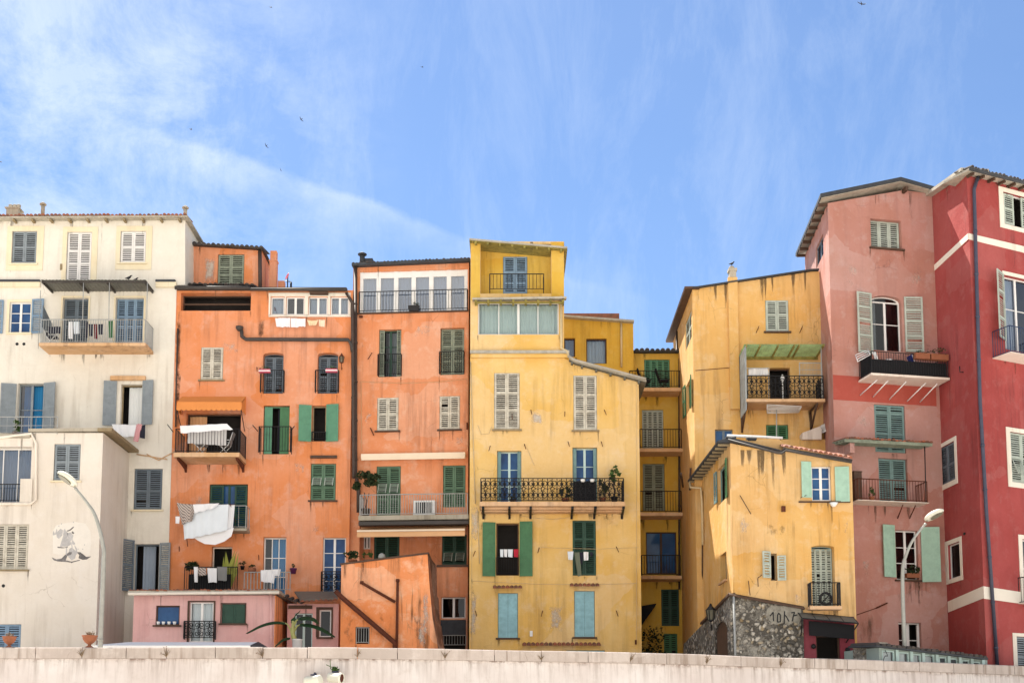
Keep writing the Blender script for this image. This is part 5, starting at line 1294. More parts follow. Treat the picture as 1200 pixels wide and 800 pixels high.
# things on and under the balcony
potted('potted_plant', 'leafy cactus-like plant rising above the end of the ornate yellow balcony', P.pt(Qb.uz(721, 580)[0], bz, .55), .15, .3, (.36, .26, .5), 200, .08, 'leaf', 'iron', stem=.6)
potted('potted_plant', 'low dark plant behind the ornate railing, before the blank yellow wall', P.pt(Qb.uz(663, 580)[0], bz, .6), .16, .22, (.42, .25, .36), 220, .06, 'leafdark')
potted('potted_plant', 'dark potted plant behind the ornate railing between the blue door and the leafy plant', P.pt(Qb.uz(707, 580)[0], bz, .6), .15, .25, (.42, .25, .6), 300, .06, 'leafdark')
potted('potted_plant', 'small dark pot plant at the foot of the blue balcony door', P.pt(Qb.uz(601, 580)[0], bz, .5), .14, .2, (.2, .18, .12), 50, .05, 'leafdark', 'iron')
mb = MB(); u0, u1 = Qb.uz(672, 580)[0], Qb.uz(699, 580)[0]; z_ = Qb.uz(680, 566)[1]; mb.box(P, u0, u1, bz+.03, z_+.10, .86, .88); single('balcony_screen', mb, M['awn_black'], 'black cloth screen tied inside the ornate balcony railing', 'screen', P.pt(u0, bz, .87))
for x, y in ((683, 563), (694, 563)):
    mb = MB(); p = Qb.hit(x, y); mb.lathe(p, [(.07, -.05), (.10, .03), (.10, .06), (.08, .06)], 8); single('flower_pot', mb, M['plastic_w'], 'small white pot at the top of the black balcony screen', 'flower pot', p, 'white pots on the black balcony screen')
for x0, x1, mt, lab, g in ((586, 590, 'cl_ice', 'small pale blue cloth', 1), (590.5, 594.5, 'cl_white', 'small white cloth', 1), (595, 601, 'cl_ice', 'wider pale blue cloth', 1), (602, 607.5, 'cl_red', 'small red cloth', 1)):
    cloth('laundry', lab+' on the line across the dark opening between green shutters', P, .3, [(x0, 643.5), (x1, 643.5), (x1-.4, 652.5), (x0+.4, 652)], mt if mt != 'cl_red' else 'cl_redplain', None, n=6, amp=.02)
cloth('laundry', 'white and navy cloth hung at the edge of the closed dark green shutters', P, .35, [(665, 646), (672, 646), (671, 656), (666, 655.5)], 'cl_ice', n=8)
cloth('laundry', 'long grey-green garment hung over the closed dark green shutters', P, .32, [(673, 647), (679, 647), (681.5, 674), (677, 675.5)], 'cl_olive', amp=.04, n=8)
cloth('laundry', 'black garment between the grey-green one and a white cloth', P, .32, [(679.5, 647), (683.5, 647), (682.5, 661), (680, 660)], 'cl_dark', n=8)
cloth('laundry', 'white printed cloth hung before the dark green shutters', P, .34, [(683.8, 646.5), (689.5, 646.5), (689.5, 656), (684.3, 656)], 'cl_white', n=8)
cloth('laundry', 'small black cloth last on the line of the dark green shutters', P, .33, [(691.5, 647), (694.5, 647), (694, 652.5), (692, 652)], 'cl_dark', n=6)

# ================================================================ yellow house set back (upper)
P = PL(640, 102.5, 742, 102.5, 400)
E = Bld('set_back_ochre_house', 'ochre house set back behind the yellow house, under a tiled roof with red boards', 'house', base_of(P, 700))
F = Fac(E, P, [(640, 371), (742, 377.5)], 'ochre'); F.back(2.2)
win(F, (661, 396, 674, 418), 'glass', fm='wood', cols=1, rows=1, glass='glass', curtain='cur_grey', depth=.2)
win(F, (687, 396.5, 711, 426), 'glass', fm='wood', cols=1, rows=1, glass='glassclear', curtain='cur_grey', depth=.2)
rf = eave(E, P, [(640, 369.5), (743, 377)], .10, .3, 2.4, 'roofpale', 'roof')
mb = MB(); u0, z0 = P.uz(655, 369); u1, _ = P.uz(727, 369); z1 = P.uz(690, 362)[1]; mb.box(P, u0, u1, z0-.4, z1, -.9, -.6); E.part('roof_boards', mb, M['tile'], rf)
pipe(E, P, [(728, 376), (728.3, 430)], .05, 'pipecream', .1)
E.done()
# ================================================================ yellow house at the back of the gap
P = PL(715, 104, 800, 104, 600)
E2 = Bld('gap_ochre_house', 'narrow ochre house at the back of the gap, a railed balcony on every floor', 'house', base_of(P, 770))
F = Fac(E2, P, [(731, 414), (800, 414)], 'ochre'); F.back(2.0)
rf = eave(E2, P, [(730, 412), (798, 412)], .06, .3, 2.2, 'slate', 'roof')
tiled_edge(E2, P.shift(.32).hit(731, 410.5), P.shift(.32).hit(798, 410.5), (0, 1, .2), .11, .9, 'darktile', rf)
win(F, (755, 421, 785, 456), 'closed', 'sh_lgreen', fm='sh_lgreen', leaves=4, rails=())
win(F, (752.5, 480, 777.5, 525), 'closed', 'sh_pale', leaves=4, rails=(.5,))
win(F, (753.5, 543, 779, 598), 'closed', 'sh_mossy', rails=(.45,))
win(F, (757, 623, 793, 672), 'glass', fm='wood', cols=2, rows=1, glass='glassskypaint', curtain='cur_grey')
win(F, (775, 690, 796, 733), 'closed', 'sh_dgreen', rails=(.5,))
win(F, (778, 742, 794, 780), 'closed', 'sh_green', rails=(.5,))
gl = []
for fx, ry in (((737, 798, 454), 434), ((749, 800, 525), 502.5), ((749, 800, 600), 575), ((751, 799, 674), 650)):
    gl.append(balcony(F, fx, 1.0, 4, ry, 'slab_o', 'iron', .13, right=False))
mb = MB(); Q = P.shift(.25); mb.hexa([Q.hit(743, 745), Q.hit(766, 712)+Vector((0, -.5, 0)), Q.hit(766, 712)+Vector((0, .2, 0)), Q.hit(743, 745)+Vector((0, .6, 0)), Q.hit(743, 711), Q.hit(768, 708)+Vector((0, -.5, 0)), Q.hit(768, 708)+Vector((0, .2, 0)), Q.hit(743, 709)+Vector((0, .6, 0))]); E2.part('awning', mb, M['awn_black'], label='folded dark awning')
pipe(E2, P, [(796, 420), (796, 690)], .05, 'pipe', .1)
E2.done()
u_, z_ = gl[0][2][0], gl[0][2][2]
for x, lab in ((757.5, 'black chair with a wide back on the top balcony of the gap'), (779, 'black chair nearest the sunlit wall on the top balcony of the gap')):
    chair('balcony_chair', lab, P, gl[0][1].uz(x, 450)[0], z_, .55, 'cl_dark', fmat='iron')
T = Thing('shrub', 'dark shrub growing at the foot of the gap between the yellow houses', 'shrub', P.pt(P.uz(762, 750)[0], STREET, .6))
mb = MB(); clumpy(mb, P.pt(P.uz(762, 748)[0], P.uz(762, 748)[1]-.6, .7), (.7, .5, 1.0), 26, 22, .08); T.part('foliage', mb, M['leafdark'])
mb = MB(); q = P.pt(P.uz(764, 750)[0], STREET, .7)
for k in range(5): mb.tube([q, q+Vector((random.uniform(-.5, .5), random.uniform(-.3, .3), random.uniform(1.2, 2.2)))], [.04, .015], 5)
T.part('stem', mb, M['bark'])
# ================================================================ tall sand-yellow house
a = U(815.5, 600, 95); fr = Plane((a.x, a.y), (a.x+1, a.y)); P = fr
b_ = U(789, 400, 107.3)
LP = Plane((b_.x+.0, b_.y), (a.x, a.y))
Fh = Bld('sand_yellow_house', 'tall sand-yellow house with a green-roofed ornate balcony and a chimney on its pilaster', 'house', (a.x, a.y, STREET))
F = Fac(Fh, P, [(815.5, 339), (950, 318.5), (962, 318)], 'sand'); F.P = P
z_l = P.uz(815.5, 339)[1]
F.out[0] = (0, F.out[0][1]); F.out[-1] = (0, F.out[-1][1])
V = (b_.x-a.x, b_.y-a.y, 0)
# the body runs back along the sunlit side
F.back(1, vec=V, left=False)
Lw = (Vector((b_.x, b_.y))-Vector((a.x, a.y))).length
FL = Fac(Fh, LP, [(815, 340), (815.4, 340)], 'sand'); FL.out = [(0, z_l), (Lw, z_l), (Lw, STREET-.3), (0, STREET-.3)]
win(F, (897, 352, 924, 388.5), 'closed', 'sh_pale', rails=(.52,), sill='wood', depth=.1)
win(F, (838, 503, 859, 531), 'glass', fm='sh_slate', cols=2, rows=1, glass='glassskypaint', depth=.2)
win(FL, (803, 370, 810.5, 404), 'closed', 'sh_pale', fm='palewood', rails=(.5,))
win(FL, (804.5, 446, 810, 481), 'dark', fm='sh_green', sh=(((802.3, 452, 804.2, 489), 'sh_green', 4), ((810.3, 440, 812.4, 477), 'sh_green', 6)), depth=.2)
# roof edges
rf = eave(Fh, P, [(812, 337.5), (950, 316.5), (960, 316)], .06, .18, 7.0, 'slate', 'roof')
mb = MB(); n = LP.n; t3 = Vector((LP.t.x, LP.t.y, 0))
mb.hexa([LP.pt(-.2, z_l-.02, .34), LP.pt(Lw+.16, z_l-.02, .34), LP.pt(Lw+.16, z_l-.02, -.3), LP.pt(-.2, z_l-.02, -.3), LP.pt(-.2, z_l+.08, .36), LP.pt(Lw+.16, z_l+.08, .36), LP.pt(Lw+.16, z_l+.09, -.3), LP.pt(-.2, z_l+.09, -.3)])
Fh.part('side_eave', mb, M['wood'], rf)
mb = MB(); u0, z0 = P.uz(854.5, 430); u1, z1 = P.uz(863.5, 326); mb.box(P, u0, u1, P.uz(858, 480)[1], z1, .002, .14); Fh.part('pilaster', mb, M['sand'])
mb = MB(); z2 = P.uz(857, 315)[1]; mb.box(P, u0+.08, u1-.04, z1, z2-.12, -.25, .10); mb.box(P, u0+.04, u1, z2-.12, z2, -.28, .13); um = (u0+u1)/2; mb.lathe(P.pt(um, z2, -.08), [(.10, 0), (.12, .1), (.06, .16)], 8); Fh.part('chimney', mb, M['concrete'])
pg = P.pt(um, z2+.16, -.08)
# big balcony
sl, Qb, (bu0, bu1, bz) = balcony(F, (874.5, 967, 466.5, 467.5), 1.35, 4, 440, 'slab_o', 'iron', ornate=True)
mb = MB()
for px_ in (875.5, 958):
    u = Qb.uz(px_, 468)[0]; mb.tube([P.pt(u, bz-.18, 1.25), P.pt(u, bz-1.05, .02)], .05, 5); mb.tube([P.pt(u, bz-.2, 1.3), P.pt(u, bz-.2, .02)], .045, 5); mb.tube([P.pt(u, bz-.18, .03), P.pt(u, bz-1.15, .03)], .05, 5)
Fh.part('bracket', mb, M['wood'], sl)
mb = MB(); Q = P.shift(1.4); (g0, gz), (g1, _) = Q.uz(872, 403.5), Q.uz(967, 405); n = 64
z3 = P.uz(900, 418)[1]
for i in range(n):
    x0 = g0+(g1-g0)*i/n; x1 = g0+(g1-g0)*(i+1)/n; w0, w1 = .015*(i % 2), .015*((i+1) % 2)
    mb.quad(P.pt(x0, gz+w0, 1.42), P.pt(x1, gz+w1, 1.42), P.pt(x1, z3+w1, .004), P.pt(x0, z3+w0, .004))
gr = Fh.part('balcony_roof', mb, M['greenroof'], label='green translucent sheet roof')
mb = MB()
for f in (.03, .2, .42, .62, .68, .98):
    u = g0+(g1-g0)*f; mb.hexa([P.pt(u-.03, gz-.09, 1.40), P.pt(u+.03, gz-.09, 1.40), P.pt(u+.03, z3-.09, .01), P.pt(u-.03, z3-.09, .01), P.pt(u-.03, gz-.006, 1.40), P.pt(u+.03, gz-.006, 1.40), P.pt(u+.03, z3-.006, .01), P.pt(u-.03, z3-.006, .01)])
mb.box(P, g0, g1, z3-.14, z3-.02, .012, .07)
Fh.part('rafter', mb, M['mosswood'], gr)
mb = MB(); mb.box(P, bu0-.02, bu0+.01, bz-.5, gz-.1, .02, 1.33); Fh.part('side_panel', mb, M['paleroof'], sl)
mb = MB(); mb.tube([P.pt(bu1-.1, bz, 1.2), P.pt(bu1-.1, gz-.1, 1.3)], .025, 5); mb.tube([P.pt(bu0+.02, bz, 1.3), P.pt(bu0+.02, gz-.05, 1.36)], .025, 5); Fh.part('balcony_post', mb, M['irongrey'], sl)
win(F, (902, 431, 926, 468), 'dark', fm='wood', depth=.3, name='balcony_doorway')
win(F, (898, 497.5, 924, 530), 'closed', 'sh_green', rails=())
# pale shed wall and small parapet below the balcony
mb = MB(); q = [(940, 507), (962.5, 498.5), (963, 514.5), (940.5, 514.5)]; mb.prism([P.shift(.5).hit(*p_) for p_ in q], (0, .5, 0)); Fh.part('parapet', mb, M['slab_w'])
mb = MB(); u0, u1, z0, z1 = P.shift(.3).rect((916, 514.5, 969, 540)); mb.box(P, u0, u1, z0, z1, .002, .3); Fh.part('low_wall', mb, M['sand'])
mb = MB(); Q = LP.shift(.06); mb.tube([LP.pt(Lw*.25, z_l-.1, .05), LP.pt(Lw*.22, STREET+1, .05)], .05, 6); Fh.part('downpipe', mb, M['pipe'])
mb = MB(); q1 = LP.hit(803, 570); q2 = LP.hit(813, 556); mb.tube([q1+Vector((-.1, 0, 0)), q2+Vector((-.6, -.3, 0))], .05, 5); mb.tube([LP.hit(812, 548)+Vector((-.1, 0, 0)), LP.hit(811, 574)+Vector((-.1, 0, 0))], .05, 5); Fh.part('wall_bracket', mb, M['wood'])
mb = MB()
for x, y in ((886, 390), (937, 390)): q = P.shift(.01).hit(x, y); mb.tube([q, q+Vector((.12, -.1, .28)), q+Vector((.05, -.12, .1))], .014, 5)
mb.tube([P.shift(.03).hit(864, 430), P.shift(.03).hit(815, 434)], .014, 4); Fh.part('wall_hook', mb, M['rust'])
for x_ in (838, 850, 893, 897, 905, 930, 944): drip(Fh, P, P.uz(x_, 340)[0], P.uz(x_, 337-(x_-815)*.14)[1], RW.uniform(.15, .35), RW.uniform(.6, 1.8), 1)
blotch(Fh, P, (864, 400, 872, 425), 'peel', .5)
Fh.done()
pigeon('gull', 'small bird perched on the chimney of the sand-yellow house', pg, .75, cat='bird')
# drying racks and airer
T = Thing('drying_rack', 'white drying rack with cloths at the left end of the green-roofed balcony', 'drying rack', P.pt(bu0+.7, bz, .9))
mb = MB(); u0, z0 = Qb.uz(876, 440); u1, z1 = Qb.uz(902, 430); mb.tube([P.pt(u0, z0, 1.2), P.pt(u0, z1, 1.2), P.pt(u1, z1, 1.2), P.pt(u1, z0, 1.2)], .02, 5); mb.tube([P.pt(u0, z0+.05, 1.2), P.pt(u1, z0+.05, 1.2)], .02, 5)
for f in (.03, .97): mb.tube([P.pt(u0+(u1-u0)*f, bz, 1.15), P.pt(u0+(u1-u0)*f, z0+.06, 1.2)], .018, 5)
T.part('rack_frame', mb, M['irongrey'])
cloth('laundry', 'grey and white cloths heaped on the rack under the green roof', P, 1.15, [(877, 432.5), (899, 431), (901, 439), (877, 440)], 'cl_stripe', amp=.05, wave=.3)
T = Thing('wire_panel', 'pale wire panel standing at the pink wall end of the green-roofed balcony', 'panel', P.pt(bu1-.7, bz, 1.2))
u0, z0 = Qb.uz(938, 440); u1, z1 = Qb.uz(964, 424); T.part('wire_mesh', rail_mb([P.pt(u0, z0, 1.22), P.pt(u1, z0, 1.22)], z1-z0, .06, .006, .5), M['irongrey'])
mb = MB(); mb.tube([P.pt(u0, bz, 1.22), P.pt(u0, z0+.1, 1.22)], .02, 5); mb.tube([P.pt(u1, bz, 1.22), P.pt(u1, z0+.1, 1.22)], .02, 5); T.part('post', mb, M['irongrey'])
p = P.pt(Qb.uz(919.5, 440)[0], bz+.95, .9); mb = MB(); mb.lathe(p-Vector((0, 0, .95)), [(.12, 0), (.12, .03), (.03, .06), (.03, .9), (.08, .95), (.09, 1.05), (.02, 1.2)], 10); single('table_lamp', mb, M['plastic_w'], 'small white upright lamp in the dark doorway of the green-roofed balcony', 'lamp', p)
T = Thing('clothes_airer', 'white clothes airer on a pole under the big balcony', 'clothes airer', P.hit(910, 520))
mb = MB(); Q1, Q2 = P.shift(.5), P.shift(1.1)
for f in range(7):
    g = f/6; A_ = Q1.hit(899, 484)*(1-g)+Q2.hit(899, 474)*g; B2 = Q1.hit(936, 483)*(1-g)+Q2.hit(939, 476)*g; mb.tube([A_, B2], .02, 5)
mb.tube([Q1.hit(899, 484), Q2.hit(899, 474)], .022, 5); mb.tube([Q1.hit(936, 483), Q2.hit(939, 476)], .022, 5); T.part('airer_frame', mb, M['plastic_w'])
mb = MB(); mb.tube([P.shift(.8).hit(910, 480), P.shift(.8).hit(910, 535)], .025, 6); T.part('pole', mb, M['irongrey'])
p = P.shift(.35).hit(966, 503); T = Thing('satellite_dish', 'small white satellite dish at the corner of the pink house', 'satellite dish', p)
ax = Vector((-.55, -.55, .45)).normalized(); mb = MB(); mb.lathe(p, [(.02, 0), (.14, .015), (.26, .06), (.28, .08), (.26, .075), (.14, .035), (.02, .02)], 16, 0, ax); T.part('dish', mb, M['plastic_w'])
mb = MB(); mb.tube([p, p-ax*.12, P.shift(.02).hit(967, 511)], .02, 5); mb.tube([p+Vector((0, 0, -.2)), p+ax*.32+Vector((0, 0, -.1))], .012, 4); T.part('dish_arm', mb, M['irongrey'])

# ================================================================ small straw-yellow house in front
a = U(858, 640, 84); P = Plane((a.x, a.y), (a.x+1, a.y))
far = U(821, 600, 96); LP = Plane((far.x-.02, far.y), (a.x, a.y)); Lw = (Vector((far.x-.02, far.y))-Vector((a.x, a.y))).length
G = Bld('straw_yellow_house', 'small straw-yellow house with mint shutters on a rubble stone base', 'house', (a.x, a.y, STREET))
F = Fac(G, P, [(858, 519), (914, 531), (921, 527), (998, 541)], 'straw')
F.out[0] = (0, F.out[0][1]); F.out[-1] = (0, F.out[-1][1])
F.back(1, vec=(far.x-a.x, far.y-a.y, 0), left=False)
z_l = P.uz(858, 519)[1]
FL = Fac(G, LP, [(850, 560), (852, 560)], 'straw'); FL.out = [(0, z_l), (Lw, z_l), (Lw, STREET-.3), (0, STREET-.3)]
win(FL, (841, 545, 851, 588), 'dark', fm='sh_teal', sh=(((838.8, 553, 841, 590), 'sh_teal', 4), ((851.3, 537, 854, 583), 'sh_green', 6)), depth=.2)
win(FL, (844, 648, 851.5, 681), 'dark', fm='sand' if False else 'palewood', depth=.3, sill='slab_o')
win(F, (951, 546, 974, 586.5), 'glass', fm='framew', cols=2, rows=3, glass='glassskypaint', curtain=None, sh=(((938.5, 541, 950.5, 583), 'sh_mint', 10), ((978.5, 547, 994.5, 588), 'sh_mint', 8)), rails=(.5,), solid=True, depth=.2)
win(F, (903, 648, 910.5, 680), 'dark', fm='palewood', sh=(((892.5, 646, 902.5, 677), 'sh_pale', 25), ((911, 651, 920.5, 680), 'sh_pale', 18)), rails=(.5,), depth=.22)
win(F, (951.5, 638.5, 978.5, 711), 'closed', 'sh_pale', fm='sh_aqua', leaves=4, rails=(.62,), depth=.5, arch=.08)
sl, Qb, (u0, u1, bz) = balcony(F, (949.5, 987, 709.5), .5, 4, 682, 'slab_o', 'iron', .1)
# roof: flat coping at the corner, tiles to the right
rf = eave(G, P, [(851, 512.5), (912, 527.5), (918, 530)], .05, .22, 5, 'slate', 'roof')
mb = MB(); mb.hexa([LP.pt(-.1, z_l-.02, .50), LP.pt(Lw+.2, z_l-.02, .50), LP.pt(Lw+.2, z_l-.0, -.2), LP.pt(-.1, z_l, -.2), LP.pt(-.1, z_l+.05, .52), LP.pt(Lw+.2, z_l+.05, .52), LP.pt(Lw+.2, z_l+.22, -.2), LP.pt(-.1, z_l+.22, -.2)]); G.part('side_eave', mb, M['slate'], rf)
mb = MB()
for i in range(12): u = .2+(Lw-.3)*i/11; mb.box(LP, u-.04, u+.04, z_l-.10, z_l-.021, .003, .46)
G.part('rafter', mb, M['palewood'], rf)
e2 = eave(G, P, [(919, 525.5), (999, 539.5)], .05, .22, 4, 'gutter', 'tiled_roof', rf)
tiled_edge(G, P.shift(.26).hit(919, 523.5), P.shift(.26).hit(999, 537), (0, 1, .3), .085, 1.2, 'tile', rf)
mb = MB(); Q = P.shift(.30); mb.tube([Q.hit(853, 515), Q.hit(911, 530.5), Q.hit(916, 531), Q.hit(921, 527.5), Q.hit(998, 541.5)], .045, 6); G.part('gutter', mb, M['gutter'], rf)
# low weathered parapet with a tube along it, on the roof
mb = MB(); q = [(868, 516), (912, 513), (921, 522), (918, 529), (868, 518)]; Q = P.shift(-.6); mb.prism([Q.hit(*p_) for p_ in q], (0, .3, 0)); G.part('roof_parapet', mb, M['straw'])
mb = MB(); Q = P.shift(-.4); mb.tube([Q.hit(852, 510.5), Q.hit(890, 511.5), Q.hit(917, 513)], .05, 6); G.part('roof_tube', mb, M['plastic_w'])
mb = MB(); Q = P.shift(-.7)
for x in (879, 882.5): mb.lathe(Q.hit(x, 517), [(.15, 0), (.16, .15), (.05, .2)], 8)
G.part('chimney_pot', mb, M['slate'])
mb = MB(); u0, u1, z0, z1 = P.rect((915.5, 593, 920, 599.5)); mb.box(P, u0, u1, z0, z1, .002, .10); G.part('vent', mb, M['rust'])
mb = MB(); q = [P.shift(.10).hit(952, 590), P.shift(.10).hit(980, 590)]
u, z = P.uz(951, 587); u2 = P.uz(996, 588)[0]; mb.box(P, u-.5, u2, z-.06, z-.01, .002, .09); G.part('sill', mb, M['wood'])
mb = MB()
for x0, y0, x1, y1 in ((888, 677, 893, 673), (888, 677, 888.5, 687), (867, 580, 880, 602), (950, 683, 947, 688), (938, 583, 945, 580), (877, 680, 879, 697)): mb.tube([P.shift(.08).hit(x0, y0), P.shift(.12).hit(x1, y1)], .016, 5)
mb.tube([LP.shift(.05).hit(823, 575), LP.shift(.05).hit(823, 700)], .03, 5); G.part('wall_hook', mb, M['wood'])
mb = MB(); Q = LP.shift(.55); mb.tube([LP.pt(.1, z_l-.03, .45), LP.pt(.3, z_l-.35, .45), LP.pt(.9, z_l-.5, .1), LP.pt(1.0, z_l-1.2, .08), LP.pt(1.0, z_l-3, .08)], .05, 7); G.part('downpipe', mb, M['pipecream'])
# stone base: front and lane side, top falling away along the lane
s0 = P.shift(.10); A_ = P.pt(-.13, P.uz(861, 697.5)[1], .11); B2 = s0.hit(941, 712); zt1, zt2 = A_.z, s0.hit(941, 713).z
Lf = U(801, 757, 97)
mb = MB(); zb = STREET-.2
fa = Vector((A_.x, A_.y)); fb = Vector((B2.x, B2.y)); fl = Vector((Lf.x, Lf.y))
SP_ = Plane(fl, fa); Ls = (fa-fl).length; zl = Lf.z+.1
SF = Plane(fa, fb); Lq = (fb-fa).length
ar = [SP_.uz(838.5, 765)[0], SP_.uz(853, 765)[0]]; zc = SP_.uz(846, 742)[1]; rr = (ar[1]-ar[0])/2; ztop = SP_.uz(848, 727)[1]
arc = [((ar[0]+ar[1])/2-rr*math.cos(math.pi*k/10), zc+(ztop-zc)*math.sin(math.pi*k/10)) for k in range(11)]
poly = [(0, zb), (ar[0], zb)]+arc+[(ar[1], zb), (Ls, zb), (Ls, zt1), (0, zl)]
tri, _e, fcs, *_ = delaunay_2d_cdt([Vector(p_) for p_ in poly], [(i, (i+1) % len(poly)) for i in range(len(poly))], [], 1, 1e-5)
mb.add([SP_.pt(v.x, v.y) for v in tri], [list(f) for f in fcs])
op = [(ar[0], zb)]+arc+[(ar[1], zb)]
for (x0, y0), (x1, y1) in zip(op[:-1], op[1:]): mb.quad(SP_.pt(x0, y0), SP_.pt(x1, y1), SP_.pt(x1, y1, -.07), SP_.pt(x0, y0, -.07))
mb.quad(SF.pt(0, zb), SF.pt(Lq, zb), SF.pt(Lq, zt2), SF.pt(0, zt1))
bk = SF.pt(Lq, zt2, -.3); mb.quad(SF.pt(Lq, zb), SF.pt(Lq, zb, -.3), bk, SF.pt(Lq, zt2))
mb.add([SF.pt(0, zt1), SF.pt(Lq, zt2), bk, SF.pt(0, zt1, -.3)], [(0, 1, 2, 3)]); mb.add([SP_.pt(0, zl), SP_.pt(Ls, zt1), SP_.pt(Ls, zt1, -.45), SP_.pt(0, zl, -.45)], [(0, 1, 2, 3)])
sb = G.part('stone_base', mb, M['stone'], label='rubble stone base with an arched lane doorway')
mb = MB(); mb.add([SP_.pt(ar[0]-.1, zb, -.065), SP_.pt(ar[1]+.1, zb, -.065), SP_.pt(ar[1]+.1, ztop+.1, -.065), SP_.pt(ar[0]-.1, ztop+.1, -.065)], [(0, 1, 2, 3)]); G.part('arched_door', mb, M['wood'], sb)
mb = MB(); mb.hexa([SF.pt(-.05, zt1-.03, .10), SF.pt(Lq+.05, zt2-.03, .10), SF.pt(Lq+.05, zt2-.03, -.12), SF.pt(-.05, zt1-.03, -.12), SF.pt(-.05, zt1+.03, .10), SF.pt(Lq+.05, zt2+.03, .10), SF.pt(Lq+.05, zt2+.12, -.12), SF.pt(-.05, zt1+.12, -.12)])
mb.hexa([SP_.pt(Ls*.45, zl+(zt1-zl)*.45-.03, .12), SP_.pt(Ls, zt1-.03, .10), SP_.pt(Ls, zt1-.03, -.2), SP_.pt(Ls*.45, zl+(zt1-zl)*.45-.03, -.2), SP_.pt(Ls*.45, zl+(zt1-zl)*.45+.05, .12), SP_.pt(Ls, zt1+.05, .10), SP_.pt(Ls, zt1+.1, -.2), SP_.pt(Ls*.45, zl+(zt1-zl)*.45+.1, -.2)]); G.part('base_coping', mb, M['wood'], sb)
mb = MB(); mb.add([SF.pt(*SF.uz(x, y), .006) for x, y in ((897, 722), (899, 713), (904, 708.5), (914, 710), (921, 708.8), (931, 711.5), (938.5, 712.5), (939.5, 722), (936, 731), (930, 728.5), (924, 732.5), (917, 729), (909, 732), (903, 727.5))], [tuple(range(14))]); G.part('render_patch', mb, M['oldrender'], sb, label='pale render patch under painted letters')
mb = MB()   # sprayed letters on the stones
def stroke(pts, w=.022):
    q = [SF.shift(.012).hit(*p_) for p_ in pts]
    for s_, e_ in zip(q[:-1], q[1:]):
        t = (e_-s_).normalized(); o = Vector((SF.n.x, SF.n.y, 0)).cross(t)*w
        mb.hexa([s_-o-t*w*.5, s_+o-t*w*.5, e_+o+t*w*.5, e_-o+t*w*.5]+[v+Vector((SF.n.x, SF.n.y, 0))*.008 for v in (s_-o-t*w*.5, s_+o-t*w*.5, e_+o+t*w*.5, e_-o+t*w*.5)])
stroke([(902.5, 721), (906, 717), (906.5, 727)])
stroke([(911, 727.5), (911.3, 720), (912.7, 718), (914.3, 720), (914.6, 728), (911, 728.3)])
stroke([(919, 730), (919.3, 716)]); stroke([(919.5, 720), (921.5, 722), (924.5, 727.5)])
stroke([(928.5, 727), (929.5, 722), (931, 717), (927.5, 717.5)]); stroke([(930, 721), (934, 720)])
G.part('painted_letters', mb, M['iron'], sb)
mb = MB(); q = [SF.pt(.15, zb+.3, .06), SF.pt(.12, zt1-.05, .06)]; mb.tube(q, .045, 7); G.part('downpipe', mb, M['irongrey'], sb)
# plum shopfront under the house
Kp = P.shift(.04); KF = Fac(G, Kp, [(941, 722), (1001, 722)], 'purple', reveal=.2); KF.holes = []
win(KF, (957, 744, 985, 800), 'dark', fm='wood', name='shop_doorway', depth=.2)
F.hole(rectpoly(*P.rect((955, 743, 987, 790))), .3)
mb = MB(); Q = P.shift(.75); (x0, z0), (x1, z1_) = Q.uz(940, 724), Q.uz(1006, 730)
zt = P.uz(970, 720)[1]
for i in range(5):
    u = x0+(x1-x0)*i/4; zz = z0+(z1_-z0)*i/4; mb.tube([P.pt(u, zz, .75), P.pt(u, zz+.30, .05)], .02, 5)
mb.tube([P.pt(x0, z0, .75), P.pt(x1, z1_, .75)], .025, 5); mb.tube([P.pt(x0, z0+.3, .05), P.pt(x1, z1_+.3, .05)], .02, 5); mb.tube([P.pt(x1, z1_, .75), P.pt(x1-.3, z1_-.65, .06)], .025, 5); mb.tube([P.pt(x0, z0, .75), P.pt(x0+.1, z0-.6, .06)], .025, 5)
sf = G.part('awning_frame', mb, M['iron'])
mb = MB(); mb.quad(P.pt(x0, z0+.02, .73), P.pt(x1, z1_+.02, .73), P.pt(x1, z1_+.30, .06), P.pt(x0, z0+.30, .06)); G.part('awning_sheet', mb, M['sheet_metal'], sf)
mb = MB(); q = [P.shift(.5).hit(*p_) for p_ in ((948, 727), (1001, 732), (1001, 748.5), (948.5, 744))]; mb.prism(q, (0, .06, 0)); G.part('awning_valance', mb, M['awn_black'], sf, label='rolled black awning')
mb = MB()
for x, y in ((953, 757), (993, 761)): mb.lathe(Kp.hit(x, y)+Vector((0, -.01, 0)), [(.09, 0), (.10, .05), (.04, .1)], 8, 0, Vector((0, -1, 0)))
G.part('wall_vent', mb, M['iron'])
for r_ in ((888, 608, 930, 634),): blotch(G, P, r_, 'soot', .45)
for r_ in ((862, 600, 880, 640), (925, 690, 945, 712), (985, 600, 997, 640)): blotch(G, P, r_, 'peel', .5)
for x_ in (870, 878, 889, 893, 905, 918): drip(G, P, P.uz(x_, 530)[0], P.uz(x_, 527)[1], RW.uniform(.15, .3), RW.uniform(.8, 2), 1)
G.done()
fu = P.shift(.3).hit(968, 709); mb = MB(); c = Vector((fu.x, fu.y, bz+.3)); N_ = 18
mb.tube([c+Vector((.22*math.cos(2*math.pi*k/N_), .06*math.sin(4*math.pi*k/N_), .22*math.sin(2*math.pi*k/N_))) for k in range(N_+1)], .05, 7); mb.tube([c+Vector((-.15, 0, -.15)), c+Vector((.15, 0, .15))], .02, 4)
single('wheel', mb, M['iron'], 'black wheel-like ring leaning behind the small iron balcony of the straw house', 'wheel', c)
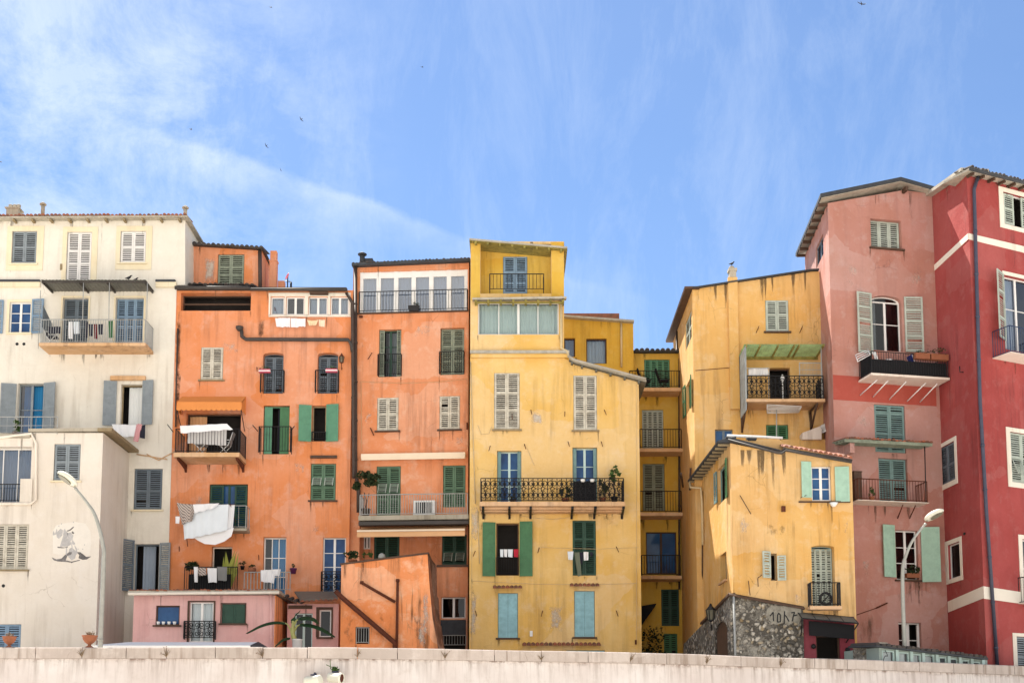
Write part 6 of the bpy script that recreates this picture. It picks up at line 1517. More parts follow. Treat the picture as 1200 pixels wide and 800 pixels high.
T = Thing('sill_light', 'small white bowl light under the window with mint shutters', 'light', P.shift(.12).hit(977, 590)); mb = MB(); p = P.shift(.16).hit(977, 593); mb.lathe(p-Vector((0, 0, .02)), [(.05, 0), (.11, .06), (.17, .16), (.15, .16)], 10); T.part('bowl', mb, M['plastic_w'])
mb = MB(); mb.tube([p+Vector((0, 0, .12)), P.hit(977, 588)], .015, 4); T.part('arm', mb, M['iron'])
p = SP_.shift(.45).hit(833, 727); lantern('wall_lantern', 'old iron lantern on a bracket by the stone lane arch', p, 1.35, 'iron', SP_.hit(834, 730))
# ================================================================ pink house
a = U(976, 450, 91); r_ = U(1100.5, 450, 92.7); far = U(944, 330, 101)
P = Plane((a.x, a.y), (r_.x, r_.y)); LP = Plane((far.x, far.y), (a.x, a.y)); Lw = (Vector((far.x, far.y))-Vector((a.x, a.y))).length
H = Bld('pink_house', 'tall pink house with an arched window over a white balcony and a tiled canopy', 'house', (a.x, a.y, STREET))
F = Fac(H, P, [(975, 243), (1058, 223), (1092, 227)], 'pink')
F.out[0] = (0, F.out[0][1]); F.out[-1] = (0, F.out[-1][1]); ue = P.uz(1100.5, 450)[0]; F.out[2] = (ue, F.out[2][1]); F.out[3] = (ue, F.out[3][1])
F.back(1, vec=(far.x-a.x, far.y-a.y, 0), left=False); z_l = F.out[0][1]
FL = Fac(H, LP, [(960, 300), (961, 300)], 'pink'); FL.out = [(0, z_l), (Lw, z_l), (Lw, STREET-.3), (0, STREET-.3)]
win(FL, (956, 282, 965, 307), 'glass', fm='sh_slate', cols=2, rows=1, depth=.15)
win(F, (1020.5, 257.5, 1056.5, 291), 'closed', 'sh_pale', fm='palewood', leaves=3, rails=(), depth=.32, sill='wood')
win(F, (1022, 346.5, 1057, 411), 'glass', fm='framew', cols=2, rows=1, split=(.55,), arch=.22, glass='glassdark', curtain=('cur_white', 0, .22), depth=.28,
    sh=(((1003, 343.5, 1021.5, 414), 'sh_pale', 10), ((1060, 349, 1079.5, 413), 'sh_pale', 10)), rails=(.28, .55, .75))
band(F, None, 'pinkband', .006, 'painted_band', px4=[(976, 439), (1096.5, 447.5), (1097.5, 476), (976.5, 468)])
win(F, (1025, 474.5, 1061, 530), 'closed', 'sh_teal', rails=(.38, .82))
win(F, (1030, 537, 1064, 592), 'closed', 'sh_teal', rails=(.5,), depth=.25)
win(F, (1050, 621, 1076, 679), 'glass', fm='framew', cols=2, rows=3, glass='glassdark', sh=(((1033.5, 615, 1048.5, 676), 'sh_mint', 10), ((1079.5, 618, 1098, 682), 'sh_mint', 18)), rails=(.3,), solid=True, depth=.25, sill='wood')
win(F, (1053.5, 729, 1080, 770), 'half', fm='framew', glass='glassdark', depth=.25)
W = F.lastwin; mb = MB(); u0, u1, z0, z1 = P.rect((1063, 730, 1079, 770)); mb.box(P, u0, u0+.09, z0, z1-.06, -.2, -.12); mb.box(P, u1-.09, u1-.03, z0, z1-.06, -.2, -.12); H.part('casement', mb, M['framew'], W)
# upper balcony
sl, Qb, (bu0, bu1, bz) = balcony(F, (1021, 1113, 434, 445), 1.15, 8, 414, 'slab_w', 'iron', .11)
mb = MB()
for x, y, f in ((1008, 463, .03), (1023, 465, .17), (1042, 468, .4), (1063, 470, .65), (1078, 471, .8)):
    mb.tube([P.pt(bu0+(bu1-bu0)*(f+.06), bz-.25, 1.0), P.shift(.02).hit(x, y)], .022, 6)
H.part('strut', mb, M['plastic_w'], sl)
mb = MB(); mb.box(P, bu0+.08, bu1-.08, bz+.04, bz+.62, 1.06, 1.075); mb.box(P, bu0+.075, bu0+.09, bz+.04, bz+.85, .05, 1.05); H.part('balcony_screen', mb, M['awn_black'], sl)
# lower balcony with tiled canopy
sl2, Q2, (du0, du1, dz) = balcony(F, (1005, 1089, 583.5, 590), .95, 4, 562, 'slab_w', 'rust', .13)
mb = MB()
for x, y, f in ((1052, 607, .62), (1066, 607, .8)): mb.tube([P.pt(du0+(du1-du0)*f+.1, dz-.12, .8), P.shift(.02).hit(x, y)], .025, 5)
H.part('strut', mb, M['rust'], sl2)
Qc = P.shift(1.15); c0, cz0 = Qc.uz(990, 515); c1, cz1 = Qc.uz(1093, 520.5); zz = (cz0+cz1)/2
mb = MB(); mb.hexa([P.pt(c0, zz, 1.15), P.pt(c1, zz, 1.15), P.pt(c1, zz+.12, .004), P.pt(c0, zz+.12, .004), P.pt(c0, zz+.05, 1.15), P.pt(c1, zz+.05, 1.15), P.pt(c1, zz+.17, .004), P.pt(c0, zz+.17, .004)])
cn = H.part('canopy', mb, M['sh_mossy'], label='tiled canopy with a green underside')
tiled_edge(H, P.pt(c0, zz+.055, 1.2), P.pt(c1, zz+.055, 1.2), (-P.n.x, -P.n.y, .11), .075, 1.15, 'tile', cn)
mb = MB()
for d in (.25, .55, .85, 1.1): mb.box(P, c0, c1, zz-.08+(.12*(1-d/1.15)), zz-.004+(.12*(1-d/1.15)), d-.03, d+.03)
H.part('canopy_beam', mb, M['sh_mossy'], cn)
mb = MB(); u = Q2.uz(1085, 560)[0]; mb.tube([P.pt(u, dz, .9), P.pt(u, zz-.05, .95)], .025, 5); H.part('canopy_post', mb, M['iron'], cn)
mb = MB(); mb.box(P, du0-.35, du0-.10, dz-2.2, zz-.09, .003, .5); mb.box(P, du0-.32, du0-.12, zz-.5, zz-.09, .5, 1.05); H.part('side_pier', mb, M['pink'])
mb = MB(); mb.box(P, du0+.08, du0+.42, dz, dz+1.25, .25, .55); mb.box(P, du0+.06, du0+.44, dz+1.25, dz+1.29, .23, .57); H.part('cupboard', mb, M['wood'], sl2)
# roof: dark covering over pale boards and dark rafters
gp = [P.shift(.42).hit(*q) for q in ((961.5, 231), (1056, 211.5), (1095, 222.5))]; B3 = Vector((far.x-a.x, far.y-a.y, 0))*1.13
def slab(z0, z1, ins):
    mb = MB()
    for s_, e_ in zip(gp[:-1], gp[1:]):
        k = Vector((ins, ins, 0)) if s_ is gp[0] else Vector((0, ins, 0)); k2 = Vector((0, ins, 0)); b3 = B3 if not ins else B3*.98
        mb.hexa([s_+k+Vector((0, 0, z0)), e_+k2+Vector((0, 0, z0)), e_+b3+Vector((0, 0, z0)), s_+k+b3+Vector((0, 0, z0)), s_+k+Vector((0, 0, z1)), e_+k2+Vector((0, 0, z1)), e_+b3+Vector((0, 0, z1)), s_+k+b3+Vector((0, 0, z1))])
    return mb
rf = H.part('roof', slab(0, .16, 0), M['slate']); H.part('soffit', slab(-.03, -.003, .05), M['roofpale'], rf)
zs = gp[0].z-.03; F.out[0] = (0, zs-.005); FL.out[0] = (0, zs-.005); FL.out[1] = (Lw, zs-.005)
mb = MB()
for i in range(8): u = .12+(Lw-.2)*i/7; mb.box(LP, u-.05, u+.05, zs-.11, zs-.002, .003, .40)
u, z = P.uz(1058, 222); mb.box(P, u-.06, u+.06, z-.20, z-.02, .003, .36)
H.part('rafter', mb, M['wood'], rf)
mb = MB(); mb.box(LP, -.75, .02, STREET+5, z_l-.55, -.2, .16); H.part('side_pilaster', mb, M['pink'])
mb = MB(); q = LP.hit(956, 355); mb.tube([P.shift(.05).hit(1027, 712), P.shift(.07).hit(1040, 706)], .03, 5); mb.tube([P.shift(.02).hit(1004, 720), P.shift(.03).hit(1030, 711)], .015, 4); H.part('cable', mb, M['rust'])
for rb in ((985, 300, 1012, 345), (1060, 300, 1088, 345), (1000, 480, 1020, 505), (1080, 390, 1095, 430), (1005, 640, 1025, 700)): blotch(H, P, rb, 'peel', .45)
for rb in ((1003, 715, 1030, 760), (1040, 655, 1100, 715)): blotch(H, P, rb, 'drip', .5)
H.done()
# things on the pink house
for f0, f1, lab, mt in ((.56, .74, 'terracotta flower trough, the inner of two on the white balcony of the pink house', 1), (.76, .98, 'terracotta flower trough with tall twigs at the red wall end of the white balcony', 2)):
    u0, u1 = bu0+(bu1-bu0)*f0, bu0+(bu1-bu0)*f1; T = Thing('flower_trough', lab, 'flower trough', P.pt((u0+u1)/2, bz+.8, 1.15), 'troughs on the white balcony')
    mb = MB(); mb.box(P, u0, u1, bz+.72, bz+.95, 1.0, 1.25); mb.box(P, u0-.01, u1+.01, bz+.90, bz+.96, .99, 1.26); T.part('trough', mb, M['terracotta'])
    mb = MB(); leaves(mb, P.pt((u0+u1)/2, bz+1.0, 1.12), ((u1-u0)/2, .12, .12 if mt == 1 else .3), 60 if mt == 1 else 110, .05); T.part('foliage', mb, [M['leafdark']])
cloth('laundry', 'white crumpled cloth hanging inside the dark rail of the white balcony', P, 1.0, [(1022, 411), (1027, 412), (1032, 432), (1028, 425)], 'cl_white', amp=.05, n=8)
cloth('laundry', 'pale cloth draped between the rail and the black table of the white balcony', P, .95, [(1038, 421), (1045, 420), (1046, 434), (1034, 430)], 'cl_white', amp=.05, n=8)
u = Qb.uz(1056, 430)[0]; T = Thing('balcony_table', 'small black table behind the rail of the white balcony', 'table', P.pt(u, bz, .6)); mb = MB(); mb.box(P, u-.35, u+.35, bz+.68, bz+.73, .35, .85); T.part('tabletop', mb, M['iron'])
for su, sd in ((-.3, .4), (.3, .4), (-.3, .8), (.3, .8)): mb = MB(); mb.tube([P.pt(u+su, bz, sd), P.pt(u+su*.9, bz+.68, sd)], .02, 5); T.part('leg', mb, M['iron'])
chair('balcony_chair', 'white-framed chair on the white balcony before the right-hand pale shutter', P, Qb.uz(1084, 430)[0], bz, .6, 'cl_blue')
p = P.pt(bu0-.25, bz+.62, .75); T = Thing('laundry_airer', 'white folded drying frame hung on the outer corner of the white balcony', 'drying rack', p); mb = MB()
for k in range(4): o = .14*k; mb.tube([P.pt(bu0-.62+o*.3, bz+.42+o, 1.2-o), P.pt(bu0-.05+o*.3, bz+.75+o*.8, 1.2-o)], .018, 5)
mb.tube([P.pt(bu0-.62, bz+.42, 1.2), P.pt(bu0-.5, bz+.84, .78)], .02, 5); mb.tube([P.pt(bu0-.05, bz+.75, 1.2), P.pt(bu0+.07, bz+1.1, .78)], .02, 5); T.part('rack_frame', mb, M['plastic_w'])
potted('hanging_plant', 'green plant trailing over the edge of the balcony under the tiled canopy', P.pt(Q2.uz(1023, 584)[0], dz, .85), .12, .16, (.2, .2, .25), 80, .06, 'leaf')
T = Thing('sill_plant', 'bushy green plant on the sill between the mint shutters', 'potted plant', P.pt(P.uz(1068, 678)[0], P.uz(1068, 678)[1], .1)); u, z = P.uz(1068, 677); mb = MB(); mb.box(P, u-.3, u+.28, z, z+.18, .0, .2); T.part('pot', mb, M['terracotta']); mb = MB(); clumpy(mb, P.pt(u, z+.30, .12), (.30, .12, .24), 14, 12, .06); T.part('foliage', mb, M['leafdark'])

# ================================================================ red house
c = U(1143, 450, 87); PLf = Plane((r_.x, r_.y), (c.x, c.y)); P = Plane((c.x, c.y), (c.x+1, c.y+.49)); Ll = (Vector((r_.x, r_.y))-Vector((c.x, c.y))).length
I = Bld('red_house', 'deep red house with pale painted bands, white-framed windows and a long downpipe', 'house', (c.x, c.y, STREET))
F = Fac(I, P, [(1134.5, 204), (1262, 236)], 'red'); F.out[0] = (0, F.out[0][1]); F.out[-1] = (0, F.out[-1][1])
F.back(1, vec=((r_.x-c.x)*2.2, (r_.y-c.y)*2.2, 0), left=False)
FL = Fac(I, PLf, [(1092, 231), (1134, 205)], 'red'); zl0 = FL.out[0][1]; zc = F.out[0][1]
FL.out = [(0, zl0), (Ll, zc), (Ll, STREET-.3), (0, STREET-.3)]
win(FL, (1099.5, 521, 1119.5, 566), 'closed', 'sh_slate', fm='sh_slate', rails=(.45,), surround=((1097, 516.5, 1122, 572), 'whitetrim'))
win(FL, (1111.5, 636, 1125.5, 677), 'glass', fm='framew', cols=1, rows=1, glass='glassdark', surround=((1108.5, 631, 1128, 682), 'whitetrim'))
win(F, (1176, 229, 1207, 266), 'dark', fm='framew', surround=((1171, 224, 1212, 271), 'whitetrim'), depth=.2)
W = F.lastwin; u0, u1, z0, z1 = P.rect((1176, 229, 1207, 266))
for a_, b2 in ((.03, .40), (.68, .98)): I.part('shutter', shutter_mb(P, u0+(u1-u0)*a_, u0+(u1-u0)*b2, z0+.04, z1-.04, -.06, (.5,)), M['sh_pale'], W)
win(F, (1177, 326, 1212, 412), 'glass', fm='framew', cols=2, rows=1, split=(.57,), glass='glass', curtain=('cur_white', 0, .5), depth=.25, sh=(((1161.5, 320, 1176.5, 398), 'sh_pale', 25),), rails=(.3, .7), surround=((1176.2, 322, 1214, 412), 'whitetrim'))
sl, Qb, (iu0, iu1, iz) = balcony(F, (1184.5, 1235, 411.5, 423), .95, 5, 386, 'slab_w', 'ironblue', .12)
win(F, (1184.5, 508, 1212, 566), 'closed', 'sh_pale', rails=(.5,), flaps=(.08, .45), surround=((1180, 503, 1217, 572), 'whitetrim'))
win(F, (1199, 633, 1226, 700), 'glass', fm='framew', cols=2, rows=2, surround=((1194.5, 628, 1231, 700), 'whitetrim'))
balcony(F, (1212, 1262, 701, 712), .8, 5, 676, 'slab_w', 'iron', .12)
win(F, (1192, 746, 1216, 800), 'closed', 'sh_grey', rails=(.55,), surround=((1187.5, 742, 1220, 800), 'whitetrim'))
band(F, None, 'whitetrim', .02, 'painted_band', px4=[(1134.7, 273.5), (1262, 303.5), (1262, 311.5), (1134.9, 280.5)]); band(FL, None, 'whitetrim', .02, 'painted_band', px4=[(1091, 314.5), (1134.7, 273.5), (1134.9, 280.5), (1091.3, 321)])
band(F, None, 'whitetrim', .02, 'painted_band', px4=[(1152.2, 686.5), (1262, 703.5), (1262, 716), (1152.8, 701)]); band(FL, None, 'whitetrim', .02, 'painted_band', px4=[(1111, 704.5), (1152.2, 686.5), (1152.8, 700.5), (1111.6, 717)])
rf = eave(I, P, [(1136, 199), (1266, 231.5)], .08, .42, 1.0, 'roofpale', 'roof', None, .6, 'wood')
tiled_edge(I, P.shift(.45).hit(1137, 196), P.shift(.45).hit(1264, 228.5), (-P.n.x, -P.n.y, .12), .085, .9, 'darktile', rf)
mb = MB(); Q = P.shift(.47); mb.tube([Q.hit(1137, 198), Q.hit(1264, 230.5)], .07, 7); I.part('gutter', mb, M['slate'], rf)
mb = MB(); g0, g1 = PLf.pt(-.05, zl0+.02, .30), PLf.pt(Ll+.12, zc+.05, .30); bk = Vector((-PLf.n.x, -PLf.n.y, 0))*1.2; up = Vector((0, 0, .14))
mb.hexa([g0, g1, g1+bk, g0+bk, g0+up, g1+up, g1+bk+up, g0+bk+up]); I.part('side_eave', mb, M['roofpale'], rf)
pipe(I, P, [(1146, 207), (1141.5, 222), (1148.5, 470), (1156, 600), (1169.5, 790)], .075, 'pipeblue', .12)
mb = MB(); u, z = PLf.uz(1131, 625); mb.lathe(PLf.pt(u, z, .0), [(.05, 0), (.06, .06)], 8, 0, Vector((PLf.n.x, PLf.n.y, 0))); u, z = PLf.uz(1129, 436); mb.tube([PLf.pt(u, z, 0), PLf.pt(u, z, .15), PLf.pt(u, z+.25, .15)], .02, 5); I.part('wall_hook', mb, M['iron'])
I.done()

# ================================================================ glazed low building on the quay
P = PL(1029, 80.6, 1158, 84.2, 760)
J = Bld('glazed_shed', 'low shed with aqua framed glazing and dark roof tiles against the red house', 'shed', base_of(P, 1090))
F = Fac(J, P, [(1030, 758), (1157, 773)], 'shedwall'); F.back(2.0)
xs = [(1034, 1049, 764, 'glassclear'), (1053, 1066, 766, 'glassclear'), (1069, 1080, 768, 'glassclear'), (1083, 1096, 769, 'glassclear'), (1101, 1110, 771.5, 'glassdark'), (1113, 1123, 773, 'glassdark'), (1128, 1137, 775, 'glassdark'), (1140, 1150, 777, 'glassdark')]
for x0, x1, y, g in xs: win(F, (x0, y-2.5, x1, y+30), 'glass', fm='frameaq', cols=1, rows=1, glass=g, curtain='cur_white' if g == 'glassclear' else None, depth=.1)
mb = MB()
for x0, x1, y, g in xs: 
    u1, z = P.uz(x1+1.5, y); mb.box(P, u1-.05, u1+.08, STREET, z+.15, .002, .03)
J.part('glazing_post', mb, M['frameaq'])
mb = MB(); q0, q1 = P.shift(.3).hit(1027, 757), P.shift(.3).hit(1158, 772.5); bk = Vector((-P.n.x, -P.n.y, .05))*1.6; up = Vector((0, 0, .06)); mb.hexa([q0, q1, q1+bk, q0+bk, q0+up, q1+up, q1+bk+up, q0+bk+up]); rf = J.part('roof', mb, M['slate'])
tiled_edge(J, q0+up, q1+up, bk, .10, 1.5, 'darktile', rf)
mb = MB(); c3 = P.shift(.05).hit(1037.5, 772); T2 = Vector((P.t.x, P.t.y, 0)); pts = [c3+T2*(.10*math.sin(t*.9))+Vector((0, 0, .28-.06*t+.05*math.cos(t*1.8))) for t in [k*.5 for k in range(16)]]; mb.tube(pts, .015, 4); J.part('iron_scroll', mb, M['iron'])
J.done()
mb = MB(); Ps = PL(1002, 82.5, 1031, 80.9, 765); u1 = Ps.uz(1031, 765)[0]; zl, zr = Ps.uz(1003, 760)[1], Ps.uz(1030, 754.5)[1]
mb.prism([Ps.pt(0, STREET-.2), Ps.pt(u1, STREET-.2), Ps.pt(u1, zr), Ps.pt(0, zl)], (0, .4, 0)); m_ = mb
T = Thing('stone_garden_wall', 'short rubble stone wall between the plum shopfront and the glazed shed', 'wall', Ps.pt(u1/2, STREET)); T.part('masonry', mb, M['stone'])
mb = MB(); mb.hexa([Ps.pt(-.05, zl, .06), Ps.pt(u1+.05, zr, .06), Ps.pt(u1+.05, zr, -.4), Ps.pt(-.05, zl, -.4), Ps.pt(-.05, zl+.08, .06), Ps.pt(u1+.05, zr+.08, .06), Ps.pt(u1+.05, zr+.08, -.4), Ps.pt(-.05, zl+.08, -.4)]); T.part('coping', mb, M['concrete'])

# ================================================================ quay wall
m, nt, bs = newmat('quay_wall_render'); v = coords(nt); vs = coords(nt, (5, 5, .25))
col = mixc(nt, ramp(nt, noise(nt, v, .6, 6, .6), .38, .66), (.62, .55, .515, 1), (.72, .67, .64, 1))
tc = nt.nodes.new('ShaderNodeTexCoord'); sx = nt.nodes.new('ShaderNodeSeparateXYZ'); nt.links.new(tc.outputs['Object'], sx.inputs[0])
hh = ramp(nt, sx.outputs['Z'], -1.3, -.32, 0, 1)
st = ramp(nt, noise(nt, vs, 1.2, 7, .7), .46, .68)
col = mixc(nt, math_(nt, 'MULTIPLY', math_(nt, 'MULTIPLY', st, hh), .6), col, (.16, .10, .065, 1))
col = mixc(nt, ramp(nt, noise(nt, v, 2.2, 8, .75), .55, .7, 0, .35), col, (.42, .34, .28, 1))
edge = math_(nt, 'MULTIPLY', ramp(nt, sx.outputs['Z'], -.50, -.36, 0, 1), ramp(nt, noise(nt, v, 2.8, 5, .7), .5, .6))
col = mixc(nt, math_(nt, 'MULTIPLY', edge, .7), col, (.13, .06, .035, 1))
nt.links.new(col, bs.inputs['Base Color']); bs.inputs['Roughness'].default_value = .95; bump(nt, bs, noise(nt, v, 14, 6, .7), .4, .02); M['quay'] = m
M['quaycap'] = plaster('quay_coping_stone', (.57, .49, .44, 1), (.47, .40, .355, 1), (.65, .58, .53, 1), .7, .6, (.2, .14, .1, 1))
PTS = [(-220, 70), (100, 70), (370, 70), (490, 70.8), (600, 72), (680, 72.8), (750, 73.7), (830, 75.2), (900, 77), (1000, 78.9), (1100, 81.6), (1200, 84.7), (1320, 89)]
line = [U(x, 765, Y) for x, Y in PTS]; line = [Vector((p.x, p.y, 0)) for p in line]
sub = []
for i in range(len(line)-1):
    p0, p1, p2, p3 = line[max(i-1, 0)], line[i], line[i+1], line[min(i+2, len(line)-1)]
    for k in range(6):
        t = k/6; sub.append(.5*((2*p1)+(p2-p0)*t+(2*p0-5*p1+4*p2-p3)*t*t+(3*p1-p0-3*p2+p3)*t**3))
sub.append(line[-1])
CAPH = .36; org = Vector((0, sub[30].y, WALLTOP))
T = Thing('quay_wall', 'long pale stained quay wall with stone coping in front of the houses', 'wall', org)
def offs(i):
    t = (sub[min(i+1, len(sub)-1)]-sub[max(i-1, 0)]).normalized(); return Vector((t.y, -t.x, 0))
mb = MB(); z0, z1 = -.3, WALLTOP-CAPH
for i in range(len(sub)-1):
    a, b2 = sub[i], sub[i+1]; na, nb = offs(i), offs(i+1); q = lambda p, z, n, d: Vector((p.x, p.y, z))+n*d
    mb.quad(q(a, z0, na, .25), q(b2, z0, nb, .25), q(b2, z1, nb, 0), q(a, z1, na, 0)); mb.quad(q(a, z1, na, 0), q(b2, z1, nb, 0), q(b2, z1, nb, -.5), q(a, z1, na, -.5)); mb.quad(q(a, z1, na, -.5), q(b2, z1, nb, -.5), q(b2, STREET-.1, nb, -.5), q(a, STREET-.1, na, -.5))
T.part('masonry', mb, M['quay'])
cum = [0]
for i in range(len(sub)-1): cum.append(cum[-1]+(sub[i+1]-sub[i]).length)
def along(s):
    s = max(0, min(s, cum[-1]-1e-4)); i = 0
    while cum[i+1] < s: i += 1
    f = (s-cum[i])/(cum[i+1]-cum[i]); p = sub[i].lerp(sub[i+1], f); return p, offs(i).lerp(offs(i+1), f).normalized()
mb = MB(); s = 0; JO = []
def cap(mb, s0, s1):
    k = 3; z0, z1 = WALLTOP-CAPH+.004, WALLTOP; jz = random.uniform(-.008, .006); R = []
    for i in range(k+1):
        p, n = along(s0+(s1-s0)*i/k)
        R.append([Vector((p.x, p.y, z0))+n*.07, Vector((p.x, p.y, z1-.03+jz))+n*.07, Vector((p.x, p.y, z1+jz))+n*.04, Vector((p.x, p.y, z1+jz))-n*.55, Vector((p.x, p.y, z0))-n*.55])
    vs_ = [v_ for r in R for v_ in r]; fs = [(i*5+j, (i+1)*5+j, (i+1)*5+(j+1) % 5, i*5+(j+1) % 5) for i in range(k) for j in range(5)]+[(0, 1, 2, 3, 4), tuple(reversed(range(k*5, k*5+5)))]
    mb.add(vs_, fs)
while s < cum[-1]-.6:
    L = random.uniform(1.25, 1.65); cap(mb, s+.012, min(s+L-.012, cum[-1])); JO.append(s+L); s += L
T.part('coping', mb, M['quaycap'])
def wall_at(px):
    best = min(range(len(JO)*40), key=lambda k: abs((lambda p: 600+FPX*((p.x)/(p.y)) )(along(k*cum[-1]/(len(JO)*40))[0])*1.0-px)); return along(best*cum[-1]/(len(JO)*40))
# dry weeds in the coping joints
vis = [along(s_) for s_ in JO]; vis = [(p, n) for p, n in vis if 40 < 600+FPX*p.x/p.y*1.0 < 1190]
for k, (p, n) in enumerate(vis[1::2][:9]):
    q = Vector((p.x, p.y, WALLTOP-.30))+n*.075; mb = MB()
    for j in range(9):
        e = q+n*random.uniform(.03, .12)+Vector((random.uniform(-.16, .16), 0, random.uniform(.05, .30))); mb.tube([q, (q+e)/2+Vector((0, 0, .03)), e], [.012, .008, .003], 4)
        if j % 3 == 0: leaves(mb, e, (.05, .04, .04), 4, .025)
    tag(mb.build('dry_weed', M['leafdry'], None, q), 'dry brown weed tuft growing in a joint of the quay wall coping', 'weed', 'dry weeds in the coping joints')
# urns on the wall
def urn(name, label, px, s, y=756):
    p, n = wall_at(px); p = Vector((p.x, p.y, WALLTOP))-n*.25; T = Thing(name, label, 'urn', p, None); mb = MB()
    mb.lathe(p, [(.14*s, 0), (.15*s, .04*s), (.06*s, .09*s), (.06*s, .13*s), (.18*s, .22*s), (.25*s, .33*s), (.26*s, .42*s), (.29*s, .44*s), (.29*s, .47*s), (.2*s, .46*s)], 18); T.part('bowl', mb, M['terracotta'])
    mb = MB()
    for j in range(26):
        a_ = random.uniform(0, 6.28); r2 = random.uniform(.02, .15)*s; b0 = p+Vector((r2*math.cos(a_), r2*math.sin(a_), .45*s)); mb.tube([b0, b0+Vector((random.uniform(-.10, .10), random.uniform(-.08, .08), random.uniform(.06, .17)))*s], [.012, .005], 4)
    leaves(mb, p+Vector((0, 0, .55*s)), (.18*s, .18*s, .09*s), 40, .03); T.part('dry_plant', mb, M['leafdry']); return T
urn('stone_urn', 'terracotta urn with dry stems on the quay wall beside the street lamp pole', 100, .85); urn('stone_urn', 'terracotta urn cut by the photo edge, below the blue shutters of the white block', 5, .78)
p = U(135, 752, 76); T = potted('potted_plant', 'dark potted plant behind the quay wall, next to the white front block', Vector((p.x, p.y, STREET)), .28, .7, (.35, .3, .35), 120, .07, 'leafdark', 'wood')

# ================================================================ street lamps
def street_lamp(label, pts, hc, tilt, Y, side):
    q = [U(x, y, Y) for x, y in pts]; q[0] = Vector((q[0].x, q[0].y, STREET)); T = Thing('street_lamp', label, 'street lamp', q[0], 'street lamps on the quay')
    fine = []
    for i in range(len(q)-1):
        p0, p1, p2, p3 = q[max(i-1, 0)], q[i], q[i+1], q[min(i+2, len(q)-1)]
        for k in range(5):
            t = k/5; fine.append(.5*((2*p1)+(p2-p0)*t+(2*p0-5*p1+4*p2-p3)*t*t+(3*p1-p0-3*p2+p3)*t**3))
    fine.append(q[-1]); n = len(fine); mb = MB(); mb.tube(fine, [.085-.045*i/(n-1) for i in range(n)], 10); mb.lathe(q[0], [(.14, 0), (.14, .9), (.09, 1.0)], 10)
    pole = T.part('pole', mb, M['lampgrey'])
    mb = MB(); mb.tube([fine[2], fine[2]+(fine[3]-fine[2]).normalized()*.05], .10, 10); mb.tube([fine[-2], fine[-1]], .05, 8); T.part('pole_joint', mb, M['lampgrey'], pole)
    c = U(hc[0], hc[1], Y); ax = Vector((math.cos(tilt)*side, -.35, math.sin(tilt))).normalized()   # long axis of the head
    fwd = Vector((0, -1, 0)); up = Vector((-ax.z*side*.55, .35, .8)); up = (up-ax*up.dot(ax)).normalized(); sd = ax.cross(up)
    def ell(scale, cut0, cut1, k=14, r=8):
        vs = []; fs = []
        for i in range(r+1):
            ph = cut0+(cut1-cut0)*i/r
            for j in range(k):
                th = 2*math.pi*j/k; e = 1.0 if math.cos(th) > 0 else .9
                vs.append(c+ax*(math.cos(th)*math.cos(ph)*.42*e*scale)+sd*(math.sin(th)*math.cos(ph)*.23*scale)+up*(math.sin(ph)*.15*scale))
        for i in range(r):
            for j in range(k): fs.append((i*k+j, i*k+(j+1) % k, (i+1)*k+(j+1) % k, (i+1)*k+j))
        return vs, fs
    mb = MB(); v_, f_ = ell(1, -.45, 1.55); mb.add(v_, f_, 0, True); head = T.part('lamp_head', mb, M['lamphead'])
    mb = MB(); v_, f_ = ell(.86, -.55, -.1); mb.add(v_, f_, 0, True); mb.add(v_[:14], [tuple(range(14))]); 
    mb2 = MB(); lc = c+ax*.08-up*.075; vs = [lc+ax*(.24*math.cos(t))+sd*(.14*math.sin(t)) for t in [2*math.pi*k/14 for k in range(14)]]; mb2.prism(vs, -up*.03); T.part('lens', mb2, M['lampglass'], head)
    T.part('reflector', mb, M['lamphead'], head)
    return T
street_lamp('curved street lamp in front of the white block, head leaning away from the orange houses', [(117, 758), (121.3, 665), (120.5, 637), (112, 605), (101.5, 588), (88, 571.5)], (80, 561.5), .65, 74, -1)
street_lamp('curved street lamp in front of the pink and red houses, over the glazed shed', [(1061, 779), (1058.5, 717), (1057.8, 668), (1061.5, 651), (1070, 632), (1085, 613)], (1094, 603.5), .5, 83.0, 1)

# ================================================================ white canopy, banana plant, spotlights on the wall
P = PL(118, 79, 320, 79, 752); T = Thing('white_canopy', 'long low white canvas canopy in front of the pale pink house', 'canopy', P.pt(P.uz(210, 760)[0], STREET))
mb = MB(); u0, z0 = P.uz(122, 757.5); u1 = P.uz(297, 757)[0]; zt = P.uz(200, 749.5)[1]; um = P.uz(240, 750)[0]
mb.hexa([P.pt(u0-.3, z0-.05, .6), P.pt(u1, z0-.05, .6), P.pt(u1, zt-.05, -.8), P.pt(u0+.6, zt-.05, -.8), P.pt(u0-.3, z0, .6), P.pt(u1, z0, .6), P.pt(u1, zt, -.8), P.pt(u0+.6, zt, -.8)])
mb.quad(P.pt(u0-.3, z0-.3, .6), P.pt(u1, z0-.3, .6), P.pt(u1, z0-.05, .6), P.pt(u0-.3, z0-.05, .6)); T.part('canvas', mb, M['whiteroof'])
mb = MB(); ue = P.uz(319, 758)[0]; mb.hexa([P.pt(u1+.01, z0-.05, .55), P.pt(ue, z0-.2, .55), P.pt(ue-.3, z0-.05, -.8), P.pt(u1+.01, zt-.06, -.8), P.pt(u1+.01, z0+.02, .55), P.pt(ue, z0-.12, .55), P.pt(ue-.3, z0+.05, -.8), P.pt(u1+.01, zt+.02, -.8)]); T.part('end_roof', mb, M['slate'])
for f in (.02, .35, .68, .98): mb = MB(); u = u0+(ue-u0)*f; mb.tube([P.pt(u, STREET, .3), P.pt(u, z0-.1, .3)], .03, 6); T.part('post', mb, M['irongrey'])
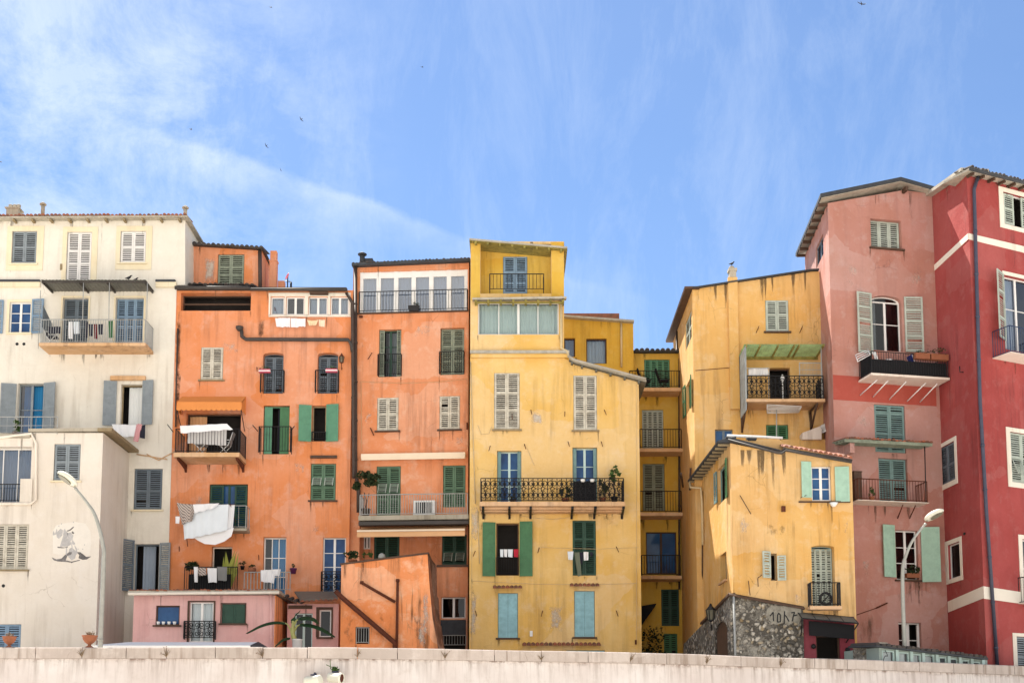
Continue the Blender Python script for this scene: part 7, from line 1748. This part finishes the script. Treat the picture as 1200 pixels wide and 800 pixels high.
P = PL(300, 85, 400, 85, 745); b0 = P.hit(344, 760); T = Thing('banana_plant', 'banana plant in a white tub with long drooping leaves behind the quay wall', 'plant', (b0.x, b0.y, STREET))
mb = MB(); tub = P.hit(348, 762); tz = P.uz(348, 748.5)[1]; mb.lathe((tub.x, tub.y, tz-.75), [(.17, 0), (.19, .72), (.21, .72), (.21, .75), (.16, .74)], 14); T.part('pot', mb, M['plastic_w'])
mb = MB(); H_ = lambda x, y, d=0: P.shift(d).hit(x, y)
mb.tube([H_(346, 752), H_(343, 742), H_(343.5, 727)], [.11, .085, .05], 8); mb.tube([H_(342.5, 746), H_(341, 738), H_(337, 731), H_(330, 728)], [.05, .04, .03, .02], 6); mb.tube([H_(343.5, 735), H_(347, 727), H_(352, 723)], [.05, .035, .02], 6); mb.tube([H_(344, 740), H_(348, 733), H_(356, 730)], [.05, .035, .02], 6); T.part('trunk', mb, M['stem'])
def blade(mid, w, droop):
    mb = MB(); q = [H_(*m_) for m_ in mid]; n = 18; pts = []
    for i in range(n+1):
        f = i/n*(len(q)-1); k = min(int(f), len(q)-2); g = f-k; p0, p1, p2, p3 = q[max(k-1, 0)], q[k], q[k+1], q[min(k+2, len(q)-1)]
        pts.append(.5*((2*p1)+(p2-p0)*g+(2*p0-5*p1+4*p2-p3)*g*g+(3*p1-p0-3*p2+p3)*g**3))
    vs = []
    for i, p in enumerate(pts):
        f = i/n; ww = w*(math.sin(math.pi*min(1, f*.93+.07))**.5); t = (pts[min(i+1, n)]-pts[max(i-1, 0)]).normalized(); s_ = t.cross(Vector((0, 0, 1))).normalized()
        rip = 1-.25*(i % 5 == 3)
        vs += [p+s_*ww*rip-Vector((0, 0, droop*ww)), p+Vector((0, 0, .015)), p-s_*ww*(1-.2*(i % 4 == 1))-Vector((0, 0, droop*ww))]
    mb.add(vs, [(3*i+a_, 3*i+a_+1, 3*i+a_+4, 3*i+a_+3) for i in range(n) for a_ in (0, 1)], 0, True); T.part('leaf', mb, M['banana'])
blade([(334, 729.5, .1), (322, 728, .3), (306, 732, .5), (288, 742, .6)],   .13, .75); blade([(350, 724, .1), (358, 722, .2), (368, 724, .35), (374, 730, .4)], .19, .7); blade([(352, 731, .2), (366, 731.5, .4), (380, 737, .5), (393, 746, .55)], .16, .8); blade([(344, 730, -.1), (345, 722, -.2), (352, 715, -.25)], .12, .4); blade([(340, 747, .1), (332, 748, .2), (322, 757, .3)], .16, .6)
def spot(label, x0, x1, y, ang):
    p, n = wall_at((x0+x1)/2); Pw = Plane((p.x, p.y), (p.x+1, p.y)); c = Pw.shift(.45).hit((x0+x1)/2, y); ax = Vector((math.cos(ang), -math.sin(ang), -.10)).normalized(); L = (x1-x0)/1500*c.y; T = Thing('spotlight', label, 'spotlight', c, 'spotlights on the quay wall')
    mb = MB(); mb.lathe(c-ax*L/2, [(.12, 0), (.155, .03), (.155, L*.8), (.17, L*.82), (.17, L), (.14, L), (.13, L-.03)], 16, 0, ax); h = T.part('housing', mb, M['lamphead'])
    mb = MB(); mb.lathe(c+ax*(L/2-.035), [(.135, 0), (.13, .02)], 16, 0, ax); T.part('lens', mb, M['rust'])
    mb = MB(); mb.tube([c+Vector((0, 0, .15)), c+Vector((0, .2, .25)), c+Vector((0, .47, .25))], .03, 6); mb.tube([c+Vector((-.1, 0, .18)), c+Vector((.1, 0, .18))], .025, 5); T.part('wall_bracket', mb, M['pipeblue']); return T
spot('cream tube spotlight on the quay wall with its plain end showing', 357, 378, 797, -2.6); spot('cream tube spotlight on the quay wall, dark red end showing, under a grey-green weed', 384, 402, 793.5, .35)
p, n = wall_at(394); q = Vector((p.x, p.y, 0))+n*.35; zz = Plane((q.x, q.y), (q.x+1, q.y)).hit(394, 784).z; q.z = zz; mb = MB(); leaves(mb, q, (.14, .1, .11), 90, .045, hollow=0); mb.tube([q+Vector((0, .35, -.1)), q], .02, 5); mb.tube([q+Vector((-.3, .1, .16)), q+Vector((-.05, .05, .05))], .012, 4); mb.tube([q+Vector((-.18, .1, .30)), q+Vector((-.16, .1, .02))], .012, 4)
single('wall_weed', mb, M['leaf'], 'grey-green weed growing from the quay wall above the red-ended spotlight', 'weed', q)

# ================================================================ swifts
def swift():
    mb = MB(); mb.tube([(-.10, 0, 0), (-.05, 0, .005), (.03, 0, .005), (.08, 0, 0)], [.008, .022, .024, .006], 7)
    for s_ in (-1, 1):
        w = [(.035, .015*s_, .01), (.05, .09*s_, .03), (.02, .16*s_, .035), (-.06, .215*s_, .02)]; b2 = [(-.02, .015*s_, .01), (.0, .09*s_, .03), (-.02, .15*s_, .035), (-.065, .215*s_, .02)]
        for k in range(3): mb.prism([w[k], w[k+1], b2[k+1], b2[k]], (0, 0, .006))
    mb.prism([(-.09, 0, 0), (-.16, .035, 0), (-.13, 0, 0), (-.16, -.035, 0)], (0, 0, .005))
    return mb.build('swift', M['bird'])
first = None
for x, y, Y, rz, rx, where in ((1009.5, 5, 92, 1.2, .5, 'high over the gap before the pink house roof'), (495, 79, 165, .2, .3, 'alone over the salmon orange house'), (353, 140, 150, 2.6, .7, 'higher of the three over the attic chimney'), (224, 152, 150, .5, .8, 'over the right end of the white house roof'), (312, 171, 150, 2.4, .9, 'middle one of the three over the orange attic room'), (329, 199.5, 155, 1.5, 1.1, 'lowest of the three over the orange house roof'), (1, 190, 150, .3, .4, 'at the photo edge over the white house chimneys'), (317.5, 9, 150, .2, .7, 'near the top of the sky over the orange house')):
    o = swift() if first is None else tree_copy(first); first = first or o
    o.location = U(x, y, Y); o.rotation_euler = (rx, .25, rz); tag(o, 'small dark swift in flight, '+where, 'bird', 'swifts in the sky')

# ================================================================ ground
def sheet(name, pts, mat): 
    mb = MB(); mb.add(pts, [tuple(range(len(pts)))]); o = mb.build(name, M[mat]); o['kind'] = 'structure'; return o
m, nt, bs = newmat('pale_pebble_beach'); v = coords(nt); col = mixc(nt, ramp(nt, noise(nt, v, 1.5, 8, .7), .35, .65), (.52, .48, .42, 1), (.68, .64, .58, 1)); nt.links.new(col, bs.inputs['Base Color']); bs.inputs['Roughness'].default_value = .95; bump(nt, bs, noise(nt, v, 12, 4), .6, .05); M['beach'] = m
m, nt, bs = newmat('street_paving'); v = coords(nt); col = mixc(nt, ramp(nt, noise(nt, v, 1.2, 8, .7), .35, .65), (.50, .47, .43, 1), (.62, .58, .53, 1)); nt.links.new(col, bs.inputs['Base Color']); bs.inputs['Roughness'].default_value = .9; M['street'] = m
sheet('beach', [(-1500, -1500, 0), (1500, -1500, 0), (1500, 1500, 0), (-1500, 1500, 0)], 'beach')
back = [Vector((p.x, p.y, STREET))-offs(i)*.45 for i, p in enumerate(sub)]
sheet('street', back+[Vector((60, back[-1].y, STREET)), Vector((60, 110, STREET)), Vector((-60, 110, STREET)), Vector((-60, back[0].y, STREET))], 'street')

# ================================================================ sky, sun, camera
EL, AZ = math.radians(58.3), math.radians(61)
sd = Vector((-math.cos(AZ)*math.cos(EL), math.sin(AZ)*math.cos(EL), math.sin(EL)))
L = bpy.data.lights.new('sun', 'SUN'); L.energy = SUNK; L.angle = math.radians(.53); L.color = (1, .94, .84)
so = bpy.data.objects.new('sun', L); C.objects.link(so); so.rotation_euler = (-sd).to_track_quat('-Z', 'Y').to_euler()
w = bpy.data.worlds.new('World'); sc.world = w; w.use_nodes = True; nt = w.node_tree; bg = nt.nodes['Background']
sky = nt.nodes.new('ShaderNodeTexSky'); sky.sky_type = 'NISHITA'; sky.sun_disc = False; sky.sun_elevation = EL; sky.sun_rotation = math.atan2(sd.x, sd.y)
sky.air_density = 1.0; sky.dust_density = .3; sky.ozone_density = 7.0; sky.altitude = 0
tc = nt.nodes.new('ShaderNodeTexCoord'); dirv = tc.outputs['Generated']
def dn(vec, scale, sc3, rot=(0, 0, 0), detail=6, rough=.6, dist=0):
    mp = nt.nodes.new('ShaderNodeMapping'); mp.inputs['Scale'].default_value = sc3; mp.inputs['Rotation'].default_value = rot; nt.links.new(vec, mp.inputs[0])
    n = nt.nodes.new('ShaderNodeTexNoise'); n.inputs['Scale'].default_value = scale; n.inputs['Detail'].default_value = detail; n.inputs['Roughness'].default_value = rough; n.inputs['Distortion'].default_value = dist; nt.links.new(mp.outputs[0], n.inputs['Vector']); return n.outputs[0]
def dotd(vv):
    n = nt.nodes.new('ShaderNodeVectorMath'); n.operation = 'DOT_PRODUCT'; nt.links.new(dirv, n.inputs[0]); n.inputs[1].default_value = vv; return n.outputs['Value']
veil = ramp(nt, dn(dirv, 2.2, (1, 1, 1.3), (.3, .2, .4), 5, .55, .4), .36, .70)
wisp = ramp(nt, dn(dirv, 5, (3.0, 1, .9), (.0, .5, .2), 12, .72, .35), .47, .72)
sunward = ramp(nt, dotd(ray(-150, 120).normalized()), .935, .992)
cl = math_(nt, 'ADD', math_(nt, 'MULTIPLY', veil, .05), math_(nt, 'MULTIPLY', wisp, math_(nt, 'ADD', .08, math_(nt, 'MULTIPLY', veil, .22))))
cl = math_(nt, 'ADD', cl, math_(nt, 'MULTIPLY', math_(nt, 'MULTIPLY', sunward, ramp(nt, dn(dirv, 7, (1.3, 1, 1.8), (.2, 0, .4), 11, .70, .3), .41, .62)), .46))
# added bright cloud bank, unseen behind the camera, fills the facades with light
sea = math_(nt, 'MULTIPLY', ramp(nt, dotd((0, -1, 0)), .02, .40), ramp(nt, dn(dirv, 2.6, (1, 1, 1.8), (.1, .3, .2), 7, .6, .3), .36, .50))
# an old spread-out condensation trail
d1, d2 = ray(250, 180).normalized(), ray(760, 358).normalized(); nn = d1.cross(d2).normalized(); tt = (d2-d1).normalized()
dist = dotd(nn); wob = math_(nt, 'MULTIPLY', math_(nt, 'SUBTRACT', dn(dirv, 9, (1, 1, 1), detail=7, rough=.65), .5), .035)
dd = math_(nt, 'ADD', dist, wob); up_side = ramp(nt, dd, -.002, .003); fade = ramp(nt, dd, .003, .05, 1, 0) if nn.z > 0 else None
s_ = 1 if nn.z > 0 else -1   # s_*dist > 0 lies above the trail
da = math_(nt, 'MULTIPLY', dd, float(s_))
trail = math_(nt, 'MULTIPLY', ramp(nt, da, .006, .001), ramp(nt, da, -.028, -.001))
ta = dotd(tt); m0, m1 = d1.dot(tt), d2.dot(tt)
trail = math_(nt, 'MULTIPLY', trail, math_(nt, 'MULTIPLY', ramp(nt, ta, m0-.12, m0+.03), ramp(nt, ta, m1+.03, m1-.22)))
trail = math_(nt, 'MULTIPLY', trail, ramp(nt, dn(dirv, 14, (1, 1, 1.6), detail=8, rough=.7), .3, .7, .25, 1))
cl = math_(nt, 'ADD', cl, math_(nt, 'MULTIPLY', trail, .36))
cn_ = nt.nodes.new('ShaderNodeClamp'); nt.links.new(cl, cn_.inputs[0])
col = mixc(nt, cn_.outputs[0], sky.outputs[0], (CLOUD[0], CLOUD[1], CLOUD[2], 1))
col = mixc(nt, sea, col, (FILLCLOUD[0], FILLCLOUD[1], FILLCLOUD[2], 1))
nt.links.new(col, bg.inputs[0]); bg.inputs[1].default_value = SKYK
cam = bpy.data.cameras.new('camera'); co = bpy.data.objects.new('camera', cam); C.objects.link(co); sc.camera = co
cam.sensor_fit = 'HORIZONTAL'; cam.sensor_width = 36; cam.lens = 36*FPX/1200; cam.shift_y = (PPY-400)/1200; cam.clip_end = 5000; cam.clip_start = .1
co.location = CAM; co.rotation_euler = (math.pi/2+PIT, 0, 0)
sc.view_settings.view_transform = 'Standard'; sc.view_settings.look = 'None'; sc.view_settings.exposure = EXPO; sc.view_settings.gamma = 1
sc.view_settings.use_curve_mapping = False
sc.cycles.max_bounces = 8; sc.cycles.diffuse_bounces = 4; sc.cycles.transparent_max_bounces = 12
sc.cycles.use_denoising = True
